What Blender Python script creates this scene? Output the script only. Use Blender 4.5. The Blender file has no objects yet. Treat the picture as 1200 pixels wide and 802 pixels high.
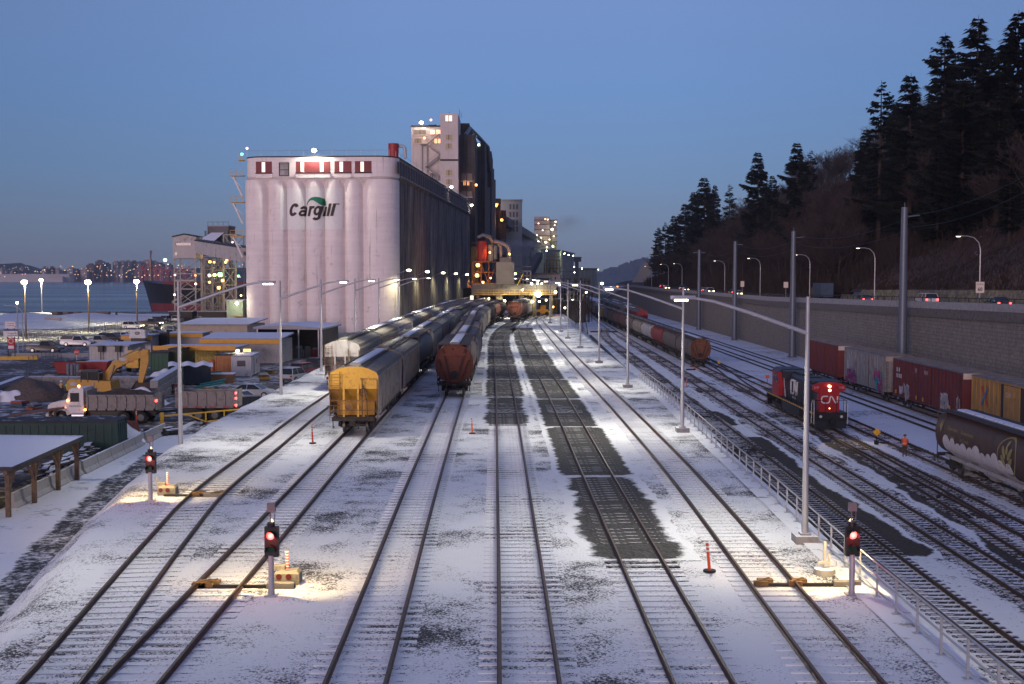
import bpy, bmesh, math, random
from mathutils import Vector, Matrix
R = math.radians
S = bpy.context.scene
COL = S.collection
rnd = random.Random(7)
# ------------------------------------------------------------------ camera
H = 10.1; FP = 1400.0; TH = R(3.23)
cam = bpy.data.objects.new('camera', bpy.data.cameras.new('camera')); COL.objects.link(cam)
cam.location = (0, 0, H); cam.rotation_euler = (R(90) - TH, 0, 0)
cam.data.sensor_width = 36; cam.data.lens = FP / 1200 * 36; cam.data.clip_end = 20000
S.camera = cam
# ------------------------------------------------------------------ sky
W = bpy.data.worlds.new('World'); S.world = W; W.use_nodes = True
nt = W.node_tree; N = nt.nodes; Lk = nt.links; bg = N['Background']
sky = N.new('ShaderNodeTexSky'); sky.sky_type = 'NISHITA'; sky.sun_disc = False
SUN_EL, SUN_AZ = 2.0, 203.0
sky.sun_elevation = R(SUN_EL); sky.sun_rotation = R(SUN_AZ); sky.ozone_density = 3.0; sky.air_density = 1.0
tc = N.new('ShaderNodeTexCoord'); sp = N.new('ShaderNodeSeparateXYZ'); Lk.new(tc.outputs['Generated'], sp.inputs[0])
def wramp(stops, src):
    r = N.new('ShaderNodeValToRGB'); e = r.color_ramp.elements
    while len(e) < len(stops): e.new(0.5)
    for k, (p, c) in enumerate(stops): e[k].position = p; e[k].color = (*c, 1)
    Lk.new(src, r.inputs[0]); return r.outputs[0]
def wmix(fac, a, b, op='MIX'):
    m = N.new('ShaderNodeMix'); m.data_type = 'RGBA'; m.blend_type = op
    if isinstance(fac, float): m.inputs[0].default_value = fac
    else: Lk.new(fac, m.inputs[0])
    Lk.new(a, m.inputs[6]); Lk.new(b, m.inputs[7]); return m.outputs[2]
front = wramp([(0.0, (.19, .225, .315)), (.03, (.175, .24, .37)), (.08, (.155, .265, .48)), (.15, (.15, .275, .56)),
               (.27, (.185, .275, .57)), (.6, (.165, .215, .47)), (1, (.145, .185, .41))], sp.outputs[2])
back = wramp([(0.0, (.75, .50, .48)), (.12, (.48, .38, .46)), (.4, (.21, .23, .43)), (1, (.145, .185, .41))], sp.outputs[2])
mr = N.new('ShaderNodeMapRange'); mr.inputs[1].default_value = .25; mr.inputs[2].default_value = -.85; Lk.new(sp.outputs[1], mr.inputs[0])
grad = wmix(mr.outputs[0], front, back)
nk = N.new('ShaderNodeVectorMath'); nk.operation = 'SCALE'; nk.inputs[3].default_value = .2; Lk.new(sky.outputs[0], nk.inputs[0])
skyc = wmix(.1, grad, nk.outputs[0])
mx = N.new('ShaderNodeMapRange'); mx.inputs[1].default_value = -.45; mx.inputs[2].default_value = -.1; mx.inputs[3].default_value = .74; mx.inputs[4].default_value = 1.0
Lk.new(sp.outputs[0], mx.inputs[0])
vs = N.new('ShaderNodeVectorMath'); vs.operation = 'SCALE'; Lk.new(skyc, vs.inputs[0]); Lk.new(mx.outputs[0], vs.inputs[3])
mx2 = N.new('ShaderNodeMapRange'); mx2.inputs[1].default_value = .42; mx2.inputs[2].default_value = .12; mx2.inputs[3].default_value = .84; mx2.inputs[4].default_value = 1.0; Lk.new(sp.outputs[0], mx2.inputs[0])
vs2 = N.new('ShaderNodeVectorMath'); vs2.operation = 'SCALE'; Lk.new(vs.outputs[0], vs2.inputs[0]); Lk.new(mx2.outputs[0], vs2.inputs[3]); Lk.new(vs2.outputs[0], bg.inputs[0]); bg.inputs[1].default_value = 1.10
# ------------------------------------------------------------------ sun (pink afterglow from behind the camera)
sl = bpy.data.lights.new('sun', 'SUN'); sl.energy = 1.5; sl.angle = R(20); sl.color = (1.0, .74, .74)
so = bpy.data.objects.new('sun', sl); COL.objects.link(so)
so.rotation_euler = (R(90 - 5), 0, R(180 - SUN_AZ))   # from behind, a little to the left
S.view_settings.view_transform = 'Standard'; S.view_settings.look = 'None'; S.view_settings.exposure = 0.0
S.view_settings.gamma = 1; S.view_settings.use_curve_mapping = False
S.render.engine = 'CYCLES'; S.cycles.max_bounces = 5; S.cycles.diffuse_bounces = 3; S.cycles.glossy_bounces = 2
S.cycles.use_denoising = True; S.cycles.sample_clamp_indirect = 3.0; S.cycles.volume_bounces = 0
S.cycles.volume_step_rate = 2.0
try: S.cycles.denoiser = 'OPENIMAGEDENOISE'
except Exception: pass
# ------------------------------------------------------------------ placing things from the photograph
CT, ST = math.cos(TH), math.sin(TH)
def ray(px, py):
    u = (px - 600) / FP; v = (401 - py) / FP
    return Vector((u, CT + v * ST, -ST + v * CT))
def G(px, py, z=0.0):
    d = ray(px, py); return Vector((0, 0, H)) + d * ((z - H) / d.z)
def AT(px, py, Y):
    d = ray(px, py); return Vector((0, 0, H)) + d * (Y / d.y)
ZG = -0.19      # snow level of the upper yard (rail top = 0)
ZL = -2.4       # lot on the left
ZR = -4.1       # rail top of the lower yard
ZRG = ZR - .21
ZW = -6.0       # water
# ------------------------------------------------------------------ mesh helper
class MB:
    def __init__(s): s.v = []; s.f = []; s.m = []
    def add(s, vs, fs, m=0):
        b = len(s.v); s.v += [tuple(p) for p in vs]
        for f in fs: s.f.append(tuple(b + i for i in f)); s.m.append(m)
        return s
    def box(s, c, d, m=0, rz=0.0, M=None):
        x, y, z = d[0] / 2, d[1] / 2, d[2] / 2
        vs = [Vector((a, b, e)) for a in (-x, x) for b in (-y, y) for e in (-z, z)]
        if M is None: M = Matrix.Rotation(rz, 3, 'Z')
        vs = [M @ p + Vector(c) for p in vs]
        return s.add(vs, [(0, 1, 3, 2), (4, 6, 7, 5), (0, 4, 5, 1), (2, 3, 7, 6), (0, 2, 6, 4), (1, 5, 7, 3)], m)
    def bb(s, a, b, m=0):
        return s.box([(a[i] + b[i]) / 2 for i in range(3)], [abs(b[i] - a[i]) for i in range(3)], m)
    def bar(s, a, b, w, h=None, m=0):
        a, b = Vector(a), Vector(b); d = b - a; L = d.length
        if L < 1e-6: return s
        x = d / L; up = Vector((0, 0, 1)) if abs(x.z) < .95 else Vector((0, 1, 0))
        y = up.cross(x).normalized(); z = x.cross(y)
        return s.box((a + b) / 2, (L, w, h or w), m, M=Matrix((x, y, z)).transposed())
    def tube(s, pts, r, n=6, m=0, caps=True):
        pts = [Vector(p) for p in pts]; rs = r if isinstance(r, (list, tuple)) else [r] * len(pts)
        b = len(s.v); prev = None
        for i, p in enumerate(pts):
            t = (pts[min(i + 1, len(pts) - 1)] - pts[max(i - 1, 0)]).normalized()
            if prev is None:
                up = Vector((0, 0, 1)) if abs(t.z) < .9 else Vector((1, 0, 0)); a = t.cross(up).normalized()
            else:
                a = (prev - t * prev.dot(t)).normalized()
            prev = a; c = t.cross(a)
            for k in range(n):
                an = 2 * math.pi * k / n; s.v.append(tuple(p + (a * math.cos(an) + c * math.sin(an)) * rs[i]))
        for i in range(len(pts) - 1):
            for k in range(n):
                k2 = (k + 1) % n
                s.f.append((b + i * n + k, b + i * n + k2, b + (i + 1) * n + k2, b + (i + 1) * n + k)); s.m.append(m)
        if caps:
            s.f.append(tuple(b + k for k in range(n))[::-1]); s.m.append(m)
            e = b + (len(pts) - 1) * n; s.f.append(tuple(e + k for k in range(n))); s.m.append(m)
        return s
    def cyl(s, a, b, r, n=12, m=0, r2=None): return s.tube([a, b], [r, r if r2 is None else r2], n, m)
    def prism(s, poly, a, b, m=0, ax='y', caps=True):
        def P(p, t):
            if ax == 'y': return (p[0], t, p[1])
            if ax == 'x': return (t, p[0], p[1])
            return (p[0], p[1], t)
        n = len(poly); vs = [P(p, a) for p in poly] + [P(p, b) for p in poly]
        fs = [(i, (i + 1) % n, n + (i + 1) % n, n + i) for i in range(n)]
        if caps: fs += [tuple(range(n))[::-1], tuple(range(n, 2 * n))]
        return s.add(vs, fs, m)
    def loft(s, rings, m=0, caps=True, closed=True):
        n = len(rings[0]); b = len(s.v)
        for r_ in rings: s.v += [tuple(p) for p in r_]
        for i in range(len(rings) - 1):
            for k in range(n if closed else n - 1):
                k2 = (k + 1) % n
                s.f.append((b + i * n + k, b + i * n + k2, b + (i + 1) * n + k2, b + (i + 1) * n + k)); s.m.append(m)
        if caps and closed:
            s.f.append(tuple(b + k for k in range(n))[::-1]); s.m.append(m)
            e = b + (len(rings) - 1) * n; s.f.append(tuple(e + k for k in range(n))); s.m.append(m)
        return s
    def grid(s, fn, nu, nv, m=0):
        return s.add([fn(i / nu, j / nv) for j in range(nv + 1) for i in range(nu + 1)],
                     [(j * (nu + 1) + i, j * (nu + 1) + i + 1, (j + 1) * (nu + 1) + i + 1, (j + 1) * (nu + 1) + i) for j in range(nv) for i in range(nu)], m)
    def ball(s, c, r, n=8, m=0, sc=(1, 1, 1)):
        k = max(4, n // 2)
        rings = [[(c[0] + r * sc[0] * math.sin(math.pi * j / k) * math.cos(2 * math.pi * i / n), c[1] + r * sc[1] * math.sin(math.pi * j / k) * math.sin(2 * math.pi * i / n), c[2] + r * sc[2] * math.cos(math.pi * j / k)) for i in range(n)] for j in range(1, k)]
        s.loft(rings, m); return s
    def xf(s, M):
        s.v = [tuple(M @ Vector(p)) for p in s.v]; return s
    def build(s, name, mat, parent=None, loc=(0, 0, 0), rz=0.0, smooth=False, fix=True):
        me = bpy.data.meshes.new(name); me.from_pydata(s.v, [], s.f); me.update()
        for mm in (mat if isinstance(mat, (list, tuple)) else [mat]): me.materials.append(mm)
        if any(s.m): me.polygons.foreach_set('material_index', s.m)
        if fix:
            bm = bmesh.new(); bm.from_mesh(me); bmesh.ops.recalc_face_normals(bm, faces=bm.faces); bm.to_mesh(me); bm.free()
        if smooth is True: me.polygons.foreach_set('use_smooth', [True] * len(me.polygons))
        elif smooth:
            me.polygons.foreach_set('use_smooth', [True] * len(me.polygons))
            me.set_sharp_from_angle(angle=R(smooth))
        o = bpy.data.objects.new(name, me); COL.objects.link(o); o.location = loc; o.rotation_euler = (0, 0, rz)
        if parent: o.parent = parent
        return o
def tag(o, label, cat, group=None):
    o['label'] = label; o['category'] = cat
    if group: o['group'] = group
    return o
def thing(name, label, cat, loc=(0, 0, 0), rz=0.0, group=None):
    o = bpy.data.objects.new(name, None); COL.objects.link(o); o.location = loc; o.rotation_euler = (0, 0, rz)
    return tag(o, label, cat, group)
def struct(o, kind='structure'): o['kind'] = kind; return o
def dup(root, loc, rz=None, label=None, group=None, scale=None):
    r = root.copy(); COL.objects.link(r); r.location = loc
    if rz is not None: r.rotation_euler = (0, 0, rz)
    if label: r['label'] = label
    if group: r['group'] = group
    if scale: r.scale = scale if isinstance(scale, (tuple, list)) else (scale,) * 3
    for ch in list(root.children):
        c = ch.copy(); COL.objects.link(c); c.parent = r
        for g in ch.children:
            d = g.copy(); COL.objects.link(d); d.parent = c
    return r
def paint(o, mat, slot=0):
    o.material_slots[slot].link = 'OBJECT'; o.material_slots[slot].material = mat
# ------------------------------------------------------------------ materials
MATS = {}
def M_(name, col, rough=.6, metal=0.0, var=.18, scale=2.0, emit=None, es=0.0, dirt=0.0, dcol=(.03, .025, .02), snow=0.0, bump=0.0, spec=.4, streak=0.0, alpha=None):
    if name in MATS: return MATS[name]
    m = bpy.data.materials.new(name); m.use_nodes = True; MATS[name] = m
    t = m.node_tree; n = t.nodes; l = t.links; b = n['Principled BSDF']
    b.inputs['Roughness'].default_value = rough; b.inputs['Metallic'].default_value = metal; b.inputs['Specular IOR Level'].default_value = spec
    b.inputs['Base Color'].default_value = (*col, 1)
    tcn = n.new('ShaderNodeTexCoord')
    def noise(sc, det=4, rg=.6, mp=None):
        x = n.new('ShaderNodeTexNoise'); x.inputs['Scale'].default_value = sc; x.inputs['Detail'].default_value = det; x.inputs['Roughness'].default_value = rg
        if mp:
            q = n.new('ShaderNodeMapping'); q.inputs['Scale'].default_value = mp; l.new(tcn.outputs['Object'], q.inputs[0]); l.new(q.outputs[0], x.inputs[0])
        else: l.new(tcn.outputs['Object'], x.inputs[0])
        return x.outputs[0]
    def rng(src, a, c, lo=0.0, hi=1.0):
        x = n.new('ShaderNodeMapRange'); x.inputs[1].default_value = a; x.inputs[2].default_value = c; x.inputs[3].default_value = lo; x.inputs[4].default_value = hi
        l.new(src, x.inputs[0]); return x.outputs[0]
    def mix(f, a, c):
        x = n.new('ShaderNodeMix'); x.data_type = 'RGBA'
        if isinstance(f, float): x.inputs[0].default_value = f
        else: l.new(f, x.inputs[0])
        for k, val in ((6, a), (7, c)):
            if isinstance(val, tuple): x.inputs[k].default_value = (*val, 1)
            else: l.new(val, x.inputs[k])
        return x.outputs[2]
    cur = None
    if var > 0:
        f = rng(noise(scale), .3, .7)
        cur = mix(f, tuple(c * (1 - var) for c in col), tuple(min(1, c * (1 + var)) for c in col))
    if dirt > 0:
        f = rng(noise(scale * .8 + .3, 6, .7), .62 - .3 * dirt, .75)
        cur = mix(f, cur or col, dcol)
    if streak > 0:
        f = rng(noise(1.0, 5, .65, (1.3, 1.3, .07)), .66 - .35 * streak, .72)
        cur = mix(f, cur or col, dcol)
    if snow > 0:
        ge = n.new('ShaderNodeNewGeometry'); sx = n.new('ShaderNodeSeparateXYZ'); l.new(ge.outputs['Normal'], sx.inputs[0])
        up = rng(sx.outputs[2], .55, .8); ns = rng(noise(1.2, 6, .7), .72 - .5 * snow, .80 - .5 * snow)
        mm = n.new('ShaderNodeMath'); mm.operation = 'MULTIPLY'; l.new(up, mm.inputs[0]); l.new(ns, mm.inputs[1])
        cur = mix(mm.outputs[0], cur or col, (.75, .76, .80))
    if cur is not None: l.new(cur, b.inputs['Base Color'])
    if bump > 0:
        bp = n.new('ShaderNodeBump'); bp.inputs['Strength'].default_value = bump; bp.inputs['Distance'].default_value = .03
        l.new(noise(scale * 4, 5, .7), bp.inputs['Height']); l.new(bp.outputs[0], b.inputs['Normal'])
    if emit:
        b.inputs['Emission Color'].default_value = (*emit, 1); b.inputs['Emission Strength'].default_value = es
    return m
def snow_mat(name, cover, stone=(.055, .055, .06), snow=(.80, .81, .84), sc=5.0, big=.16, bigamt=.18, soft=.10):
    """snow with gravel showing through: fine stones, thicker or thinner in wide patches"""
    if name in MATS: return MATS[name]
    m = bpy.data.materials.new(name); m.use_nodes = True; MATS[name] = m
    t = m.node_tree; n = t.nodes; l = t.links; b = n['Principled BSDF']; b.inputs['Roughness'].default_value = .8; b.inputs['Specular IOR Level'].default_value = .15
    tcn = n.new('ShaderNodeTexCoord')
    def noise(s_, d, r_):
        x = n.new('ShaderNodeTexNoise'); x.inputs['Scale'].default_value = s_; x.inputs['Detail'].default_value = d; x.inputs['Roughness'].default_value = r_
        l.new(tcn.outputs['Object'], x.inputs[0]); return x.outputs[0]
    fine = noise(sc, 3, .75); wide = noise(big, 4, .62); mid = noise(.9, 4, .7)
    def math_(op, a, c):
        x = n.new('ShaderNodeMath'); x.operation = op
        for k, v in ((0, a), (1, c)):
            if isinstance(v, float): x.inputs[k].default_value = v
            else: l.new(v, x.inputs[k])
        return x.outputs[0]
    w1 = math_('MULTIPLY', math_('SUBTRACT', wide, .5), bigamt * 2.6)
    w2 = math_('MULTIPLY', math_('SUBTRACT', mid, .5), bigamt * 1.3)
    thr = math_('ADD', math_('ADD', fine, w1), w2)
    mr_ = n.new('ShaderNodeMapRange'); mr_.inputs[1].default_value = cover; mr_.inputs[2].default_value = cover + soft; l.new(thr, mr_.inputs[0])
    st = n.new('ShaderNodeMix'); st.data_type = 'RGBA'; st.inputs[6].default_value = (*[c * .55 for c in stone], 1); st.inputs[7].default_value = (*[c * 1.6 for c in stone], 1)
    l.new(noise(sc * 2.2, 2, .6), st.inputs[0])
    sn = n.new('ShaderNodeMix'); sn.data_type = 'RGBA'; sn.inputs[6].default_value = (*[c * .86 for c in snow], 1); sn.inputs[7].default_value = (*snow, 1); l.new(mid, sn.inputs[0])
    mx_ = n.new('ShaderNodeMix'); mx_.data_type = 'RGBA'; l.new(mr_.outputs[0], mx_.inputs[0]); l.new(sn.outputs[2], mx_.inputs[6]); l.new(st.outputs[2], mx_.inputs[7])
    l.new(mx_.outputs[2], b.inputs['Base Color'])
    bp = n.new('ShaderNodeBump'); bp.inputs['Strength'].default_value = .6; bp.inputs['Distance'].default_value = .05; l.new(fine, bp.inputs['Height']); l.new(bp.outputs[0], b.inputs['Normal'])
    return m
def ballast_mat(name, a, c, sc=9.0, snow=0.0):
    if name in MATS: return MATS[name]
    return snow_mat(name, .86 - 1.0 if snow == 0 else .5, stone=tuple((x + y) / 2 for x, y in zip(a, c)), sc=sc) if snow else M_(name, a, .9, var=.0) and _ball(name, a, c, sc)
def _ball(name, a, c, sc):
    m = MATS[name]; t = m.node_tree; n = t.nodes; l = t.links; b = n['Principled BSDF']
    tcn = n.new('ShaderNodeTexCoord'); v = n.new('ShaderNodeTexVoronoi'); v.inputs['Scale'].default_value = sc; l.new(tcn.outputs['Object'], v.inputs[0])
    x = n.new('ShaderNodeMix'); x.data_type = 'RGBA'; x.inputs[6].default_value = (*a, 1); x.inputs[7].default_value = (*c, 1)
    sp_ = n.new('ShaderNodeSeparateColor'); l.new(v.outputs['Color'], sp_.inputs[0]); l.new(sp_.outputs[0], x.inputs[0]); l.new(x.outputs[2], b.inputs['Base Color'])
    bp = n.new('ShaderNodeBump'); bp.inputs['Strength'].default_value = .8; bp.inputs['Distance'].default_value = .05; l.new(v.outputs['Distance'], bp.inputs['Height']); l.new(bp.outputs[0], b.inputs['Normal'])
    return m
def lampmat(name, col, es): return M_(name, (.8, .8, .8), .4, var=0, emit=col, es=es)
STEEL = M_('galvanised_steel', (.42, .43, .45), .5, .35, .08)
DARK = M_('dark_iron', (.03, .028, .027), .7, .2, .3)
RUST = M_('rusty_steel', (.10, .055, .035), .8, .1, .35, 4)
RAIL = M_('rail_steel', (.07, .042, .03), .55, .3, .35, 5, snow=0.0)
RAILTOP = M_('rail_running_face', (.10, .062, .04), .55, .15, .3, 3)
BLACK = M_('black_paint', (.012, .012, .013), .5, 0, .3)
RUBBER = M_('tyre_rubber', (.018, .018, .019), .85, 0, .3)
CONC = M_('concrete', (.33, .32, .31), .85, 0, .15, 1.5, dirt=.3, dcol=(.15, .14, .13), bump=.2)
CONCSNOW = M_('snowy_concrete', (.30, .29, .28), .85, 0, .15, 1.5, dirt=.3, dcol=(.15, .14, .13), snow=.75)
SNOW = M_('clean_snow', (.78, .79, .82), .8, 0, .06, 1.0, bump=.3, spec=.1)
YEL = M_('yellow_paint', (.62, .36, .03), .5, 0, .15)
ORANGE = M_('orange_plastic', (.75, .10, .03), .5, 0, .1)
REDP = M_('red_paint', (.45, .02, .025), .5, 0, .15)
WHITE = M_('white_paint', (.72, .71, .69), .5, 0, .08)
GLASS = M_('dark_glass', (.015, .018, .022), .12, 0, 0, spec=.6)
WOOD = M_('weathered_wood', (.13, .085, .055), .85, 0, .3, 5)
CHROME = M_('bare_metal', (.5, .5, .52), .3, .8, .1)
# ================================================================== GROUND
def pl(pts):
    def f(x):
        if x <= pts[0][0]: return pts[0][1]
        for (a, b), (c, d) in zip(pts, pts[1:]):
            if x <= c: return b + (d - b) * (x - a) / (c - a)
        return pts[-1][1]
    return f
X_toe = pl([(18, -16), (30, -16.5), (41, -18.5), (48, -19.8), (58, -21.4), (70, -23.0), (85, -23.7), (150, -24.3), (260, -24), (330, -22), (420, -20)])
X_rt = pl([(18, 11.6), (40, 11.75), (55, 12.05), (70, 12.2), (85, 12.5), (99, 12.75), (125, 12.6), (250, 12.2), (330, 14)])
X_ft = pl([(18, 0), (112, 0.0), (122, 1.5), (150, 4.0), (270, 5.4), (330, 6)])
YSNOW = snow_mat('yard_snow', .525, stone=(.05, .05, .052), sc=13.0, bigamt=.36, big=.2, soft=.12)
RSNOW = snow_mat('lower_yard_snow', .585, stone=(.05, .042, .04), bigamt=.26, big=.10)
LOT = snow_mat('lot_asphalt', .34, soft=.16, stone=(.085, .078, .072), snow=(.62, .61, .60), sc=.8, big=.09, bigamt=.30)
SHORE = snow_mat('shore_snow', .585, stone=(.09, .08, .06), bigamt=.2, big=.05)
ROADSNOW = snow_mat('road_snow', .60, stone=(.07, .07, .075), sc=1.4, big=.25, bigamt=.34, soft=.3)
BAL_DARK = ballast_mat('dark_ballast', (.024, .023, .022), (.070, .068, .065))
BAL_BROWN = ballast_mat('brown_ballast', (.022, .017, .014), (.060, .048, .040))
ASPH = M_('asphalt', (.05, .05, .052), .85, var=.3, scale=1.2, bump=.2)
mb = MB(); NC = 58
def yg(u, v):
    D = 18 + v * 327; c = int(round(u * NC)); xt, xr, ft = X_toe(D), X_rt(D), X_ft(D)
    r_ = random.Random(c * 1000 + int(round(v * 150)))
    j = (r_.random() - .5)
    if c <= 6:
        k = c / 6; return (xt + 3.0 * k + (j * .5 if 0 < c < 6 else 0), D, -2.46 + (2.46 + ZG) * (k * k * (3 - 2 * k)) + (j * .12 if 0 < c < 6 else 0))
    if c <= 50:
        k = (c - 6) / 44; return (xt + 3.0 + (xr - xt - 3.0) * k, D, ZG + (j * .028 - .016 if c < 50 else 0))
    k = (c - 50) / 8; return (xr + ft * k, D + 0, ZG + (ZRG - .03 - ZG) * (k if ft > .1 else min(1, k * 8) * 0) + (j * .1 if 0 < k < 1 and ft > .5 else 0))
mb.grid(yg, NC, 150)
struct(mb.build('yard_ground', YSNOW, fix=False, smooth=True))
struct(MB().grid(lambda u, v: (11.4 + 40 * u, 15 + 1000 * v, ZRG), 20, 100).build('lower_yard_ground', RSNOW, fix=False))
struct(MB().grid(lambda u, v: (-600 + (585 if v > .1 else 586) * u, 12 + 393 * v, ZL), 30, 30).build('lot_ground', LOT, fix=False))
# melted strip of bare asphalt at the foot of the snow bank, and the snowy access road beside it
mb = MB().grid(lambda u, v: (min(-27.3 + 11.5 * u, X_toe(20 + 80 * v) + .3), 20 + 80 * v, ZL + .006), 12, 40)
struct(mb.build('access_road', ROADSNOW, fix=False))
mb2 = MB().grid(lambda u, v: (-190 + 90 * u, 275 + 105 * v, ZL + .02 + 1.7 * min(1, (1 - u) * 5) * math.sin(v * math.pi) ** .7 * (.75 + .25 * math.sin(u * 31 + v * 5)) if 0 < v < 1 else ZL + .02), 40, 14)
struct(mb2.build('shore_bank', SHORE, fix=False, smooth=True))
# sea
WATER = M_('sea_water', (.010, .014, .022), .24, var=.0, spec=.2)
def water_nodes(m):      # rippled sea: wind-ruffled bands reflect less of the sky
    t = m.node_tree; n = t.nodes; l = t.links; n.remove(n['Principled BSDF']); g = n.new('ShaderNodeBsdfGlossy'); g.inputs['Roughness'].default_value = .16; tcn = n.new('ShaderNodeTexCoord')
    def nz(sc, det):
        q = n.new('ShaderNodeMapping'); q.inputs['Scale'].default_value = sc; l.new(tcn.outputs['Object'], q.inputs[0]); x = n.new('ShaderNodeTexNoise'); x.inputs['Scale'].default_value = 1; x.inputs['Detail'].default_value = det; x.inputs['Roughness'].default_value = .65; l.new(q.outputs[0], x.inputs[0]); return x.outputs[0]
    r_ = n.new('ShaderNodeValToRGB'); e = r_.color_ramp.elements; e[0].position = .36; e[0].color = (.40, .42, .46, 1); e[1].position = .64; e[1].color = (.68, .68, .70, 1); l.new(nz((.003, .012, 1), 6), r_.inputs[0]); l.new(r_.outputs[0], g.inputs['Color'])
    bp = n.new('ShaderNodeBump'); bp.inputs['Strength'].default_value = .25; bp.inputs['Distance'].default_value = .3; l.new(nz((.25, .06, 1), 4), bp.inputs['Height']); l.new(bp.outputs[0], g.inputs['Normal']); l.new(g.outputs[0], n['Material Output'].inputs['Surface'])
water_nodes(WATER)
struct(MB().grid(lambda u, v: (-3500 + 3480 * u, 395 + 2700 * v, ZW), 10, 10).build('water', WATER, fix=False))
mb = MB().grid(lambda u, v: (-600 + 580 * u, 404 + 6 * v, ZL - .02 - 4.2 * v + .5 * math.sin(u * 170) * v), 120, 4)
struct(mb.build('seawall_slope', SHORE, fix=False))
struct(MB().grid(lambda u, v: (-22 + (38 + 42 * v) * u, 344 + 1200 * v, ZL - .05), 6, 10).build('terminal_ground', LOT, fix=False))
struct(MB().grid(lambda u, v: (-4500 + 9000 * u, -400 + 4900 * v, ZW - .6), 8, 8).build('terrain', M_('far_ground', (.05, .055, .05), .9), fix=False))
# far shore: wooded and built-up ridge
rr = random.Random(11)
def ridge(name, x0, x1, d0, d1, zb, hf, nx, mat, jit, seed):
    r_ = random.Random(seed); hs = [[r_.random() for _ in range(nx + 1)] for _ in range(7)]
    def fn(u, v):
        i = int(round(u * nx)); k = int(round(v * 6)); hh = hf(u) * (math.sin(min(1, v * 1.6) * math.pi / 2)) * (1 if v < .9 else .6)
        return (x0 + (x1 - x0) * u, d0 + (d1 - d0) * v, zb + (hh * (1 - jit) + hh * jit * 2 * hs[k][i] if k else -1))
    return struct(MB().grid(fn, nx, 6).build(name, mat, fix=False), 'structure')
FARW = M_('far_wood', (.045, .05, .055), .95, var=.5, scale=.02)
ridge('far_shore_hills', -1800, -350, 2700, 3600, ZW, lambda u: 26 + 10 * math.sin(u * 9) + 5 * math.sin(u * 31), 320, FARW, .35, 4)
ridge('far_hills', -40, 900, 3000, 3900, ZW, lambda u: 10 + 48 * min(1, max(0, (u - .27) * 5)), 160, M_('far_hill', (.05, .065, .085), .95, var=.4, scale=.03), .22, 5)
# ================================================================== TRACKS
class Path:
    def __init__(s, pts, step=1.5):
        P = [Vector((p[0], p[1])) for p in pts]; out = []
        for i in range(len(P) - 1):
            p0 = P[max(i - 1, 0)]; p1, p2 = P[i], P[i + 1]; p3 = P[min(i + 2, len(P) - 1)]
            d = (p2 - p1).length
            m1 = (p2 - p0) / max(1e-6, (p2 - p0).length) * d; m2 = (p3 - p1) / max(1e-6, (p3 - p1).length) * d
            n = max(2, int(d / step))
            for k in range(n):
                t = k / n; out.append(p1 * (2 * t**3 - 3 * t**2 + 1) + m1 * (t**3 - 2 * t**2 + t) + p2 * (-2 * t**3 + 3 * t**2) + m2 * (t**3 - t**2))
        out.append(P[-1]); s.p = out; s.s = [0]
        for a, b in zip(out, out[1:]): s.s.append(s.s[-1] + (b - a).length)
        s.L = s.s[-1]
    def at(s, q):
        q = max(0, min(s.L - 1e-4, q)); lo, hi = 0, len(s.s) - 1
        while hi - lo > 1:
            m = (lo + hi) // 2
            if s.s[m] <= q: lo = m
            else: hi = m
        t = (q - s.s[lo]) / (s.s[hi] - s.s[lo]); a, b = s.p[lo], s.p[hi]; d = (b - a).normalized()
        return a + (b - a) * t, d
    def s_at_y(s, y):
        for i, p in enumerate(s.p):
            if p.y >= y: return s.s[i]
        return s.L
def gp(*pp, z=0.0): return [tuple(G(x, y, z).xy) for x, y in pp]
P1 = Path([(-10.9, 19)] + gp((55, 802), (141, 697), (198.5, 627), (246.5, 574), (316, 520), (362, 484)) + [(-14.95, 112), (-14.8, 150), (-14.6, 190), (-13.8, 235), (-11.9, 280), (-8, 335)])
P2 = Path([(-9.35, 19)] + gp((147.5, 802), (303 + 17, 614)) + [(-10.0, 76), (-10.05, 110), (-10.1, 150), (-10.1, 190), (-9.3, 235), (-7.2, 280), (-3.2, 335)])
P3 = Path([(-3.8, 19)] + gp((414.5, 802), (497, 560)) + [(-4.83, 100), (-5.1, 135), (-5.6, 165), (-5.9, 195), (-5.2, 235), (-3.0, 275), (1.2, 335)])
P4 = Path([(.45, 19)] + gp((621, 802), (600.6, 560), (592.5, 467.5), (587.5, 426)) + [(-2.0, 187), (-1.7, 215), (-.6, 240), (.9, 260), (4.4, 300), (8.5, 335)])
P5 = Path([(4.85, 19)] + gp((827, 802), (703, 560), (655.6, 467.5), (632.7, 427.5), (613, 386)) + [(3.4, 262), (6.2, 292), (11.5, 335)])
P6 = Path([(8.45, 19)] + gp((1003.5, 802), (805, 560), (731, 480), (676, 425)) + [(6.5, 215), (6.1, 248), (6.4, 275), (8.4, 300), (11.6, 335)])
Q1 = Path([(18.9, 18), (18.85, 50), (19.1, 80), (19.6, 110), (20.0, 155), (20.7, 203), (21.1, 255), (22.0, 285), (24.6, 318)])
Q2 = Path([(23.2, 18), (23.5, 60), (23.9, 100), (24.5, 150), (25.0, 200), (25.7, 300), (27.5, 400), (31, 520), (38, 700)])
Q3 = Path([(28.3, 18), (28.6, 60), (29.1, 110), (29.2, 150), (29.2, 190), (29.3, 400), (31, 500), (36, 600), (44, 720)])
Q3b = Path([(25.2, 18), (26.2, 45), (27.2, 66), (28.3, 88), (29.0, 112)])
Q4 = Path([(32.4, 18), (32.7, 70), (32.8, 150), (33.0, 300), (34, 480), (40, 640)])
Q4b = Path([(29.25, 138), (30.2, 158), (31.8, 180), (32.85, 205)])
Q5 = Path([(39.6, 18), (39.5, 200), (39.3, 400), (42, 560)])
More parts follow.
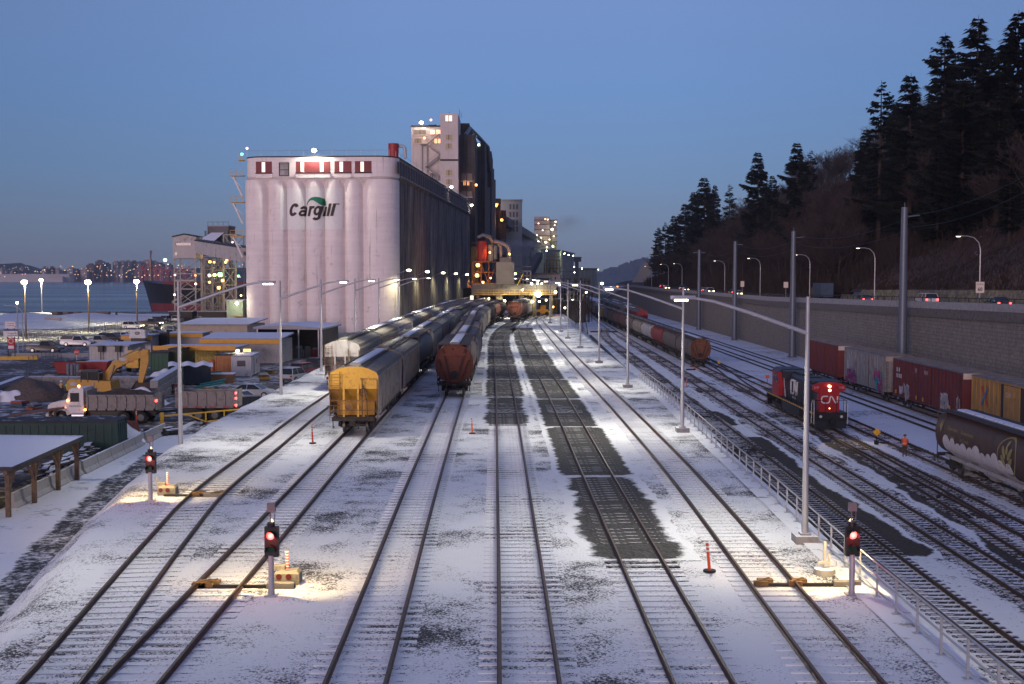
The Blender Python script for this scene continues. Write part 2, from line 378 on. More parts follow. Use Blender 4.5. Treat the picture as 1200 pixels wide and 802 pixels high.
Q6 = Path([(43.3, 18), (43.3, 250), (43.0, 400), (46, 560)])
RP = [(-.065, -.165), (.065, -.165), (.065, -.15), (.012, -.13), (.012, -.04), (.036, -.03), (.036, 0), (-.036, 0), (-.036, -.03), (-.012, -.04), (-.012, -.13), (-.065, -.15)]
def track(path, z, label, sleepers, smat, s_end=None, solo=100, grp=None, dark=()):
    t = thing('railway_track', label, 'railway track', (path.p[0].x, path.p[0].y, z), 0, grp)
    o0 = Vector((path.p[0].x, path.p[0].y))
    for sd in (-1, 1):
        rings = []
        for i, p in enumerate(path.p):
            a, b = path.p[max(i - 1, 0)], path.p[min(i + 1, len(path.p) - 1)]; d = (b - a).normalized(); n = Vector((d.y, -d.x))
            c = p - o0 + n * sd * .7525
            rings.append([(c.x + n.x * q[0], c.y + n.y * q[0], q[1]) for q in RP])
        m = MB(); m.loft(rings); k = len(RP)
        for f in range(len(m.f) - 2):
            if f % k == 6: m.m[f] = 1
        m.build('rail', [RAIL, RAILTOP], t, fix=False)
    if not sleepers: return t
    rs = random.Random(int(path.L * 10)); base = MB().bb((-1.3, -.115, -.32), (1.3, .115, 0))
    nsl = int(min(path.L, s_end or path.L) / .62); rest = MB(); me = None; i0 = int(8 / .62) if path.p[0].y < 25 else 0
    for i in range(i0, nsl):
        p, d = path.at(.3 + i * .62); p = p - o0; zz = -.165 + (rs.random() - .5) * .03 * (1 if smat is not SLSNOW else .45) - (0 if smat is not SLSNOW else .011); dk = any(a_ < p.y + o0.y < b_ for a_, b_ in dark); a = math.atan2(d.y, d.x) - math.pi / 2 + (rs.random() - .5) * .02
        if i - i0 < solo:
            if me is None: s_ = base.build('sleeper', smat, t); me = s_.data
            else: s_ = bpy.data.objects.new('sleeper', me); COL.objects.link(s_); s_.parent = t
            s_.location = (p.x, p.y, zz); s_.rotation_euler = (0, 0, a)
            if dk: paint(s_, SLMELT)
        else:
            M = Matrix.Rotation(a, 3, 'Z'); rest.box((p.x, p.y, zz - .16), (2.6, .23, .32), 1 if dk else 0, M=M)
    if rest.v: struct(rest.build('sleeper_row', [smat, SLMELT], t, fix=False), 'stuff')
    return t
SLSNOW = snow_mat('snowy_sleeper', .60, stone=(.06, .045, .035), sc=6, bigamt=.22, big=.3)
SLMELT = snow_mat('wet_sleeper', .40, stone=(.045, .040, .036), sc=3.0, bigamt=.2, big=.12, snow=(.5, .5, .52))
def ylist(ys): return [(G(600, a, ZG).y, G(600, b, ZG).y) for a, b in zip(ys, ys[1:])]
BED4 = [499, 467, 445, 428, 416.5, 407, 399.5, 393.5, 389, 385, 381.5, 378.5]; BED5 = [666, 563, 502, 468, 445, 428.5, 416, 406.5, 399.5, 393.5, 388.5, 384.5]
SLDARK = snow_mat('half_snowy_sleeper', .46, stone=(.035, .026, .022), sc=3.0, bigamt=.35, big=.12, snow=(.55, .55, .60))
track(P1, 0, 'snow covered track leading to the grey hopper train, outermost track beside the access road', True, SLSNOW, 190)
track(P2, 0, 'snow covered track ending under the yellow hopper car', True, SLSNOW, 90)
track(P3, 0, 'snow covered track ending under the rusty red hopper car', True, SLSNOW, 110)
track(P4, 0, 'middle upper yard track with dark melted beds leading to the lone rusty car', True, SLSNOW, 250, dark=ylist(BED4))
track(P5, 0, 'upper yard track through the longest row of dark melted beds', True, SLSNOW, 280, dark=ylist(BED5))
track(P6, 0, 'snow covered upper yard track nearest the lamp posts and railing', True, SLSNOW, 290)
track(Q1, ZR, 'lower yard track closest below the steel railing with a dark ballast strip', True, SLDARK)
track(Q2, ZR, 'lower yard track between the railing side track and the locomotive track', True, SLDARK, 260)
track(Q3, ZR, 'lower yard track carrying the black and red locomotive', True, SLDARK, 170)
track(Q3b, ZR, 'short turnout branch splitting off in front of the locomotive', True, SLDARK, solo=40)
track(Q4, ZR, 'lower yard track under the dark brown graffiti hopper car', True, SLDARK, 140, solo=60)
track(Q4b, ZR, 'short crossover rails behind the locomotive cab', False, SLDARK)
track(Q5, ZR, 'empty snowy track between the locomotive and the boxcars', False, SLDARK)
track(Q6, ZR, 'track under the row of boxcars by the retaining wall', False, SLDARK)
# beds of bare ballast ------------------------------------------------------------
def edge_mat(name, src):          # bare ballast that breaks up into snow towards the rim of its patch
    if name in MATS: return MATS[name]
    m = src.copy(); m.name = name; MATS[name] = m; t = m.node_tree; n = t.nodes; l = t.links; b = n['Principled BSDF']; at = n.new('ShaderNodeAttribute'); at.attribute_name = 'edge'; tcn = n.new('ShaderNodeTexCoord')
    x = n.new('ShaderNodeTexNoise'); x.inputs['Scale'].default_value = 1.5; x.inputs['Detail'].default_value = 8; x.inputs['Roughness'].default_value = .75; l.new(tcn.outputs['Object'], x.inputs[0])
    ad = n.new('ShaderNodeMath'); ad.operation = 'MULTIPLY_ADD'; ad.inputs[1].default_value = 1.15; l.new(x.outputs[0], ad.inputs[0]); l.new(at.outputs['Fac'], ad.inputs[2])
    mr_ = n.new('ShaderNodeMapRange'); mr_.inputs[1].default_value = 1.10; mr_.inputs[2].default_value = .90; l.new(ad.outputs[0], mr_.inputs[0])
    q = n.new('ShaderNodeMix'); q.data_type = 'RGBA'; q.inputs[7].default_value = (.74, .75, .78, 1); l.new(mr_.outputs[0], q.inputs[0]); l.new(b.inputs['Base Color'].links[0].from_socket, q.inputs[6]); l.new(q.outputs[2], b.inputs['Base Color']); return m
def bed(path, s0, s1, wl, wr, z, mat, name, seed, jag=.25, step=1.0, fade=.55):
    r_ = random.Random(seed); n = max(6, int((s1 - s0) / step)); vs = []; ed = []; jl = jr = 0
    for i in range(n + 1):
        p, d = path.at(s0 + (s1 - s0) * i / n); nn = Vector((d.y, -d.x)); jl = jl * .8 + (r_.random() - .5) * jag; jr = jr * .8 + (r_.random() - .5) * jag
        k = min(1, min(i, n - i) * (s1 - s0) / n / .5)
        for o_, e in ((-(wl + jl) - .25, 0), (-(wl + jl) + fade, 1), (0, 1), (wr + jr - fade, 1), (wr + jr + .25, 0)):
            q = p + nn * o_; vs.append((q.x, q.y, z)); ed.append(min(e, k))
    o = MB().add(vs, [(5 * i + k, 5 * i + k + 1, 5 * i + k + 6, 5 * i + k + 5) for i in range(n) for k in range(4)]).build(name, edge_mat(mat.name + '_edge', mat), fix=False)
    a_ = o.data.attributes.new('edge', 'FLOAT', 'POINT'); a_.data.foreach_set('value', ed); return struct(o)
BARE = snow_mat('bare_asphalt', .29, stone=(.040, .041, .044), sc=3, bigamt=.25, big=.4, soft=.25)
for k, (pts, w) in enumerate((([(-18.3, 40), (-19.7, 48), (-21.8, 60), (-23.2, 72), (-23.9, 84)], 1.6), ([(-23.6, 83), (-24.2, 96), (-24.6, 116)], .6), ([(-25.6, 92), (-25.8, 108), (-26, 122)], 1.0))): q_ = Path(pts); bed(q_, 0, q_.L, w, w, ZL + .014 + .003 * k, BARE, 'bare_road_edge', 300 + k, .5, 1.5, .9)
def beds(path, ys, wl, wr, seed):
    for k in range(len(ys) - 1):
        d0, d1 = G(600, ys[k], ZG).y, G(600, ys[k + 1], ZG).y
        g = .28 if k else 0
        bed(path, path.s_at_y(d0) + g * .3, path.s_at_y(d1) - .08, wl, wr, ZG + .012, BAL_DARK, 'melted_ballast_bed', seed + k, .10 if k else .3, .4, .6 if k else 1.0)
beds(P4, BED4, 1.75, 1.75, 10)
beds(P5, BED5, 1.95, 1.95, 40)
bed(Q1, 42, 88, 2.4, 2.7, ZRG + .012, BAL_BROWN, 'bare_ballast_strip', 71, .6, 1.2)
bed(Q1, 95, 108, 1.0, 2.3, ZRG + .012, BAL_BROWN, 'bare_ballast_strip', 72, .5, 1.2)
RB = snow_mat('thin_snow_brown_ballast', .47, stone=(.04, .03, .026), sc=4, bigamt=.4, big=.2)
bed(Q2, 25, 150, 1.9, 1.9, ZRG + .008, RB, 'track_bed', 73, .5, 1.5)
bed(Q3, 25, 108, 2.6, 1.8, ZRG + .012, RB, 'track_bed', 74, .5, 1.5)
bed(Q3b, 20, 95, 1.8, .4, ZRG + .016, BAL_BROWN, 'track_bed', 75, .6, 1.5)
bed(Q4, 30, 200, 1.2, 1.2, ZRG + .008, RB, 'track_bed', 76, .3, 2)
# retaining wall and coping at the edge of the upper yard
mb = MB(); n = 52
ptsw = [(X_rt(D) + .02, D) for D in [16 + i * 2.0 for i in range(n)]]
for (a, b), (c, d) in zip(ptsw, ptsw[1:]):
    mb.add([(a, b, ZRG - .3), (c, d, ZRG - .3), (c, d, ZG + .03), (a, b, ZG + .03), (a + .35, b, ZRG - .3), (c + .35, d, ZRG - .3), (c + .35, d, ZG + .05), (a + .35, b, ZG + .05),
            (a - .75, b, ZG + .05), (c - .75, d, ZG + .05), (a - .75, b, ZG - .15), (c - .75, d, ZG - .15)],
           [(4, 5, 6, 7), (7, 6, 9, 8)])
tag(mb.build('retaining_wall', CONCSNOW, fix=False), 'snow topped concrete edge wall under the steel railing between the two yards', 'wall')
# dark kerb along the foot of the embankment
mb = MB(); k0, k1 = G(692, 395, ZRG), G(739, 442, ZRG)
mb.bar((k0.x, k0.y, ZRG + .22), (k1.x, k1.y, ZRG + .22), .5, .45)
tag(mb.build('kerb_beam', DARK), 'long dark kerb beam at the foot of the snowy embankment', 'kerb')
# steel railing ---------------------------------------------------------------------
t = thing('steel_railing', 'galvanised steel railing along the edge above the lower yard', 'railing', (X_rt(24) - .1, 24, ZG + .05))
m = MB(); cap = []
yv = [24 + 1.93 * i for i in range(49)]
pme = None
for D in yv:
    x = X_rt(D) - .12
    if pme is None:
        q = MB().bb((-.03, -.03, 0), (.03, .03, 1.07)).bb((-.12, -.1, -.0), (.12, .1, .015)).build('post', STEEL, t); pme = q.data
    else:
        q = bpy.data.objects.new('post', pme); COL.objects.link(q); q.parent = t
    q.location = (x - (X_rt(24) - .1), D - 24, 0)
for zz, nm in ((1.07, 'top_rail'), (.62, 'middle_rail'), (.2, 'bottom_rail')):
    MB().tube([(X_rt(D) - .12 - X_rt(24) + .1, D - 24, zz) for D in yv], .034, 6).build(nm, STEEL, t)
# ================================================================== RIGHT SIDE: wall, road, hill
XW = 50.6
zroad = pl([(20, 6.4), (118, 6.3), (236, 4.9), (400, 4.7), (500, 4.9), (540, 4.3), (580, 1.6), (640, -2)])
def wallmat():
    m = M_('block_wall', (.265, .235, .20), .95, var=.25, scale=2.5, dirt=.35, dcol=(.20, .18, .15), streak=.3)
    t = m.node_tree; n = t.nodes; l = t.links; b = n['Principled BSDF']
    tcn = n.new('ShaderNodeTexCoord'); mp = n.new('ShaderNodeMapping'); mp.inputs['Rotation'].default_value = (R(90), 0, R(90)); l.new(tcn.outputs['Object'], mp.inputs[0])
    sx = n.new('ShaderNodeSeparateXYZ'); l.new(tcn.outputs['Object'], sx.inputs[0]); cx = n.new('ShaderNodeCombineXYZ'); l.new(sx.outputs[1], cx.inputs[0]); l.new(sx.outputs[2], cx.inputs[1])
    br = n.new('ShaderNodeTexBrick'); br.inputs['Scale'].default_value = 1; br.inputs['Brick Width'].default_value = .9; br.inputs['Row Height'].default_value = .42; br.inputs['Mortar Size'].default_value = .03
    br.inputs['Color1'].default_value = (1, 1, 1, 1); br.inputs['Color2'].default_value = (.84, .84, .84, 1); br.inputs['Mortar'].default_value = (.6, .6, .6, 1); l.new(cx.outputs[0], br.inputs[0])
    src = b.inputs['Base Color'].links[0].from_socket; x = n.new('ShaderNodeMix'); x.data_type = 'RGBA'; x.blend_type = 'MULTIPLY'; x.inputs[0].default_value = 1
    l.new(src, x.inputs[6]); l.new(br.outputs[0], x.inputs[7]); l.new(x.outputs[2], b.inputs['Base Color'])
    bp = n.new('ShaderNodeBump'); bp.inputs['Strength'].default_value = .5; bp.inputs['Distance'].default_value = .06; l.new(br.outputs[0], bp.inputs['Height']); l.new(bp.outputs[0], b.inputs['Normal'])
    return m
BW = wallmat()
t = thing('block_retaining_wall', 'tall grey block retaining wall carrying the road above the boxcars', 'retaining wall', (XW, 20, ZRG))
mb = MB(); mb.grid(lambda u, v: (XW * 0 + (0.25 * v), u * 620, -.3 + v * (zroad(20 + u * 620) - 1.0 - ZRG + .3)), 120, 4)
mb.build('wall', BW, t, fix=False)
mb = MB(); mc = MB()
for i in range(155):
    a, b = 20 + i * 4.0, 24 + i * 4.0; za, zb = zroad(a) - ZRG, zroad(b) - ZRG; a -= 20; b -= 20
    for m_, x0, x1, l0, h0 in ((mb, .0, .9, -1.02, 0.02), (mc, .06, .42, 0.02, .85)):
        m_.add([(x0, a, za + l0), (x1, a, za + l0), (x1, a, za + h0), (x0, a, za + h0), (x0, b, zb + l0), (x1, b, zb + l0), (x1, b, zb + h0), (x0, b, zb + h0)], [(0, 4, 7, 3), (3, 7, 6, 2), (1, 2, 6, 5)] + ([(0, 3, 2, 1)] if i == 0 else []) + ([(4, 5, 6, 7)] if i == 154 else []))
mb.build('ledge', M_('stained_concrete', (.16, .145, .13), .9, dirt=.5, dcol=(.07, .06, .05)), t, fix=False)
mc.build('parapet', M_('pale_concrete', (.36, .345, .34), .85, dirt=.3, dcol=(.2, .18, .17)), t, fix=False)
t = thing('parapet_fence', 'thin dark steel fence on top of the road parapet', 'fence', (XW + .24, 100, 0))
MB().tube([(0, i * 6.0, zroad(100 + i * 6) + 1.35) for i in range(60)], .05, 5).build('rail', DARK, t)
mb = MB().bb((-.04, -.04, 0), (.04, .04, .52)); pme = None
for i in range(98):
    q = mb.build('post', DARK, t) if pme is None else bpy.data.objects.new('post', pme)
    if pme is None: pme = q.data
    else: COL.objects.link(q); q.parent = t
    q.location = (0, i * 3.0, zroad(100 + i * 3) + .84)
struct(MB().grid(lambda u, v: (XW + .4 + 13 * u, 20 + 620 * v, zroad(20 + 620 * v)), 6, 100).build('hill_road', ASPH, fix=False))
def lane(x, w, m_, nm):
    struct(MB().grid(lambda u, v: (x - w / 2 + w * u, 20 + 600 * v, zroad(20 + 600 * v) + .004), 1, 100).build(nm, m_, fix=False))
lane(56.8, .12, M_('road_line_yellow', (.55, .38, .05), .7), 'road_marking'); lane(51.9, .12, M_('road_line_white', (.7, .7, .7), .7), 'road_marking')
# stone wall at the back of the road
mb = MB().grid(lambda u, v: (63.2 + .3 * v + .12 * math.sin(u * 300), 60 + 170 * u, zroad(60 + 170 * u) + v * 2.2 * (1 if u < .93 else .6)), 90, 3)
tag(mb.build('stone_wall', M_('rough_stone', (.20, .18, .13), .95, var=.5, scale=1.6, dirt=.3, bump=.8), fix=False), 'low rough stone wall at the back of the hill road', 'wall')
# hill
hk = pl([(20, 1), (350, 1), (480, .8), (600, .45), (720, .2)])
def hz(x, D):
    q = max(0, x - 63.5); b = zroad(min(D, 540)) + (1.9 if D < 228 else .1)
    return b + hk(D) * (.80 * min(q, 50) + .15 * max(0, q - 50)) + (math.sin(x * .31 + D * .11) * .8 + math.sin(D * .23 + x * .7) * .5) * min(1, q / 6)
HILL = snow_mat('hill_earth', .66, stone=(.0, .0, .0), sc=.8)
def hillmat():
    m = M_('brown_hillside', (.056, .032, .024), .95, var=.5, scale=.6, dirt=.4, dcol=(.04, .03, .026), bump=.8)
    t = m.node_tree; n = t.nodes; l = t.links; b = n['Principled BSDF']; tcn = n.new('ShaderNodeTexCoord')
    x = n.new('ShaderNodeTexNoise'); x.inputs['Scale'].default_value = .35; x.inputs['Detail'].default_value = 8; x.inputs['Roughness'].default_value = .75; l.new(tcn.outputs['Object'], x.inputs[0])
    mr_ = n.new('ShaderNodeMapRange'); mr_.inputs[1].default_value = .655; mr_.inputs[2].default_value = .70; l.new(x.outputs[0], mr_.inputs[0])
    q = n.new('ShaderNodeMix'); q.data_type = 'RGBA'; q.inputs[7].default_value = (.5, .5, .54, 1); l.new(mr_.outputs[0], q.inputs[0]); l.new(b.inputs['Base Color'].links[0].from_socket, q.inputs[6]); l.new(q.outputs[2], b.inputs['Base Color'])
    return m
struct(MB().grid(lambda u, v: (63.5 + 130 * u * u, 40 + 700 * v, hz(63.5 + 130 * u * u, 40 + 700 * v) - .15), 40, 140).build('hillside', hillmat(), fix=False, smooth=True))
# ---------------------------------------------------------------- trees
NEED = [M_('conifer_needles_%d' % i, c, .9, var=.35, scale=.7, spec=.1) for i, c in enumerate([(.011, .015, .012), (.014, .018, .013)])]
BARK = M_('bark', (.040, .028, .022), .95, var=.4, scale=3)
TWIG = M_('bare_twigs', (.042, .029, .025), .95, var=.35, scale=.5)
def conifer(seed, hgt=36.0, rad=6.0, bare=.14, sparse=1.0):
    r_ = random.Random(seed); root = thing('conifer_tree', 'tall dark conifer', 'conifer', (0, 0, 0))
    tr = MB().tube([(0, 0, -1), (.1, 0, hgt * .3), (0, .1, hgt * .7), (0, 0, hgt)], [.55, .42, .22, .03], 7)
    cr = MB(); z = hgt * bare
    while z < hgt * .985:
        k = (z / hgt - bare) / (1 - bare); L0 = rad * (1 - k) ** .75 * (.75 + .35 * r_.random()) + .35
        if k < .15: L0 *= .55 + 3 * k
        for b in range(r_.randint(5, 7)):
            if r_.random() > sparse: continue
            an = r_.random() * 6.283; L = L0 * (.4 + .75 * r_.random() + (.35 if r_.random() < .12 else 0)) * (1 + .25 * math.cos(an - seed)); dr = -.25 - .15 * r_.random() + .35 * k; ca, sa = math.cos(an), math.sin(an)
            nseg = max(3, int(L / .55)); pts = []
            for i in range(nseg + 1):
                q = i / nseg; pts.append(Vector((ca * L * q, sa * L * q, z + L * (dr * q + .22 * q * q))))
            tr.tube([pts[0], pts[len(pts) // 2], pts[-1]], [.07, .05, .02], 3, caps=False)
            for i in range(1, nseg + 1):
                p = pts[i]; w = (.42 + .62 * (1 - abs(2 * i / nseg - 1.1))) * (.8 + .6 * r_.random()) * (.65 + .09 * rad) * min(1, .22 + L0 / 3.2)
                for c in range(5):
                    sd = -1 if c % 2 else 1; out = Vector((ca, sa, 0)) * (.5 + .7 * r_.random()) + Vector((-sa, ca, 0)) * sd * (1.0 + .7 * r_.random()) + Vector((0, 0, -.25 - .45 * r_.random()))
                    tip = p + out * w * .95; s2 = Vector((ca, sa, .1)) * w * .55
                    cr.add([p - s2 * .8, p + s2, tip + Vector((0, 0, -.1))], [(0, 1, 2)])
                if c: cr.add([p + Vector((0, 0, .1)), p + Vector((-sa * .2, ca * .2, -w * .8)), p + Vector((ca, sa, 0)) * w * .7], [(0, 1, 2)])
        z += (.55 + .35 * r_.random()) * (1.15 if sparse < 1 else 1)
    tr.build('trunk', BARK, root, fix=False); cr.build('crown', NEED[seed % 2], root, fix=False)
    return root
def bare_tree(seed, hgt=18.0):
    r_ = random.Random(seed); root = thing('bare_tree', 'leafless tree', 'tree', (0, 0, 0)); tr = MB(); cr = MB()
    def grow(p, d, L, r0, lev):
        m = tr if lev < 2 else cr
        n = 3 if lev < 2 else 2; q = p; pts = [p]
        for i in range(n):
            d = (d + Vector((r_.uniform(-.22, .22), r_.uniform(-.22, .22), r_.uniform(-.04, .14)))).normalized(); q = q + d * L / n; pts.append(q)
        r1 = max(.032, r0 * (.62 if lev else .5))
        m.tube(pts, [r0 + (r1 - r0) * i / n for i in range(n + 1)], 5 if lev == 0 else 3, caps=False)
        if lev >= 4: return
        for c in range((7, 5, 5, 4)[lev]):
            k = r_.uniform(.35, 1.0); j = min(n, int(k * n) + 1); pp = pts[j - 1] + (pts[j] - pts[j - 1]) * (k * n - j + 1)
            a = Vector((r_.uniform(-1, 1), r_.uniform(-1, 1), r_.uniform(-.1, .7))).normalized()
            grow(pp, (d * .75 + a * .8).normalized(), L * r_.uniform(.48, .68), r1 * r_.uniform(.45, .7), lev + 1)
    grow(Vector((0, 0, -.5)), Vector((0, 0, 1)), hgt * .48, .24, 0)
    tr.build('trunk', BARK, root, fix=False); cr.build('crown', TWIG, root, fix=False)
    return root
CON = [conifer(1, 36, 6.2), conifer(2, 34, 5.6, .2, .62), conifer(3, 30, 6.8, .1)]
#  top pixel, distance, model, crown width factor, label
ctrees = [(1147, 18, 215, 0, 1.15, 'tallest conifer of the hill crest with branches reaching right at its tip'),
          (1108, 38, 222, 0, 1.05, 'broad dark conifer just left of the tallest conifer'),
          (1194, 12, 205, 2, 1.1, 'large conifer cut off by the right edge of the picture'),
          (1068, 86, 235, 2, .95, 'ragged conifer between the thin spire tree and the broad crest trees'),
          (1033, 94, 250, 1, 1.0, 'thin spire conifer with sparse stepped branches at the left of the crest group'),
          (1130, 95, 195, 2, 1.1, 'dark conifer in front of the tallest conifer, lower down the slope'),
          (1172, 105, 188, 0, 1.1, 'dark conifer filling the slope near the right edge'),
          (1090, 120, 240, 2, 1.0, 'shaded conifer below the broad crest trees'),
          (935, 166, 335, 2, .9, 'conifer pair tip rising above the bare trees in mid hill'),
          (950, 176, 335, 1, .8, 'shorter conifer beside the mid hill conifer tip'),
          (889, 177, 370, 2, .85, 'lone dark conifer standing out left of the bare tree ridge'),
          (826, 207, 470, 2, 1.05, 'wide double conifer on the far part of the ridge'),
          (838, 216, 465, 0, .95, 'conifer leaning on the wide far ridge conifer'),
          (855, 215, 440, 1, .9, 'small pointed conifer between the far ridge pair and the lone conifer'),
          (803, 238, 500, 2, 1.0, 'round topped conifer lower on the far ridge'),
          (772, 266, 560, 0, 1.0, 'last conifer at the far end of the ridge above the road bend'),
          (1015, 150, 262, 2, .9, 'low dark conifer at the foot of the thin spire conifer'), (1050, 128, 246, 0, 1.0, 'conifer filling the gap right of the thin spire conifer'), (1120, 60, 230, 1, 1.1, 'open branched conifer between the two tallest crest trees'), (1160, 60, 205, 2, 1.0, 'shaggy conifer just right of the tallest conifer'), (1185, 160, 178, 0, 1.0, 'low dark conifer near the right edge above the grass slope'), (1100, 170, 205, 2, 1.0, 'low dark conifer below the crest above the nearest pole'), (812, 224, 490, 0, 1.0, 'conifer between the far ridge pair and the round topped conifer'), (905, 205, 360, 2, .8, 'short conifer right of the lone dark conifer'), (780, 260, 545, 1, .9, 'thin conifer next to the last conifer of the ridge'),
          (790, 252, 530, 2, .9, 'dark conifer near the far end of the ridge')]
used = set()
for px, py, D, k, wf, lab in ctrees:
    p = AT(px, py, D); zb = hz(p.x, D); hgt = p.z - zb; base = (36, 34, 30)[k]; s_ = hgt / base
    sc = (s_ * wf, s_ * wf, s_)
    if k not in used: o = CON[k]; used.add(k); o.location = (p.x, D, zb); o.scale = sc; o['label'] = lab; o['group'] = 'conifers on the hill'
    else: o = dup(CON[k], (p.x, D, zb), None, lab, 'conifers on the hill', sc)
    o.rotation_euler = (0, 0, rnd.random() * 6.28)
BT = [bare_tree(11), bare_tree(12), bare_tree(17), bare_tree(23)]
rr = random.Random(5); n = 0; spots = []
lab = 'leafless brown tree in the thicket covering the dark hillside'
for i in range(420):
    D = rr.uniform(120, 560); x = 65 + rr.random() * 48
    if any((x - a)**2 + (D - b)**2 < 9 for a, b in spots): continue
    px = 600 + 1400 * x / D
    if px > 1235 or px < 765: continue
    if px > 980 and D < 240 and x < 74: continue
    spots.append((x, D)); h_ = rr.uniform(11, 19); s_ = h_ / 18
    loc = (x, D, hz(x, D) - .3)
    if n < 4: o = BT[n]; o.location = loc; o['label'] = lab; o['group'] = 'bare trees on the hillside'; o.scale = (s_ * 1.1, s_ * 1.1, s_)
    else: o = dup(BT[n % 4], loc, None, lab, 'bare trees on the hillside', (s_ * 1.1, s_ * 1.1, s_))
    o.rotation_euler = (0, 0, rr.random() * 6.28); n += 1
# undergrowth: uncountable brown brush
mb = MB(); rr = random.Random(9)
for i in range(30000):
    D = 110 + 470 * rr.random() ** 1.3; x = 64.2 + 46 * rr.random() ** 1.6; z = hz(x, D) - .2
    px = 600 + 1400 * x / D
    if px > 1225 or px < 755: continue
    bare = px > 1000 and x - 64 < (px - 990) * .07
    h_ = rr.uniform(.4, 1.0) if bare else rr.uniform(1.0, 4.2); a, b = rr.uniform(-.5, .5), rr.uniform(-.5, .5); w = .09 + .035 * h_
    mb.add([(x - w, D, z), (x + w, D + w, z), (x + a * h_, D + b * h_, z + h_)], [(0, 1, 2)])
struct(mb.build('hillside_brush', TWIG, fix=False), 'stuff')
# ---------------------------------------------------------------- road lamps, signs, power poles
LAMPW = lampmat('warm_lamp_glow', (1.0, .80, .45), 6.0)
def road_lamp(label):
    t = thing('street_lamp', label, 'street lamp', (0, 0, 0), 0, 'street lamps along the hill road')
    MB().tube([(0, 0, 0), (0, 0, 7.6)], [.11, .08], 8).build('pole', STEEL, t)
    MB().tube([(0, 0, 7.6), (-.25, 0, 8.5), (-.9, 0, 9.15), (-1.8, 0, 9.35), (-2.7, 0, 9.35)], [.08, .07, .06, .05, .05], 7).build('arm', STEEL, t)
    h_ = MB().loft([[(-2.5 - .8 * k, s_ * .17, 9.33 + zz) for s_, zz in ((-1, -.03), (1, -.03), (.6, .1), (-.6, .1))] for k in (0, .5, 1)]).build('lamp_head', STEEL, t)
    MB().bb((-3.2, -.12, 9.24), (-2.7, .12, 9.295)).build('lens', LAMPW, h_)
    return t
rl = road_lamp('nearest street lamp of the hill road, below the brown grass slope')
labs = ['nearest street lamp of the hill road, below the brown grass slope', 'street lamp on the hill road between the two nearest steel power poles', 'street lamp on the hill road just right of the second steel power pole',
        'street lamp on the hill road left of the second steel power pole', 'street lamp on the hill road just left of the third steel power pole', 'street lamp on the hill road beside the pole with the crossarm', 'second last street lamp of the hill road before the bend', 'farthest street lamp of the hill road at the bend']
for i, px in enumerate([1147.5, 1024.5, 948.5, 890.5, 849, 799, 783, 763.5]):
    D = 61.8 * 1400 / (px - 600); loc = (61.8, D, zroad(D))
    if i == 0: rl.location = loc
    else: dup(rl, loc, 0, labs[i])
    if i < 5:
        L = bpy.data.lights.new('street_light', 'SPOT'); L.energy = 500; L.spot_size = R(140); L.color = (1, .8, .5); L.shadow_soft_size = .2
        o = bpy.data.objects.new('street_light', L); COL.objects.link(o); o.location = (58.8, D, zroad(D) + 9.1)
POLE = M_('blue_grey_steel', (.13, .15, .19), .45, .3, .1)
heads = []
for px, py, lab in ((1058, 243, 'nearest tall steel power pole behind the boxcars'), (929, 271, 'second tall steel power pole, above the locomotive'), (861, 283, 'third tall steel power pole against the block wall'), (819, 293, 'farthest steel power pole with a crossarm at its top')):
    X = 48.9; D = X * 1400 / (px - 600); zt = AT(px, py, D).z
    t = thing('power_pole', lab, 'power pole', (X, D, ZRG), 0, 'steel power poles along the wall')
    MB().tube([(0, 0, 0), (0, 0, zt - ZRG)], [.62, .40], 14).build('pole', POLE, t, smooth=40)
    MB().bb((-.75, -.75, 0), (.75, .75, .12)).build('base_plate', POLE, t)
    if px < 925:
        MB().bar((-1.6 * (1 if px < 830 else .3), 0, zt - ZRG - .7), (1.6, 0, zt - ZRG - .7), .16).build('crossarm', POLE, t)
    else:
        MB().bar((0, 0, zt - ZRG - 1.2), (1.9, 0, zt - ZRG - 1.0), .14).bar((0, 0, zt - ZRG + .6), (0, 0, zt - ZRG - .4), .08).build('crossarm', POLE, t)
    heads.append(Vector((X + 1.3, D, zt - .9)))
def wire(a, b, sag, label, r_=.022):
    a, b = Vector(a), Vector(b); pts = [a + (b - a) * k / 14 + Vector((0, 0, -sag * 4 * (k / 14) * (1 - k / 14))) for k in range(15)]
    tag(MB().tube(pts, r_, 4, caps=False).build('power_line', BLACK), label, 'power line', 'power lines along the wall')
prev = [AT(1290, 150, 95)] + heads
for i, (a, b) in enumerate(zip(prev, prev[1:])):
    for dz in (0, -1.5):
        wire(a + Vector((0, 0, dz)), b + Vector((0, 0, dz)), 1.4, ['power line running off the right edge from the nearest power pole', 'power line between the first and second power poles', 'power line between the second and third power poles', 'power line between the third and farthest power poles'][i])
def text_mesh(txt, size, name, mat, parent=None, loc=(0, 0, 0), rot=(R(90), 0, 0), ext=.004, shear=0.0, bold=0.0, sx=1.0, align='CENTER'):
    cu = bpy.data.curves.new(name, 'FONT'); cu.body = txt; cu.size = size; cu.extrude = ext; cu.shear = shear; cu.offset = bold; cu.align_x = align; cu.resolution_u = 3
    o = bpy.data.objects.new(name, cu); COL.objects.link(o); bpy.context.view_layer.update()
    me = bpy.data.meshes.new_from_object(o.evaluated_get(bpy.context.evaluated_depsgraph_get())); bpy.data.objects.remove(o); bpy.data.curves.remove(cu)
    me.name = name; me.materials.clear(); me.materials.append(mat); o = bpy.data.objects.new(name, me); COL.objects.link(o)
    o.location = loc; o.rotation_euler = rot; o.scale = (sx, 1, 1)
    if parent: o.parent = parent
    return o
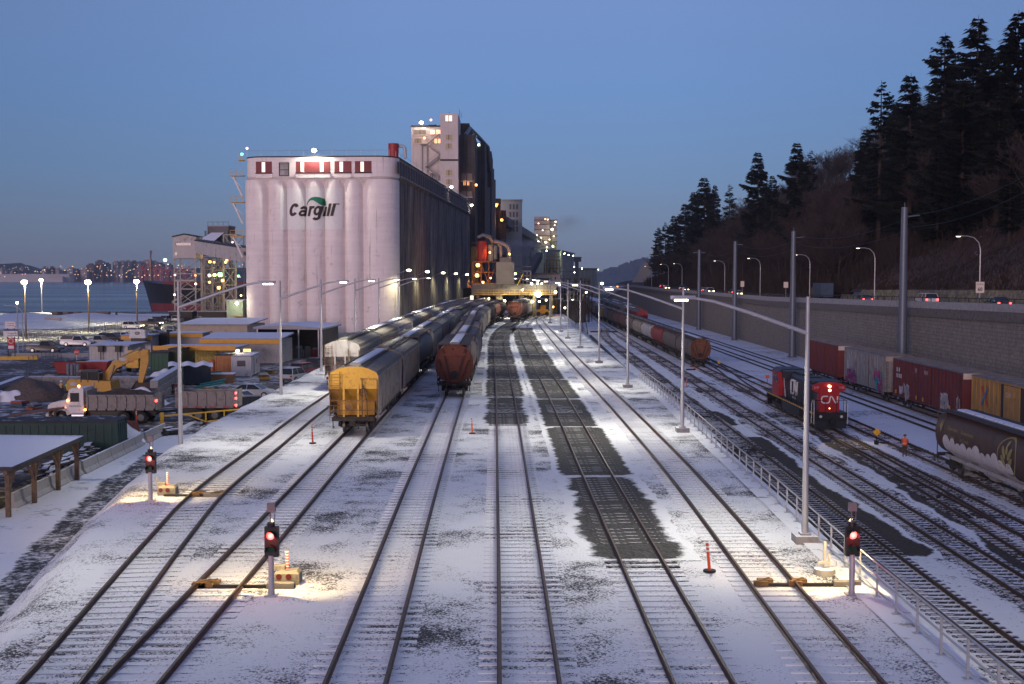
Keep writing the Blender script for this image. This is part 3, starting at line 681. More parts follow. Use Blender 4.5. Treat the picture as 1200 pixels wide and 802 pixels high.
# speed sign and two pale road signs
for px, py, w, h_, txt, lab in ((1148.5, 337, 1.1, 1.45, '60', 'white 60 speed sign on the nearest street lamp'), (870, 333, .95, 1.5, '', 'pale blank road sign left of the second steel power pole'), (921, 334, 1.0, 1.3, '', 'pale blank road sign just left of a steel power pole')):
    D = 61.0 * 1400 / (px - 600); p = AT(px, py, D); t = thing('road_sign', lab, 'road sign', (p.x, D, p.z))
    MB().bb((-w / 2, -.02, -h_ / 2), (w / 2, .02, h_ / 2)).build('panel', M_('pale_sign', (.75, .66, .58), .6, var=.05), t)
    if txt:
        text_mesh('60', .62, 'lettering', BLACK, t, (0, -.03, -.45), bold=.01); text_mesh('MAXIMUM', .19, 'lettering', BLACK, t, (0, -.03, .35))
    MB().bb((-.04, .03, zroad(D) - p.z), (.04, .08, h_ / 2)).build('post', STEEL, t)
# far concrete ramp walls at the road bend
for pts, lab in (([(742, 331), (753, 311), (758, 307), (763, 309), (761, 331)], 'pale stepped concrete ramp wall at the far bend of the road'), ([(769, 333), (770, 319), (779, 311), (782, 315), (783, 333)], 'pale concrete wing wall at the bend beside the street lamps')):
    P = [AT(a, b, 600) for a, b in pts]
    tag(MB().prism([(p.x, p.z) for p in P], 600, 606).build('ramp_wall', CONC), lab, 'wall')
# ================================================================== ROLLING STOCK
BOGIE = M_('bogie_iron', (.035, .028, .024), .85, .1, .4, 3)
WHEELM = M_('wheel_steel', (.14, .13, .125), .45, .7, .2)
ROOFG = M_('grey_car_roof', (.18, .165, .14), .8, 0, .25, 1.5, dirt=.4)
HATCH = M_('snowy_hatch', (.25, .24, .23), .8, 0, .2, 2, snow=.85)
HATCH2 = M_('dusty_hatch', (.16, .15, .13), .8, 0, .25, 2, snow=.3)
def bogie_frame(nax=2, wb=1.75, y=1.0):
    m = MB()
    for sd in (-1, 1):
        x0 = wb / 2 * (nax - 1)
        m.prism([(-x0 - .35, .42), (-x0 - .3, .68), (-.45, .72), (-.3, .9), (.3, .9), (.45, .72), (x0 + .3, .68), (x0 + .35, .42), (x0 - .3, .42), (.3, .25), (-.3, .25), (-x0 + .3, .42)], sd * y - .09, sd * y + .09)
    m.bb((-.25, -1.1, .45), (.25, 1.1, .85))
    return m
def wheelset(m, x, r=.46):
    for sd in (-1, 1):
        m.cyl((x, sd * .68, r), (x, sd * .81, r), r, 18); m.cyl((x, sd * .66, r), (x, sd * .69, r), r + .04, 18)
    m.cyl((x, -.95, r), (x, .95, r), .09, 8)
def bogies(t, xs, hi, nax=2, wb=1.75, y=1.0):
    for x in xs:
        m = bogie_frame(nax, wb, y)
        if hi:
            o = m.build('bogie', BOGIE, t, (x, 0, 0))
            for k in range(nax):
                w = MB(); wheelset(w, 0); w.build('wheelset', WHEELM, o, ((k - (nax - 1) / 2) * wb, 0, 0), smooth=40)
        else:
            for k in range(nax): wheelset(m, (k - (nax - 1) / 2) * wb)
            m.build('bogie', BOGIE, t, (x, 0, 0))
def ladder(m, x, y0, y1, z0, z1, n=6, r=.025, ax='y'):
    for yy in (y0, y1): m.bar((x, yy, z0), (x, yy, z1), r * 1.6)
    for k in range(n):
        z = z0 + (z1 - z0) * (k + .5) / n; m.bar((x, y0, z), (x, y1, z), r)
def end_gear(t, L, hi, mat):
    for sx in ((-1, 1) if hi else (-1,)):
        m = MB().bb((sx * (L / 2 + .1), -1.35, .88), (sx * (L / 2 + .32), 1.35, 1.12)).bb((sx * (L / 2 - 1.5), -1.3, 1.08), (sx * (L / 2 + .3), 1.3, 1.13))
        m.bb((sx * (L / 2 + .3), -.13, .72), (sx * (L / 2 + .85), .13, .98)).bb((sx * (L / 2 + .75), -.2, .68), (sx * (L / 2 + .95), .16, 1.0))
        m.tube([(sx * (L / 2 + .35), -.35, .8), (sx * (L / 2 + .6), -.38, .45), (sx * (L / 2 + .85), -.36, .5)], .035, 5)
        for sy in (-1, 1): m.bar((sx * (L / 2 + .25), sy * 1.28, .9), (sx * (L / 2 + .25), sy * 1.28, .42), .05).bar((sx * (L / 2 + .25), sy * 1.28, .45), (sx * (L / 2 - .25), sy * 1.28, .45), .06)
        m.build('end_platform', mat, t)
SLAB = [(1.42, 1.15), (1.53, 1.5), (1.58, 2.3), (1.58, 3.1), (1.55, 3.72), (1.45, 3.93), (.95, 4.18), (.42, 4.30)]
def full(p): return p + [(-y, z) for y, z in reversed(p)]
def hopper_slab(hi):
    t = thing('hopper_car', 'slab sided grain hopper car', 'hopper car', (0, 0, 0)); L = 16.6; h2 = L / 2; m = MB()
    sec = full(SLAB); up = full([(1.57, 2.95), (1.58, 3.1)] + SLAB[4:])
    m.loft([[(x, y, z) for y, z in sec] for x in (-6.6, 6.6)])
    for sx in (-1, 1):
        m.loft([[(x, y, z) for y, z in up] for x in (sx * 6.55, sx * h2)])
        m.add([(sx * h2, -1.55, 2.95), (sx * h2, 1.55, 2.95), (sx * 6.55, 1.5, 1.45), (sx * 6.55, -1.5, 1.45)], [(0, 1, 2, 3)], 1)
        m.bb((sx * (h2 + .0), -1.57, 2.9), (sx * (h2 + .03), 1.57, 3.75), 1)
        m.add([(sx * (h2 + .02), y, z) for y, z in full([(1.56, 3.72), (1.45, 3.93), (.95, 4.18), (.42, 4.30)])], [tuple(range(8))], 1)
        for sy in (-1, 1): m.add([(sx * 6.5, sy * 1.56, 1.2), (sx * (h2 - .02), sy * 1.52, 1.2), (sx * (h2 - .02), sy * 1.56, 2.98), (sx * 6.5, sy * 1.58, 2.98)], [(0, 1, 2, 3)])
        if hi:
            m.bb((sx * (h2 - 1.1), -1.2, 1.13), (sx * (h2 - 1.0), 1.2, 2.2), 1)
            for yy in (-.62, -.28, .62): m.bb((sx * (h2 - .05), yy - .06, 1.1), (sx * (h2 + .06), yy + .06, 3.2), 1)
    if hi:
        for i in range(19):
            x = -7.7 + i * .855
            for sy in (-1, 1): m.bar((x, sy * 1.585, 1.3 if abs(x) < 6.5 else 3.0), (x, sy * 1.595, 3.7), .07, .04)
    body = m.build('body', [ROOFG, ROOFG], t, smooth=30)
    m = MB()
    for sy in (-1, 1): m.add([(-h2, sy * 1.56, 3.74), (h2, sy * 1.56, 3.74), (h2, sy * 1.46, 3.945), (-h2, sy * 1.46, 3.945), (h2, sy * .95, 4.195), (-h2, sy * .95, 4.195), (h2, sy * .3, 4.325), (-h2, sy * .3, 4.325)], [(0, 1, 2, 3), (3, 2, 4, 5), (5, 4, 6, 7)])
    if hi:
        for i in range(24):
            x = -8 + i * .7
            for sy in (-1, 1): m.bar((x, sy * 1.46, 3.96), (x, sy * .4, 4.33), .05, .05)
    m.build('roof', ROOFG, t, fix=False)
    q = MB()
    for i in range(10 if hi else 1):
        a = -7.4 + i * 1.48; b = a + (1.42 if hi else 14.8)
        q.prism([(-.36, 4.28), (.36, 4.28), (.36, 4.42), (.25, 4.50), (-.25, 4.50), (-.36, 4.42)], a, b, 0, 'x')
    q.build('hatch_row', HATCH, t)
    q = MB().bb((-h2, -.62, 4.36), (h2, -.5, 4.40)).bb((-h2, .5, 4.36), (h2, .62, 4.40)); q.build('walkway', BOGIE, t)
    q = MB()
    for x in (-4.4, 0, 4.4): q.loft([[(x + a * w, b * d_, z) for a, b in ((-1, -1), (1, -1), (1, 1), (-1, 1))] for z, w, d_ in ((1.2, 2.1, 1.4), (.42, .5, .6))])
    q.bb((-6.6, -1.5, 1.05), (6.6, -1.38, 1.3)).bb((-6.6, 1.38, 1.05), (6.6, 1.5, 1.3)); q.build('discharge_hopper', BOGIE, t)
    if hi:
        q = MB()
        for sx in (-1, 1):
            x = sx * (h2 + .12); ladder(q, x, -1.5 * sx * -1 if False else (1.5 if sx < 0 else -1.5), (.85 if sx < 0 else -.85), .9, 4.0, 8)
            s1 = -1 if sx < 0 else 1
            q.bar((x, s1 * 1.5, .9), (x, s1 * 1.5, 3.5), .06).bar((x, -1.5, 2.15), (x, 1.5, 2.15), .05).bar((x, -1.5, 1.55), (x, 1.5, 1.55), .04).bar((x, s1 * .55, .9), (x, s1 * .55, 3.6), .06)
            q.cyl((x, .3, 1.75), (x + sx * .05, .3, 1.75), .22, 12)
        q.build('ladder', M_('yellow_rust', (.17, .08, .03), .7, 0, .4, 3, dirt=.4), t)
    end_gear(t, L, hi, BOGIE); bogies(t, (-6.3, 6.3), hi)
    return t
DRUST = M_('dark_rust_brace', (.085, .03, .022), .75, 0, .3, 3)
def cylsec(n=22, rx=1.6, zc=2.7, rz=1.58):
    out = []
    for k in range(n):
        a = 2 * math.pi * (k + .5) / n; c, s_ = math.cos(a), math.sin(a)
        out.append((rx * math.copysign(abs(c) ** .85, c), zc + rz * math.copysign(abs(s_) ** .85, s_)))
    return out
def hopper_cyl(hi):
    t = thing('hopper_car', 'round sided grain hopper car', 'hopper car', (0, 0, 0)); L = 16.6; h2 = L / 2
    sec = cylsec(26 if hi else 18); m = MB(); xs = [-h2] + ([-h2 + .1] if hi else []) + [h2]
    m.loft([[(-h2, y, z) for y, z in sec], [(h2, y, z) for y, z in sec]], caps=False)
    ins = [(y * .95, 2.7 + (z - 2.7) * .95) for y, z in sec]
    for sx in (-1, 1):
        m.loft([[(sx * h2, y, z) for y, z in sec], [(sx * (h2 + .01), y, z) for y, z in ins], [(sx * (h2 - .14), y, z) for y, z in ins]], 1, caps=False)
        e = [(sx * (h2 - .14), y, z) for y, z in ins]; m.add(e, [tuple(range(len(e)))], 1)
        if hi:
            for s_ in (-1, 1):
                m.bar((sx * (h2 - .05), s_ * .95, 3.95), (sx * (h2 + .0), s_ * .28, 1.35), .13, .16, 3).bar((sx * (h2 - .05), s_ * 1.25, 3.0), (sx * (h2 + .0), s_ * .62, 1.35), .1, .14, 3)
            m.bar((sx * (h2 - .05), -1.0, 3.45), (sx * (h2 - .05), 1.0, 3.45), .16, .2, 1)
            m.cyl((sx * (h2 - .16), 0, 1.75), (sx * (h2 - .1), 0, 1.75), .36, 16, 2)
            m.cyl((sx * (h2 - .16), .1, 3.9), (sx * (h2 - .11), .1, 3.9), .09, 10, 2)
    if hi:
        for i in range(1, 11):
            x = -h2 + i * L / 11; m.loft([[(x + d, y * 1.006, 2.7 + (z - 2.7) * 1.006) for y, z in sec] for d in (-.035, .035)], 0, caps=False)
    m.build('body', [ROOFG, ROOFG, BLACK, DRUST], t, smooth=35)
    q = MB().bb((-h2, -1.32, 4.26), (h2, -.45, 4.31)).bb((-h2, .45, 4.26), (h2, 1.32, 4.31)); q.build('roof_walkway', M_('brown_roof_walk', (.05, .035, .032), .85, 0, .3), t)
    q = MB()
    for i in range(9 if hi else 1):
        a = -7.3 + i * 1.64; b = a + (1.55 if hi else 14.6)
        q.prism([(-.4, 4.24), (.4, 4.24), (.4, 4.36), (.28, 4.44), (-.28, 4.44), (-.4, 4.36)], a, b, 0, 'x')
    q.build('hatch_row', HATCH, t)
    q = MB()
    for x in (-4.6, 0, 4.6): q.loft([[(x + a * w, b * d_, z) for a, b in ((-1, -1), (1, -1), (1, 1), (-1, 1))] for z, w, d_ in ((1.35, 1.9, 1.0), (.45, .5, .6))])
    q.bb((-6.6, -1.45, 1.08), (6.6, -1.32, 1.32)).bb((-6.6, 1.32, 1.08), (6.6, 1.45, 1.32)); q.build('side_sill', BOGIE, t)
    if hi:
        q = MB()
        for sx in (-1, 1):
            x = sx * (h2 + .15)
            for sy in (-1, 1): q.bar((x, sy * 1.38, .9), (x, sy * 1.38, 4.3), .06)
            q.bar((x, -1.38, 4.28), (x, 1.38, 4.28), .06); ladder(q, x, -sx * 1.38, -sx * .95, .9, 2.2, 4)
            for sy in (-1, 1): q.bar((x, sy * 1.38, 4.28), (sx * (h2 - 1.4), sy * 1.38, 4.28), .05).bar((sx * (h2 - 1.4), sy * 1.38, 4.28), (sx * (h2 - 1.4), sy * 1.3, 3.3), .05)
        q.build('end_frame', RUST, t)
    end_gear(t, L, hi, BOGIE); bogies(t, (-6.3, 6.3), hi)
    return t
def P_(name, c, d=.35, st=.3, v=.15): return M_('car_paint_' + name, c, .65, 0, v, 1.0, dirt=d, dcol=(.045, .035, .03), streak=st)
PAL = dict(beige=P_('beige', (.40, .345, .28)), lgrey=P_('light_grey', (.36, .345, .34)), slate=P_('slate', (.135, .13, .135)), grey=P_('grey', (.27, .26, .25)), dgrey=P_('dark_grey', (.16, .15, .145)), blue=P_('blue_grey', (.17, .175, .19)),
           green=P_('dull_green', (.075, .105, .07)), brown=P_('brown', (.13, .075, .055)), rust=P_('rust_red', (.19, .062, .04)), red=P_('red', (.36, .035, .035)), tan=P_('tan', (.36, .31, .25)), white=P_('white', (.55, .52, .50)), taupe=P_('taupe', (.17, .135, .12)),
           teal=P_('teal', (.07, .14, .15)), yellow=P_('yellow', (.44, .30, .07)), plum=P_('plum', (.13, .06, .06)), cream=P_('cream', (.42, .38, .28)), orange=P_('orange_brown', (.30, .12, .05)), black=P_('black', (.03, .026, .026)))
YEND = M_('yellow_end_paint', (.66, .36, .05), .55, 0, .15, 1.5, dirt=.3, dcol=(.2, .1, .03)); REND = M_('rusty_red_end', (.21, .066, .038), .7, 0, .3, 1.5, dirt=.35, dcol=(.10, .03, .02))
CNAME = dict(beige='beige', lgrey='light grey', slate='slate', grey='grey', dgrey='dark grey', blue='blue grey', green='dull green', brown='brown', rust='rust red', red='bright red', tan='tan', white='white', taupe='taupe', teal='teal', yellow='yellow', plum='plum', cream='cream', orange='orange brown', black='black')
ORD = ['first', 'second', 'third', 'fourth', 'fifth', 'sixth', 'seventh', 'eighth', 'ninth', 'tenth', 'eleventh', 'twelfth', 'thirteenth', 'fourteenth', 'fifteenth', 'sixteenth', 'seventeenth', 'eighteenth', 'nineteenth', 'twentieth', 'twenty first', 'twenty second']
PROTO = {}
def car(kind, hi):
    k = (kind, hi)
    if k not in PROTO: PROTO[k] = (hopper_slab if kind == 's' else hopper_cyl)(hi); return PROTO[k]
    return dup(PROTO[k], (0, 0, 0))
def put(o, path, s, z, wb=6.3):
    a, _ = path.at(s - wb); b, _ = path.at(s + wb); c = (a + b) / 2; d = b - a
    o.location = (c.x, c.y, z); o.rotation_euler = (0, 0, math.atan2(d.y, d.x))
def train(path, y0, z, cars, phrase, grp, nhi=2, first=None):
    s = path.s_at_y(y0) + 9.0
    for i, (kind, c) in enumerate(cars):
        o = car(kind, i < nhi); put(o, path, s, z); ec = PAL[c]
        if i == 0 and first: ec = first[0]
        for ch in o.children:
            if ch.name.startswith('body'): paint(ch, PAL[c], 0); paint(ch, ec, 1)
            if ch.name.startswith('hatch_row') and (i * 7 + len(cars)) % 3 == 0: paint(ch, HATCH2, 0)
            if ch.name.startswith('roof') and not ch.name.startswith('roof_walk') and i % 4 == 2: paint(ch, PAL['taupe'], 0)
        o['label'] = first[1] if i == 0 and first else '%s hopper car, %s %s' % (CNAME[c], ORD[i], phrase); o['category'] = 'hopper car'; o['group'] = grp
        s += 18.0
    return
train(P2, 73.8, 0, [('s', 'beige'), ('s', 'tan'), ('c', 'slate'), ('s', 'grey'), ('s', 'dgrey'), ('s', 'blue'), ('s', 'grey'), ('c', 'green'), ('c', 'brown'), ('s', 'slate'), ('s', 'grey'), ('s', 'taupe'), ('s', 'dgrey'), ('s', 'grey')], 'in the long train led by the yellow ended car', 'hopper cars of the yellow ended train', 3,
      (YEND, 'beige sided hopper car with bright yellow end and ladders, nearest car of the upper yard'))
train(P3, 97.8, 0, [('c', 'taupe'), ('s', 'lgrey'), ('s', 'dgrey'), ('c', 'plum'), ('s', 'lgrey'), ('s', 'grey'), ('s', 'tan'), ('c', 'brown'), ('c', 'rust'), ('c', 'plum')], 'in the train led by the rusty red round end', 'hopper cars of the red ended train', 3,
      (REND, 'round sided hopper car with rusty red end, V braces and a dark round hole'))
train(P1, 104, 0, [('s', 'lgrey'), ('s', 'cream'), ('s', 'white'), ('s', 'dgrey'), ('s', 'orange'), ('s', 'grey'), ('s', 'beige'), ('s', 'grey'), ('s', 'tan'), ('s', 'dgrey'), ('s', 'grey'), ('s', 'slate')], 'in the leftmost train beside the silo', 'hopper cars of the train beside the silo', 2,
      (PAL['lgrey'], 'light grey hopper car leading the leftmost train, partly hidden by the yellow ended car'))
train(P4, 254, 0, [('c', 'rust'), ('s', 'lgrey'), ('s', 'grey')], 'in the short cut of cars standing under the loading gantry', 'hopper cars under the gantry', 1, (REND, 'rust red hopper car standing alone at the far end of the middle track'))
train(Q3, 183.8, ZR, [('c', 'taupe'), ('c', 'taupe'), ('c', 'red'), ('c', 'white'), ('c', 'tan'), ('c', 'taupe'), ('c', 'plum'), ('c', 'plum'), ('c', 'brown'), ('c', 'taupe'), ('s', 'yellow'), ('s', 'teal'), ('s', 'cream'), ('c', 'tan'), ('c', 'brown'), ('s', 'lgrey'), ('c', 'plum'), ('s', 'tan'), ('c', 'brown'), ('s', 'cream')], 'in the lower yard train led by the brown round end', 'hopper cars of the lower yard train', 2,
      (M_('brown_end_paint', (.20, .075, .035), .7, 0, .3, 1.5, dirt=.4), 'taupe round sided hopper car with a rusty brown end, nearest of the lower yard train'))
yc = [o for o in bpy.data.objects if o.get('label', '').startswith('beige sided hopper car with bright')][0]
text_mesh('DWC 51476', .2, 'lettering', BLACK, yc, (-8.335, -.95, 3.45), (R(90), 0, R(-90)), ext=.002)
m = MB()
for k in range(7): m.bar((-8.4, .85, 1.2 + .32 * k), (-8.4, 1.5, 1.2 + .32 * k), .035)
m.tube([(-8.42, -.9, .9), (-8.46, -.85, 2.2), (-8.42, -.6, 3.1)], .03, 5).tube([(-8.46, -.62 + .24 * math.cos(k * .5236), 2.7 + .24 * math.sin(k * .5236)) for k in range(13)], .025, 5).bar((-8.46, -.84, 2.7), (-8.46, -.4, 2.7), .03); m.build('brake_gear', RUST, yc)
# far mixed cars behind
Pq = Path([(36.6, 200), (36.4, 400), (40, 560), (48, 700)])
train(Pq, 330, ZR, [('s', 'red'), ('s', 'plum'), ('s', 'grey'), ('s', 'brown'), ('s', 'slate'), ('s', 'dgrey'), ('s', 'brown'), ('s', 'grey'), ('s', 'taupe')], 'in the distant train behind the lower yard hoppers', 'distant cars by the far wall', 0)
train(Q5, 370, ZR, [('s', 'rust'), ('s', 'slate'), ('s', 'grey'), ('s', 'plum'), ('s', 'brown'), ('s', 'grey')], 'in the distant train closest to the far wall', 'distant cars by the far wall', 0)
# ---------------------------------------------------------------- near hopper with the wheat emblem
GOLD = M_('faded_gold_paint', (.30, .255, .10), .7, 0, .15); PALEP = M_('pale_graffiti', (.66, .60, .58), .7, 0, .12, 2); DARKB = P_('dark_brown', (.085, .048, .041), .3, .3)
o = car('c', True); s_ = Q4.s_at_y(78.3); put(o, Q4, s_, ZR)
tag(o, 'dark brown hopper car with pale leaf graffiti and gold emblem, at the right edge', 'hopper car')
for ch in o.children:
    if ch.name.startswith('body'): paint(ch, DARKB, 0); paint(ch, DARKB, 1)
    if ch.name.startswith('side_sill'): ch.data = ch.data.copy(); paint(ch, M_('pale_sill', (.40, .36, .34), .7, 0, .15, 2, dirt=.3), 0)
def side_y(z, sg=1):           # outer face of the round body at height z
    k = max(-1, min(1, (z - 2.7) / 1.58)); s2 = math.copysign(abs(k) ** (1 / .85), k); return sg * 1.6 * max(0, 1 - s2 * s2) ** (.85 / 2)
def wrap_poly(pts, name, mat, parent, off=.022, sg=1):
    me = bpy.data.meshes.new(name); bm = bmesh.new(); bm.faces.new([bm.verts.new((x, 0, z)) for x, z in pts]); bmesh.ops.triangulate(bm, faces=bm.faces)
    z = min(p[1] for p in pts)
    while z < max(p[1] for p in pts):
        bmesh.ops.bisect_plane(bm, geom=bm.verts[:] + bm.edges[:] + bm.faces[:], plane_co=(0, 0, z), plane_no=(0, 0, 1)); z += .1
    for v in bm.verts: v.co.y = side_y(v.co.z, sg) + off * sg
    bm.to_mesh(me); bm.free(); me.materials.append(mat); q = bpy.data.objects.new(name, me); COL.objects.link(q); q.parent = parent; return q
def wrap_text(txt, size, x, z, parent, mat, sg=1, bold=0.0):
    q = text_mesh(txt, size, 'lettering', mat, None, ext=0, bold=bold, align='LEFT'); bm = bmesh.new(); bm.from_mesh(q.data)
    zz = -size
    while zz < size: bmesh.ops.bisect_plane(bm, geom=bm.verts[:] + bm.edges[:] + bm.faces[:], plane_co=(0, zz, 0), plane_no=(0, 1, 0)); zz += .12
    for v in bm.verts: v.co = Vector((x - sg * v.co.x if sg > 0 else x + v.co.x, side_y(z + v.co.y, sg) + .03 * sg, z + v.co.y))
    bm.to_mesh(q.data); bm.free(); q.location = (0, 0, 0); q.rotation_euler = (0, 0, 0); q.parent = parent
#  car heading +y (x local = +y world): its left side is local +y = world -x, facing the camera; text runs towards -x local
wrap_text('Government', .36, 5.9, 3.15, o, GOLD); wrap_text('of Canada', .36, 5.9, 2.62, o, GOLD); wrap_text('Gouvernement', .36, 3.4, 3.15, o, GOLD); wrap_text('du Canada', .36, 3.4, 2.62, o, GOLD)
wrap_poly([(7.5, 3.3), (7.3, 3.75), (7.15, 3.3), (7.0, 3.7), (6.95, 3.1), (7.2, 2.8)], 'emblem', GOLD, o)
ring = [(-4.4 + 1.45 * math.cos(a), 2.75 + 1.25 * math.sin(a)) for a in [k * .2618 for k in range(24)]]
inn = [(-4.4 + 1.33 * math.cos(a), 2.75 + 1.14 * math.sin(a)) for a in [k * .2618 for k in range(24)]]
em = MB()
for k in range(24):
    q4 = [ring[k], ring[(k + 1) % 24], inn[(k + 1) % 24], inn[k]]; em.add([(x, side_y(z) + .025, z) for x, z in q4], [(0, 1, 2, 3)])
for a, b in (((-4.4, 1.6), (-4.4, 3.0)),):
    em.add([(x, side_y(z) + .027, z) for x, z in ((a[0] - .05, a[1]), (a[0] + .05, a[1]), (b[0] + .05, b[1]), (b[0] - .05, b[1]))], [(0, 1, 2, 3)])
for cx, cz, an in ((-4.4, 3.3, 0), (-3.95, 2.95, -.6), (-4.85, 2.95, .6), (-3.9, 2.4, -.8), (-4.9, 2.4, .8)):
    lf = [(math.sin(t_) * .2 * (1 if t_ < math.pi else 1), math.cos(t_) * .48) for t_ in [k * .524 for k in range(12)]]
    em.add([(cx + x * math.cos(an) - z * math.sin(an), side_y(cz + x * math.sin(an) + z * math.cos(an)) + .026, cz + x * math.sin(an) + z * math.cos(an)) for x, z in lf], [tuple(range(12))])
em.build('emblem', GOLD, o, fix=False)
gx = 6.8; rr = random.Random(2)
for k in range(11):
    w = rr.uniform(.95, 1.35); hgt = rr.uniform(.95, 1.45); tilt = rr.uniform(.0, .3)
    wrap_poly([(gx + .15, 1.32)] + [(gx - w * .5 + w * .58 * math.cos(a_) - tilt * math.sin(a_), 1.32 + hgt * (.45 + .55 * math.sin(a_))) for a_ in [k_ * .3927 for k_ in range(9)]] + [(gx - w * .95, 1.32)], 'graffiti', PALEP, o, .02 + .003 * (k % 2)); gx -= w * .93
# ---------------------------------------------------------------- boxcars
def boxcar(L, label, side, end, cap, door='mid', split=None, graf=()):
    t = thing('boxcar', label, 'boxcar', (0, 0, 0), 0, 'boxcars along the retaining wall'); h2 = L / 2; m = MB(); z0, z1 = 1.05, 5.05; y = 1.5
    m.bb((-h2, -y, z0), (h2, y, z1), 0)
    if split is not None: m.bb((-h2 - .004, -y - .004, z0), (split, y + .004, z1 - .01), 1)
    nn = int(L / .95)
    for i in range(nn + 1):
        x = -h2 + .06 + (L - .12) * i / nn
        for sy in (-1, 1): m.bar((x, sy * (y + .035), z0 + .05), (x, sy * (y + .035), z1 - .12), .1, .07, 1 if split is not None and x < split else 0)
    for sy in (-1, 1): m.bb((-h2, sy * y, z1 - .16), (h2, sy * (y + .06), z1)).bb((-h2, sy * y, z0), (h2, sy * (y + .06), z0 + .18))
    m.build('body', [side, split and PAL['black'] or side], t)
    for sx in (-1, 1):
        e = MB()
        for k in range(9): e.bar((sx * (h2 + .03), -y + .1, z0 + .25 + k * .36), (sx * (h2 + .03), y - .1, z0 + .25 + k * .36), .06, .2)
        e.bb((sx * h2, -y, z1 - .55), (sx * (h2 + .05), y, z1 + .05), 1)
        e.build('end_wall', [end, cap], t)
    r_ = MB().prism([(-y - .08, z1), (y + .08, z1), (y + .05, z1 + .08), (0, z1 + .2), (-y - .05, z1 + .08)], -h2 - .08, h2 + .08, 0, 'x')
    for i in range(int(L / 1.25)):
        x = -h2 + .6 + i * 1.25; r_.bar((x, -y, z1 + .12), (x, 0, z1 + .24), .1, .08).bar((x, y, z1 + .12), (x, 0, z1 + .24), .1, .08)
    r_.build('roof', M_('grey_roof_sheet', (.16, .155, .16), .6, .3, .2, 1, snow=.12), t)
    for sy in (-1, 1):
        d = MB().bb((-1.6, sy * (y + .03), z0 + .12), (1.6, sy * (y + .11), z1 - .2)); 
        for k in range(5): d.bar((-1.6, sy * (y + .12), z0 + .4 + k * .75), (1.6, sy * (y + .12), z0 + .4 + k * .75), .05, .06)
        for xx in (-.55, .55): d.bar((xx, sy * (y + .13), z0 + .2), (xx, sy * (y + .13), z1 - .3), .05, .05)
        d.build('door', side, t)
    q = MB(); ladder(q, 0, -.25, .25, .7, 4.6, 9); q.xf(Matrix.Translation((-h2 + .5, y + .12, 0)) @ Matrix.Rotation(R(90), 4, 'Z')); q.build('ladder', side, t)
    q = MB().bb((-h2 + 1.5, -1.1, .75), (h2 - 1.5, 1.1, 1.05)); q.build('underframe', BOGIE, t)
    bogies(t, (-h2 + 2.4, h2 - 2.4), True)
    for gi, (x0, x1, h0, h1, mt, seed) in enumerate(graf):
        r2 = random.Random(seed); g = MB()
        for k in range(26):
            cx, cz = r2.uniform(x0, x1), r2.uniform(h0, h1); a, b = r2.uniform(.1, .42), r2.uniform(.15, .5); p = r2.uniform(-.4, .4)
            g.add([(cx - a, y + .085 + gi * .006, cz - b), (cx + a * .5, y + .085 + gi * .006, cz - b + p * .3), (cx + a + p * .2, y + .085 + gi * .006, cz + b), (cx - a * .6, y + .085 + gi * .006, cz + b * .8)], [(0, 1, 2, 3)])
        g.build('graffiti', mt, t, fix=False)
    return t
BOXR = P_('boxcar_red', (.15, .03, .028), .12, .2); BOXR2 = P_('boxcar_maroon', (.13, .027, .027), .15, .25); BOXG = P_('boxcar_grey', (.24, .23, .22), .2, .35); BOXY = P_('boxcar_yellow', (.36, .20, .06), .1, .15)
CREAM = M_('cream_end', (.55, .47, .40), .7, 0, .1); GW = M_('white_spray', (.50, .46, .46), .7, 0, .1); GT = M_('teal_spray', (.03, .42, .50), .7, 0, .2); GP = M_('pink_spray', (.38, .06, .16), .7, 0, .2); GV = M_('purple_spray', (.10, .05, .20), .7, 0, .3)
Yb = [(130.5 - 20.6, 19.0), (131.5, 16.4), (150.5, 16.4)]
bx = []
bx.append((boxcar(16.6, 'dark red boxcar behind the locomotive, farthest of the boxcar row', BOXR, BOXR, CREAM), 160.2))
bx.append((boxcar(16.4, 'grey ribbed boxcar with teal graffiti between the two red boxcars', BOXG, BOXG, M_('beige_end', (.36, .29, .24), .7), graf=((-6.6, -4.4, 1.4, 2.9, GT, 3), (-7.2, -4.2, 1.2, 3.1, GP, 4), (3.2, 6.8, 1.4, 2.4, GV, 5), (3.0, 7.5, 1.2, 2.2, GP, 8), (4.6, 6.6, 2.9, 4.3, GW, 9))), 141.3))
bx.append((boxcar(20.2, 'maroon boxcar with white scrawled graffiti and a cream top end', BOXR2, BOXR2, CREAM, graf=((-6.5, -4.6, 1.2, 2.6, GW, 13), (4.5, 7.6, 1.3, 2.5, GW, 14), (-9.4, -8.9, 1.3, 2.4, GW, 15))), 119.8))
bx.append((boxcar(17.6, 'yellow boxcar with a black nearer half, at the right edge', BOXY, PAL['black'], PAL['black'], split=2.4), 98.4))
for o, yc in bx: put(o, Q6, Q6.s_at_y(yc), ZR)
o = bx[2][0]
for px_ in (8.6, 7.9):
    for zz in (3.1, 3.75): MB().bb((px_ - .2, 1.585, zz), (px_ + .2, 1.592, zz + .45)).build('marking', GW, o)
MB().bb((7.1, 1.585, 3.1), (7.5, 1.592, 3.55)).build('marking', GW, o)
text_mesh('SP', .62, 'lettering', GW, o, (2.4, 1.66, 4.1), (R(90), 0, R(180)), ext=.002); text_mesh('NW', .62, 'lettering', GW, o, (-.6, 1.66, 4.1), (R(90), 0, R(180)), ext=.002)
for k in (-7.2, 0.2, 2.2, 8.7): MB().bb((k - .16, 1.66, 1.35), (k + .16, 1.668, 1.75)).build('reflector', YEL, o)
o = bx[3][0]; em = MB(); em2 = MB()
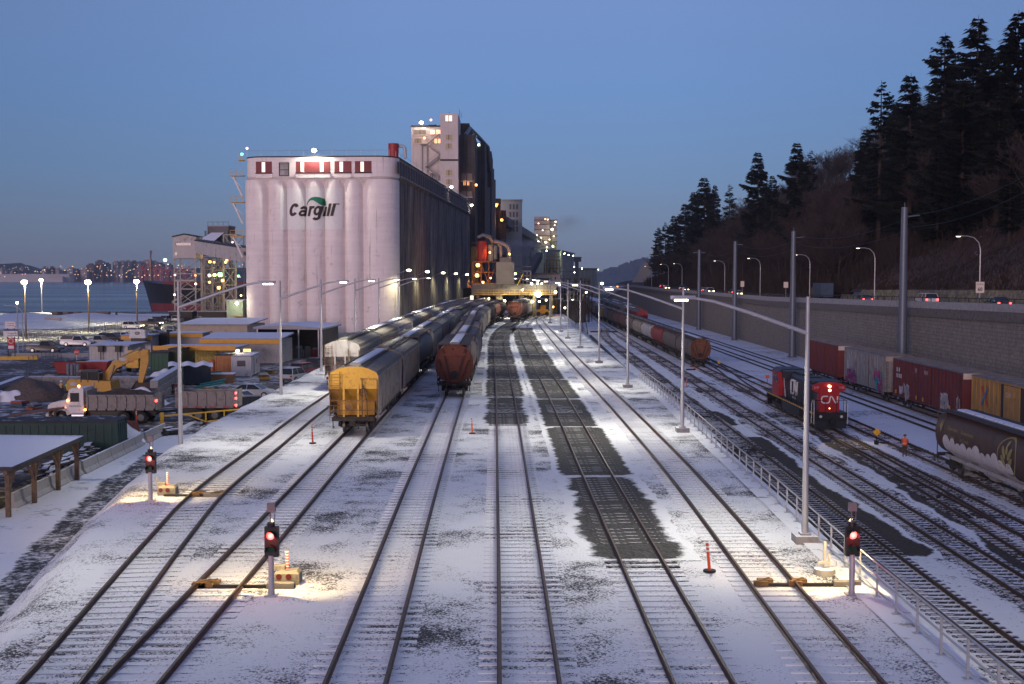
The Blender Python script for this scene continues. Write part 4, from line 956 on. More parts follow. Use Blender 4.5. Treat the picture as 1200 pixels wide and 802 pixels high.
em.bar((4.9, 1.60, 2.6), (6.4, 1.60, 4.3), .012, .26); em2.bar((6.4, 1.61, 2.6), (4.9, 1.61, 4.3), .012, .26)
em.bar((4.9, 1.60, 4.0), (5.3, 1.60, 4.5), .012, .2)
em.build('emblem', M_('faded_red_logo', (.42, .06, .05), .7), o); em2.build('emblem', M_('faded_blue_logo', (.06, .16, .30), .7), o)
text_mesh('CRAB', .6, 'lettering', BLACK, o, (5.6, 1.60, 1.35), (R(90), 0, R(180)), ext=.002)
text_mesh('CHR', .55, 'lettering', GW, o, (.6, 1.62, 3.9), (R(90), 0, R(180)), ext=.002)
# ---------------------------------------------------------------- locomotive (its long hood end faces the camera)
LB = M_('loco_black', (.018, .019, .022), .5, 0, .25, 1.5, dirt=.2); LR = M_('loco_red', (.34, .012, .018), .45, 0, .1, 1.5, dirt=.12); LW = M_('loco_white', (.66, .64, .63), .5)
STRIPE = M_('orange_stripe', (.75, .38, .02), .5)
t = thing('locomotive', 'black diesel locomotive with red hood end and red cab, headlights lit', 'locomotive', (0, 0, 0)); L = 21.0; h2 = L / 2
MB().bb((-h2, -1.5, 1.35), (h2, 1.5, 1.62)).bb((-4.0, -1.35, .45), (3.6, 1.35, 1.35)).build('underframe', LB, t)
m = MB()
for sy in (-1, 1):
    for k in range(24): m.bb((-h2 + .1 + k * .87, sy * 1.5, 1.44), (-h2 + .72 + k * .87, sy * 1.512, 1.56))
for y0, y1 in ((-1.4, -.6), (-.35, .45), (.65, 1.4)): m.bb((-h2 - .012, y0, 1.46), (-h2, y1, 1.58))
m.build('reflective_stripe', STRIPE, t)
m = MB().bb((-8.9, -.88, 1.62), (4.6, .88, 3.95)).bb((-7.0, -.95, 2.0), (4.5, .95, 3.6)); m.prism([(-.9, 3.95), (.9, 3.95), (.6, 4.2), (-.6, 4.2)], -5.6, 4.6, 0, 'x'); m.bb((-4.5, -.7, 4.15), (-3.2, .7, 4.4)).bb((-1.5, -.55, 4.15), (1.6, .55, 4.45)).bb((2.2, -1.2, 3.6), (4.4, 1.2, 4.35))
for k in range(13):
    for sy in (-1, 1): m.bb((-6.6 + k * .85, sy * .95, 2.1), (-5.9 + k * .85, sy * .975, 3.5))
m.build('long_hood', LB, t)
m = MB().bb((-10.0, -.9, 1.62), (-8.9, .9, 3.9), 0); m.add([], [])
w = [(-.95, 3.35), (.95, 3.35), (1.52, 3.62), (1.52, 4.05), (.8, 4.32), (-.8, 4.32), (-1.52, 4.05), (-1.52, 3.62)]
m.prism(w, -9.75, -9.5, 0, 'x'); m.build('hood_end', LR, t)
m = MB().prism(w, -9.5, -5.6, 0, 'x'); m.bb((-9.2, -1.35, 4.2), (-5.8, 1.35, 4.36)); m.build('radiator_wings', LB, t)
for sy in (-1, 1): text_mesh('2175', .24, 'number_board', LW, t, (-9.77, sy * 1.15, 3.76), (R(90), 0, R(-90)), ext=.002)
m = MB().bb((4.6, -1.5, 1.62), (7.6, 1.5, 4.1)); m.prism([(-1.5, 4.1), (1.5, 4.1), (1.1, 4.45), (-1.1, 4.45)], 4.6, 7.75, 1, 'x'); m.bb((7.6, -1.0, 1.62), (9.5, 1.0, 3.1))
m.build('cab', [LR, LB], t)
m = MB()
for sy in (-1, 1): m.bb((5.2, sy * 1.5, 3.0), (5.95, sy * 1.515, 3.75)).bb((6.3, sy * 1.5, 3.0), (7.1, sy * 1.515, 3.75))
for yy in (-1.1, .6): m.bb((4.585, yy, 3.2), (4.6, yy + .5, 3.85))
m.build('cab_window', GLASS, t)
m = MB()
for sy in (-1, 1):
    m.add([(4.55, sy * 1.0, 3.7), (3.9, sy * .985, 1.65), (3.3, sy * .985, 1.65), (4.2, sy * 1.0, 3.7)], [(0, 1, 2, 3)])
m.build('white_band', LW, t, fix=False)
def stroke(m, pts, w, conv):
    for a, b in zip(pts, pts[1:]): m.bar(conv(a), conv(b), w[0], w[1])
def cn(m, conv, sc, thick):
    Cp = [(1.0, 1.0), (.35, 1.0), (.1, .85), (.05, .5), (.1, .15), (.35, 0), (.95, 0), (1.2, .12), (1.28, .5), (1.32, .85), (1.5, 1.0), (1.68, .8), (2.0, .2), (2.15, 0), (2.35, .12), (2.4, .5), (2.42, 1.0)]
    for a, b in zip(Cp, Cp[1:]): m.bar(conv(a[0] * sc, a[1] * sc), conv(b[0] * sc, b[1] * sc), thick, thick)
m = MB(); cn(m, lambda a, b: (-10.0, .78 - a, 2.45 + b), .62, .11); m.build('logo', LW, t)
m = MB(); cn(m, lambda a, b: (1.2 - a, .965, 2.3 + b * 1.15), 1.15, .2); m.build('logo', LW, t)
m = MB(); cn(m, lambda a, b: (-2.2 + a, -.965, 2.3 + b * 1.15), 1.15, .2); m.build('logo', LW, t)
text_mesh('WWW.CN.CA', .26, 'lettering', LW, t, (-.2, .985, 1.85), (R(90), 0, R(180)), ext=.002)
HL = lampmat('headlight_glow', (1, .62, .25), 5)
for zz in (3.62, 3.98): MB().cyl((-10.06, 0, zz), (-9.74, 0, zz), .13, 12).build('headlight', HL, t)
MB().cyl((-10.03, 0, 1.95), (-9.99, 0, 1.95), .06, 8).build('step_light', HL, t)
for sy in (-1, 1): MB().cyl((-h2 - .14, sy * .95, 1.27), (-h2 - .02, sy * .95, 1.27), .13, 10).build('ditch_light', M_('lens_glass', (.6, .6, .6), .2, 0, 0), t)
m = MB()
for sx in (-1, 1):
    m.bb((sx * h2, -1.45, .95), (sx * (h2 + .1), 1.45, 1.62)).bb((sx * (h2 + .1), -.2, .7), (sx * (h2 + .7), .2, 1.0)); m.loft([[(sx * (h2 + .02), y, .95) for y in (-1.4, 1.4)] + [(sx * (h2 - .3), y, .95) for y in (1.4, -1.4)], [(sx * (h2 + .3), y, .2) for y in (-1.35, 1.35)] + [(sx * (h2 - .2), y, .2) for y in (1.35, -1.35)]])
    for sy in (-1, 1):
        for k in range(3): m.bb((sx * (h2 - .5), sy * 1.2, .45 + k * .35), (sx * (h2 - .05), sy * 1.52, .5 + k * .35))
m.bb((-h2 + .1, -.1, 1.2), (h2 - .1, .1, 1.4)).build('pilot', BLACK, t)
m = MB()
for sy in (-1, 1):
    m.tube([(-h2 + .05, sy * 1.45, 1.62), (-h2 + .05, sy * 1.45, 2.75)], .03, 5).tube([(-h2 + .3, sy * 1.47, 2.72)] + [(-h2 + 1.2 + k * 2, sy * 1.47, 2.72) for k in range(7)], .025, 5)
    for k in range(7): m.tube([(-h2 + 1.2 + k * 2, sy * 1.47, 1.62), (-h2 + 1.2 + k * 2, sy * 1.47, 2.72)], .022, 4)
    m.tube([(-h2 + .05, sy * 1.45, 2.75), (-h2 + .05, sy * .5, 2.75)], .025, 5).tube([(-h2 + .05, sy * .5, 1.62), (-h2 + .05, sy * .5, 2.75)], .025, 5)
m.build('handrail', BLACK, t)
m = MB()
for sy in (-1, 1):
    m.tube([(-h2 + .02, sy * 1.53, .55), (-h2 + .02, sy * 1.53, 2.3), (-h2 + .25, sy * 1.5, 2.7)], .035, 6).tube([(-h2 + 1.0, sy * 1.53, .55), (-h2 + 1.0, sy * 1.53, 2.3), (-h2 + .75, sy * 1.5, 2.7)], .035, 6)
m.build('grab_iron', LW, t)
bogies(t, (-6.7, 6.7), True, 3, 1.9, 1.12)
Lc = Q3.s_at_y(107.4) + h2; put(t, Q3, Lc, ZR, 6.7)
hl = bpy.data.lights.new('headlight_beam', 'SPOT'); hl.energy = 900; hl.spot_size = R(50); hl.color = (1, .75, .4); hl.shadow_soft_size = .15
o = bpy.data.objects.new('headlight_beam', hl); COL.objects.link(o); o.location = (29.15, 107.0, ZR + 3.8); o.rotation_euler = (R(68), 0, R(180))
# ---------------------------------------------------------------- yard lamp posts
YLAMP = lampmat('yard_lamp_glow', (1.0, .93, .62), 14.0)
def yard_lamp(label, sg):
    t = thing('lamp_post', label, 'lamp post', (0, 0, 0), 0, 'lamp posts over the upper yard'); hh = 9.45
    MB().tube([(0, 0, 0), (0, 0, hh)], [.13, .075], 10).build('pole', STEEL, t, smooth=50)
    MB().tube([(0, 0, hh - 1.4), (sg * 2.2, 0, hh - .62), (sg * 3.6, 0, hh - .18), (sg * 4.4, 0, hh - .05)], [.085, .07, .06, .05], 8).build('arm', STEEL, t, smooth=50)
    MB().bb((-.42, -.42, -.35), (.42, .42, .28)).bb((-.2, -.2, .28), (.2, .2, .36)).build('base_block', CONCSNOW, t)
    h_ = MB().loft([[(sg * x, s2 * w_, hh + zz) for s2, zz in ((-1, -.1), (1, -.1), (.7, .04), (-.7, .04))] for x, w_ in ((4.3, .1), (4.6, .2), (5.1, .2), (5.25, .12))]).build('lamp_head', STEEL, t)
    MB().bb((sg * 4.6, -.14, hh - .17), (sg * 5.08, .14, hh - .105)).build('lens', YLAMP, h_)
    return t
def lamp_light(p, e, col=(1, .93, .74), ang=150, name='lamp_light', rot=(0, 0, 0), soft=.25):
    L = bpy.data.lights.new(name, 'SPOT'); L.energy = e; L.spot_size = R(ang); L.spot_blend = .6; L.color = col; L.shadow_soft_size = soft
    o = bpy.data.objects.new(name, L); COL.objects.link(o); o.location = p; o.rotation_euler = rot; return o
right = [(943, 635), (799.5, 506), (735.5, 454), (702, 425.5), (680, 408), (665.5, 397), (657, 389), (644.5, 379), (628, 373)]
left = [(212, 534, -.9), (329.5, 473.7, -1.0), (376.8, 443.6, -1.0)]
pr = yard_lamp('nearest lamp post beside the steel railing on the right', -1)
for i, (px, py) in enumerate(right):
    p = G(px, py, ZG); lab = ['nearest lamp post beside the steel railing on the right', 'second lamp post from the front along the railing', 'third lamp post from the front on the right, past the railing end', 'fourth lamp post from the front on the right', 'fifth lamp post from the front on the right', 'sixth lamp post from the front on the right', 'seventh lamp post from the front on the right', 'eighth lamp post from the front on the right', 'farthest lamp post on the right, near the gantry'][i]
    o = pr if i == 0 else dup(pr, p, 0, lab)
    o.location = p; lamp_light((p.x - 4.8, p.y, p.z + 9.2), 5200 if i else 3900)
plf = yard_lamp('nearest lamp post on the left, in front of the yellow gate', 1)
lp = [G(*q) for q in left] + [Vector((-20.3, 20.3 * 1400 / 184, -1.0)), Vector((-20.3, 20.3 * 1400 / 156, -1.0)), Vector((-20.2, 212, -1.0))]
for i, p in enumerate(lp):
    lab = ['nearest lamp post on the left, in front of the yellow gate', 'second lamp post on the left, beside the parked sedan', 'third lamp post on the left, beside the parked pickups', 'fourth lamp post on the left, before the silo', 'fifth lamp post on the left, before the silo corner', 'farthest lamp post on the left, half hidden by the grey hoppers'][i]
    o = plf if i == 0 else dup(plf, p, 0, lab)
    o.location = p; o.scale = (1.12, 1.12, 1.12); lamp_light((p.x + 5.4, p.y, p.z + 10.3), 4900 if i else 3500)
# two unseen lamps without posts, added to brighten the near snow
lamp_light((6.3, 15, 9.2), 1900); lamp_light((-15, 40, 9.4), 2100)
# ---------------------------------------------------------------- signals with switch machines
REDL = lampmat('red_signal_glow', (1.0, .03, .03), 2.2); REDC = lampmat('red_signal_core', (1.0, .22, .16), 3.0); GREENL = M_('dark_green_lens', (.01, .05, .03), .2, 0, 0)
CREAMM = M_('cream_machine', (.25, .225, .175), .6, 0, .15, 3, dirt=.3); STRIP = M_('red_white_tube', (.6, .5, .45), .5)
def stripes():
    m = STRIP; tt = m.node_tree; n = tt.nodes; l = tt.links; b = n['Principled BSDF']; tcn = n.new('ShaderNodeTexCoord'); w_ = n.new('ShaderNodeTexWave'); w_.bands_direction = 'Z'; w_.inputs['Scale'].default_value = 3.2; l.new(tcn.outputs['Object'], w_.inputs[0])
    r_ = n.new('ShaderNodeValToRGB'); r_.color_ramp.interpolation = 'CONSTANT'; r_.color_ramp.elements[0].color = (.7, .05, .03, 1); r_.color_ramp.elements[1].position = .5; r_.color_ramp.elements[1].color = (.75, .72, .68, 1); l.new(w_.outputs[0], r_.inputs[0]); l.new(r_.outputs[0], b.inputs['Base Color'])
stripes()
def signal(px, py, label, hgt=1.3):
    p = G(px, py, ZG); t = thing('signal_mast', label, 'signal', p, 0, 'red signals at the turnouts')
    MB().tube([(0, 0, 0), (0, 0, hgt)], [.10, .085], 12).bb((-.2, -.2, 0), (.2, .2, .04)).build('pole', STEEL, t)
    m = MB().bb((-.2, -.02, hgt - .05), (.24, .2, hgt + .92)); m.cyl((0, .08, hgt + .9), (0, .08, hgt + 1.05), .12, 10); m.build('signal_head', BLACK, t)
    for k, (mt, zz) in enumerate(((REDL, hgt + .65), (GREENL, hgt + .2))):
        ln = MB().cyl((0, -.035, zz), (0, -.02, zz), .135 if k == 0 else .11, 18).build('lens', mt, t)
        if k == 0: MB().cyl((0, -.05, zz), (0, -.036, zz), .075, 14).build('lamp_core', REDC, ln)
        h_ = MB(); n = 16
        for a in range(n):
            a0, a1 = -.5 + 4.1 * a / n, -.5 + 4.1 * (a + 1) / n
            h_.add([(.16 * math.cos(a0), -.02, zz + .16 * math.sin(a0)), (.16 * math.cos(a1), -.02, zz + .16 * math.sin(a1)), (.16 * math.cos(a1), -.27, zz + .15 * math.sin(a1)), (.16 * math.cos(a0), -.27, zz + .15 * math.sin(a0))], [(0, 1, 2, 3)])
        h_.build('hood', BLACK, t, fix=False)
    m = MB().tube([(-.02, .08, hgt + 1.0), (-.02, .08, hgt + 1.45)], .022, 5).tube([(.07, .08, hgt + 1.0), (.12, .08, hgt + 1.2), (.12, .08, hgt + 1.55)], .015, 5).bb((-.12, .03, hgt + 1.4), (.14, .15, hgt + 1.68)); m.build('antenna', M_('dull_grey_box', (.16, .16, .17), .6), t)
    MB().cyl((.0, .16, hgt + 1.12), (.0, .34, hgt + 1.02), .035, 10).build('work_lamp', lampmat('work_lamp_glow', (1, .75, .35), 3), t)
    lamp_light((p.x, p.y + .36, p.z + hgt + 1.02), 800, (1, .72, .32), 140, 'work_light', (R(28), 0, 0), .05)
    rl_ = bpy.data.lights.new('red_glow', 'POINT'); rl_.energy = 22; rl_.color = (1, .04, .02); rl_.shadow_soft_size = .1; ro = bpy.data.objects.new('red_glow', rl_); COL.objects.link(ro); ro.location = (p.x, p.y - .42, p.z + hgt + .62)
    return p
s1 = signal(318, 698, 'red signal lit on the mast at bottom left, nearest to the viewer'); s2 = signal(176.5, 587, 'red signal lit beside the access road, farthest left'); s3 = signal(998, 697, 'red signal lit on the mast by the steel railing at right')
def machine(px, py, label, rz=0.0, kind=0):
    p = G(px, py, ZG); t = thing('switch_machine', label, 'switch machine', p, rz, 'switch machines at the turnouts')
    if kind == 0:
        m = MB().loft([[(x * w, y * w, z) for x, y in ((-.42, -.28), (.42, -.28), (.42, .28), (-.42, .28))] for z, w in ((0, 1), (.36, .98), (.46, .75))]); m.build('housing', CREAMM, t)
        q = MB().cyl((-.26, -.3, .27), (-.26, -.27, .27), .1, 14).cyl((.06, -.3, .27), (.06, -.27, .27), .1, 14); q.build('indicator', M_('dark_red_lens', (.12, .02, .015), .3), t)
        MB().bb((-.5, -.1, .45), (-.1, .2, .58)).bb((-.55, .05, .5), (-.5, .12, .85)).build('crank', CREAMM, t)
        MB().cyl((-.05, .1, .46), (-.05, .1, 1.05), .055, 10).build('target_tube', STRIP, t)
    else:
        MB().loft([[(.36 * w * math.cos(a), .36 * w * math.sin(a), z) for a in [k * .5236 for k in range(12)]] for z, w in ((0, 1.1), (.2, 1.0), (.24, .8))]).build('housing', CONCSNOW, t)
        MB().cyl((0, 0, .2), (0, 0, 1.15), .055, 10).bb((-.25, -.05, .35), (.2, .05, .45)).bb((.12, -.04, .2), (.18, .04, .75)).tube([(.18, 0, .3), (.4, 0, .25), (.42, 0, .45), (.2, 0, .55)], .02, 5).build('target_tube', M_('pale_tube', (.45, .42, .36), .6), t)
machine(338, 683, 'cream switch machine with a striped tube beside the bottom left signal'); machine(197, 580, 'cream switch machine with a striped tube beside the far left signal'); machine(966, 673, 'round based switch stand with a pale tube beside the right signal', 0, 1)
def rod(x0, x1, py, xl, xr, label):
    a, b = G(x0, py, ZG), G(x1, py, ZG); t = thing('switch_rod', label, 'switch rod', (a.x, a.y, ZG), 0, 'switch rods across the rails'); L = b.x - a.x
    MB().bb((0, -.06, .0), (L, .06, .1)).build('rod', DARK, t)
    RY = M_('rusty_yellow', (.22, .125, .045), .7, 0, .35, 6)
    for x in (xl, xr):
        q = G(x, py, ZG).x - a.x; MB().bb((q - .35, -.12, .02), (q + .1, .1, .17)).bb((q - .2, .05, .1), (q + .3, .32, .2)).bar((q - .3, -.1, .16), (q + .2, .25, .2), .08).build('clamp', RY, t)
    MB().bb((L - .9, -.14, .0), (L, .14, .17)).build('cover', CREAMM, t)
rod(236, 345, 689, 238, 246, 'switch rod crossing the track to the bottom left signal'); rod(192, 262, 582, 232, 255, 'switch rod crossing the track to the far left signal'); rod(890, 1008, 687, 896, 936, 'switch rod crossing the track to the right signal')
# ================================================================== GRAIN SILO
A36 = R(-3.6); SX, SY = -24.9, 258.0; ZB = ZL
t = thing('grain_silo', 'huge white concrete grain silo of joined round bins with a painted green leaf logo', 'silo', (SX, SY, ZB), A36)
SW = M_('silo_white', (.84, .76, .745), .85, 0, .05, .35, dirt=.12, dcol=(.50, .43, .41), streak=.16, bump=.15)
def course_lines(m):
    tt = m.node_tree; n = tt.nodes; l = tt.links; b = n['Principled BSDF']; tcn = n.new('ShaderNodeTexCoord'); mp = n.new('ShaderNodeMapping'); mp.inputs['Scale'].default_value = (.05, .05, 1.4); l.new(tcn.outputs['Object'], mp.inputs[0])
    x = n.new('ShaderNodeTexNoise'); x.inputs['Scale'].default_value = 1; x.inputs['Detail'].default_value = 5; x.inputs['Roughness'].default_value = .7; l.new(mp.outputs[0], x.inputs[0])
    mr_ = n.new('ShaderNodeMapRange'); mr_.inputs[1].default_value = .35; mr_.inputs[2].default_value = .65; mr_.inputs[3].default_value = .93; mr_.inputs[4].default_value = 1.03; l.new(x.outputs[0], mr_.inputs[0])
    q = n.new('ShaderNodeMix'); q.data_type = 'RGBA'; q.blend_type = 'MULTIPLY'; q.inputs[0].default_value = 1; l.new(b.inputs['Base Color'].links[0].from_socket, q.inputs[6]); l.new(mr_.outputs[0], q.inputs[7]); l.new(q.outputs[2], b.inputs['Base Color'])
course_lines(SW)
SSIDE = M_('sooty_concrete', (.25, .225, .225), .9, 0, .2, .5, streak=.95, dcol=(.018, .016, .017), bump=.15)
BND = [-33.4, -28.3, -24.2, -20.1, -15.9, -11.6, -7.5]; SD = 1.75
def scal(x, a, b, d):
    c, h_ = (a + b) / 2, (b - a) / 2; R_ = (h_ * h_ + d * d) / (2 * d); return R_ - math.sqrt(max(0, R_ * R_ - (x - c)**2))
def front_y(x):
    for a, b in zip(BND, BND[1:]):
        if a <= x <= b: return scal(x, a, b, SD)
    return 0.0
out = []
for a, b in zip(BND, BND[1:]):
    for k in range(12): x = a + (b - a) * k / 12; out.append((x, scal(x, a, b, SD)))
out.append((-7.5, SD)); rc = 4.3
for k in range(15):
    an = R(-135 + 150 * k / 14) if k else R(-120); out.append((-rc + rc * math.cos(an), rc + rc * math.sin(an)))
ly = 8.2; nb = 33; pit = (163 - ly) / nb
for i in range(nb):
    for k in range(10): y = ly + pit * (i + k / 10); out.append((-scal(y, ly + pit * i, ly + pit * (i + 1), .95), y))
nside = len(out)
out += [(-.95, 163), (-33.4, 163), (-33.4, 3.0), (-33.2, 1.4)]
m = MB(); H1 = 33.0; n = len(out)
m.add([(x, y, -1) for x, y in out] + [(x, y, H1) for x, y in out], [(i, (i + 1) % n, n + (i + 1) % n, n + i) for i in range(n)])
i_side = len(BND) * 12 + 12 - 12
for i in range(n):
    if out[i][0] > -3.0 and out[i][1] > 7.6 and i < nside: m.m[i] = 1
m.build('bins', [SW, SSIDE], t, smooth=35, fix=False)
def rrect(o_, r=4.6):
    r -= o_; P = []; x0, x1, y0, y1 = -33.55 + o_, .05 - o_, -.05 + o_, 163.2 - o_
    for cx, cy, a0 in ((x0 + r, y0 + r, 180), (x1 - r, y0 + r, 270), (x1 - r, y1 - r, 0), (x0 + r, y1 - r, 90)):
        for k in range(9): an = R(a0 + 90 * k / 8); P.append((cx + r * math.cos(an), cy + r * math.sin(an)))
    return P
m = MB(); rg = [[(x, y, z) for x, y in rrect(o_)] for o_, z in ((2.1, 30.9), (0, 33.6), (0, 37.75), (-.08, 37.76), (-.08, 38.0), (.5, 38.02), (.5, 37.9))]
m.loft(rg)
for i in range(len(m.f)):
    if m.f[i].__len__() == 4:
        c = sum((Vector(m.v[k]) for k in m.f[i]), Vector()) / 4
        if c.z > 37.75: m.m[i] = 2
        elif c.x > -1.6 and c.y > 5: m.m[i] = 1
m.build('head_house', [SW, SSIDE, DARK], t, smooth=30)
PANE = lampmat('lit_window', (1.0, .80, .55), 1.1); SHUT = M_('red_shutter', (.20, .035, .04), .6, 0, .15); PURP = M_('dark_louvre', (.075, .055, .07), .7, 0, .3)
def X2L(px): return (px - 465) * .1848
def Z2L(py): return 10.1 + (322 - py) * .1845 - ZB
for (a, b, wins) in ((300, 319, (309,)), (347.5, 388, (355, 378)), (393, 413, (401,)), (417, 436.5, (425.5,))):
    x0, x1 = X2L(a), X2L(b); f = MB().bb((x0, -.09, Z2L(203)), (x1, -.02, Z2L(190))).build('window', SHUT, t)
    MB().bb((x0 - .1, -.22, Z2L(203) - .22), (x1 + .1, -.03, Z2L(203))).build('sill', DARK, f)
    MB().bb((x0, -.16, Z2L(203) - 1.1), (x1, -.04, Z2L(203) - .24)).build('panel', SW, f)
    for w in wins: MB().bb((X2L(w) - .36, -.115, Z2L(202.2)), (X2L(w) + .36, -.088, Z2L(190.8))).build('pane', PANE, f)
x0 = X2L(333.5); m = MB().bb((x0 - .95, -.14, Z2L(206)), (x0 + .95, -.05, Z2L(192))).bb((x0 - 1.05, -.5, Z2L(192)), (x0 + 1.05, -.05, Z2L(190.6))); o = m.build('hatch_door', M_('grey_door', (.30, .28, .29), .6), t)
MB().bb((x0 - 1.1, -.3, Z2L(206.3)), (x0 - .95, -.05, Z2L(192))).bb((x0 + .95, -.3, Z2L(206.3)), (x0 + 1.1, -.05, Z2L(192))).bb((x0 - 1.1, -.2, Z2L(200)), (x0 + 1.1, -.14, Z2L(199.4))).bb((x0 - 1.1, -.3, Z2L(206.8)), (x0 + 1.1, -.05, Z2L(206))).build('frame', DARK, o)
pm_ = None
for i in range(38):
    y = 6.2 + i * 4.1
    if pm_ is None: q = MB().bb((.06, 0, 34.3), (.13, 3.4, 36.9)).build('window', PURP, t); pm_ = q.data
    else: q = bpy.data.objects.new('window', pm_); COL.objects.link(q); q.parent = t
    q.location = (0, y - 5, 0)
m = MB().bb((.05, 5, 33.75), (.5, 161, 34.0)).bb((.05, 5, 37.2), (.3, 161, 37.4))
for i in range(39): m.bb((.05, 5 + i * 4.1 - 1.6, 34.0), (.22, 5 + i * 4.1 - 1.4, 37.2))
m.build('gallery_ledge', M_('grey_ledge', (.30, .28, .28), .8, 0, .2, 1, dirt=.3), t)
m = MB(); 
for k in range(11): m.bar((-32.5 + k * 3.1, .3, 38), (-32.5 + k * 3.1, .3, 39.3), .06)
m.tube([(-32.5, .3, 39.2), (-1.5, .3, 39.2)], .03, 4).tube([(-.5, 3, 39.2), (-.5, 160, 39.2)], .03, 4)
for k in range(40): m.bar((-.5, 3 + k * 4, 38), (-.5, 3 + k * 4, 39.2), .06)
m.build('roof_railing', STEEL, t)
# painted panel and logo follow the curved bins
LOGOW = M_('logo_panel', (.84, .83, .81), .8, 0, .05); LBR = M_('logo_brown', (.055, .035, .028), .7, 0, .15); LGR = M_('logo_green', (.02, .20, .11), .7, 0, .12)
m = MB(); xs = []
a0, a1 = X2L(327.5), X2L(401)
for b in BND: xs.append(b)
xs = sorted(set([a0 + (a1 - a0) * k / 70 for k in range(71)] + [b for b in BND if a0 < b < a1]))
m.add([p for x in xs for p in ((x, front_y(x) - .03, Z2L(269)), (x, front_y(x) - .03, Z2L(221)))], [(2 * i, 2 * i + 2, 2 * i + 3, 2 * i + 1) for i in range(len(xs) - 1)])
m.build('logo_panel', LOGOW, t, fix=False)
def drape(me, off):
    bm = bmesh.new(); bm.from_mesh(me); x = a0
    while x < a1:
        bmesh.ops.bisect_plane(bm, geom=bm.verts[:] + bm.edges[:] + bm.faces[:], plane_co=(x, 0, 0), plane_no=(1, 0, 0)); x += .3
    for b in BND:
        if a0 < b < a1: bmesh.ops.bisect_plane(bm, geom=bm.verts[:] + bm.edges[:] + bm.faces[:], plane_co=(b, 0, 0), plane_no=(1, 0, 0))
    for v in bm.verts: v.co.y = front_y(v.co.x) - off
    bm.to_mesh(me); bm.free()
def ribbon(pts, w, z0):   # flat stroke in photograph pixels, mitred joins, later draped over the bins
    P = [Vector(p_) for p_ in pts]; L_, R_ = [], []
    for i, p_ in enumerate(P):
        d0 = (P[i] - P[i - 1]).normalized() if i else (P[1] - P[0]).normalized(); d1 = (P[i + 1] - P[i]).normalized() if i < len(P) - 1 else d0
        d = (d0 + d1).normalized(); n_ = Vector((-d.y, d.x)); k_ = w / 2 / max(.5, n_.dot(Vector((-d1.y, d1.x)))); L_.append(p_ + n_ * k_); R_.append(p_ - n_ * k_)
    vs = []
    for l_, r_ in zip(L_, R_):
        for e in (l_, r_): vs.append((X2L(e.x + .25 * e.y), z0, Z2L(253.6 - e.y)))
    return vs, [(2 * i, 2 * i + 1, 2 * i + 3, 2 * i + 2) for i in range(len(P) - 1)]
def arc(cx, cy, rx, ry, a0, a1, n_=14): return [(cx + rx * math.cos(R(a0 + (a1 - a0) * k / n_)), cy + ry * math.sin(R(a0 + (a1 - a0) * k / n_))) for k in range(n_ + 1)]
LET = [(arc(342.6, 7.4, 3.6, 5.8, 35, 325, 20), 3.4), (arc(353.2, 7.6, 3.0, 3.0, 165, 0, 8) + [(356.2, 5), (356.2, 0)], 2.9), ([(356.2, 6.2), (354.5, 6.1)] + arc(352.9, 3.6, 2.6, 2.4, 95, 280, 10) + [(355.4, 2.4), (356.2, 3.8)], 2.6),
       ([(361.6, 0), (361.6, 11.7)], 3.2), ([(361.8, 7.2), (362.6, 9.2), (364.2, 10.3), (366.4, 10.2)], 2.9), (arc(370.6, 6.3, 2.9, 4.3, 20, 380, 20), 2.7), ([(374.2, 11.7), (374.2, -.6)] + arc(371.2, -1.2, 3.0, 2.3, 10, -160, 9), 3.1),
       ([(379.0, 0), (379.0, 11.0)], 3.5), ([(384.0, 0), (384.0, 14.6)], 3.5), ([(389.2, 0), (389.2, 14.6)], 3.5)]
for k, (pts, w) in enumerate(LET):
    vs, fs = ribbon(pts, w, 0); me = bpy.data.meshes.new('lettering'); me.from_pydata(vs, [], fs); me.materials.append(LBR); drape(me, .07 + .012 * k); q = bpy.data.objects.new('lettering', me); COL.objects.link(q); q.parent = t
leaf = [(358.6, 240.8), (360, 237), (362.8, 233.6), (366, 231.8), (370, 231.2), (375, 231.6), (379.5, 233.4), (381.6, 236.5), (382.2, 241.2), (378, 241.3), (374.5, 239.8), (371, 237.2), (367.5, 235.2), (364.4, 235.2), (361.4, 237.4), (359.6, 240.9)]
me = bpy.data.meshes.new('leaf_emblem'); bm = bmesh.new(); f = bm.faces.new([bm.verts.new((X2L(a), 0, Z2L(b))) for a, b in leaf]); bmesh.ops.triangulate(bm, faces=[f]); bm.to_mesh(me); bm.free(); me.materials.append(LGR)
drape(me, .12); o = bpy.data.objects.new('leaf_emblem', me); COL.objects.link(o); o.parent = t
q = text_mesh('TM', .5, 'lettering', LBR, None, ext=0, bold=.01)
for v in q.data.vertices: v.co = (X2L(396) + v.co.x, 0, Z2L(240.6) + v.co.y)
drape(q.data, .09); q.rotation_euler = (0, 0, 0); q.parent = t
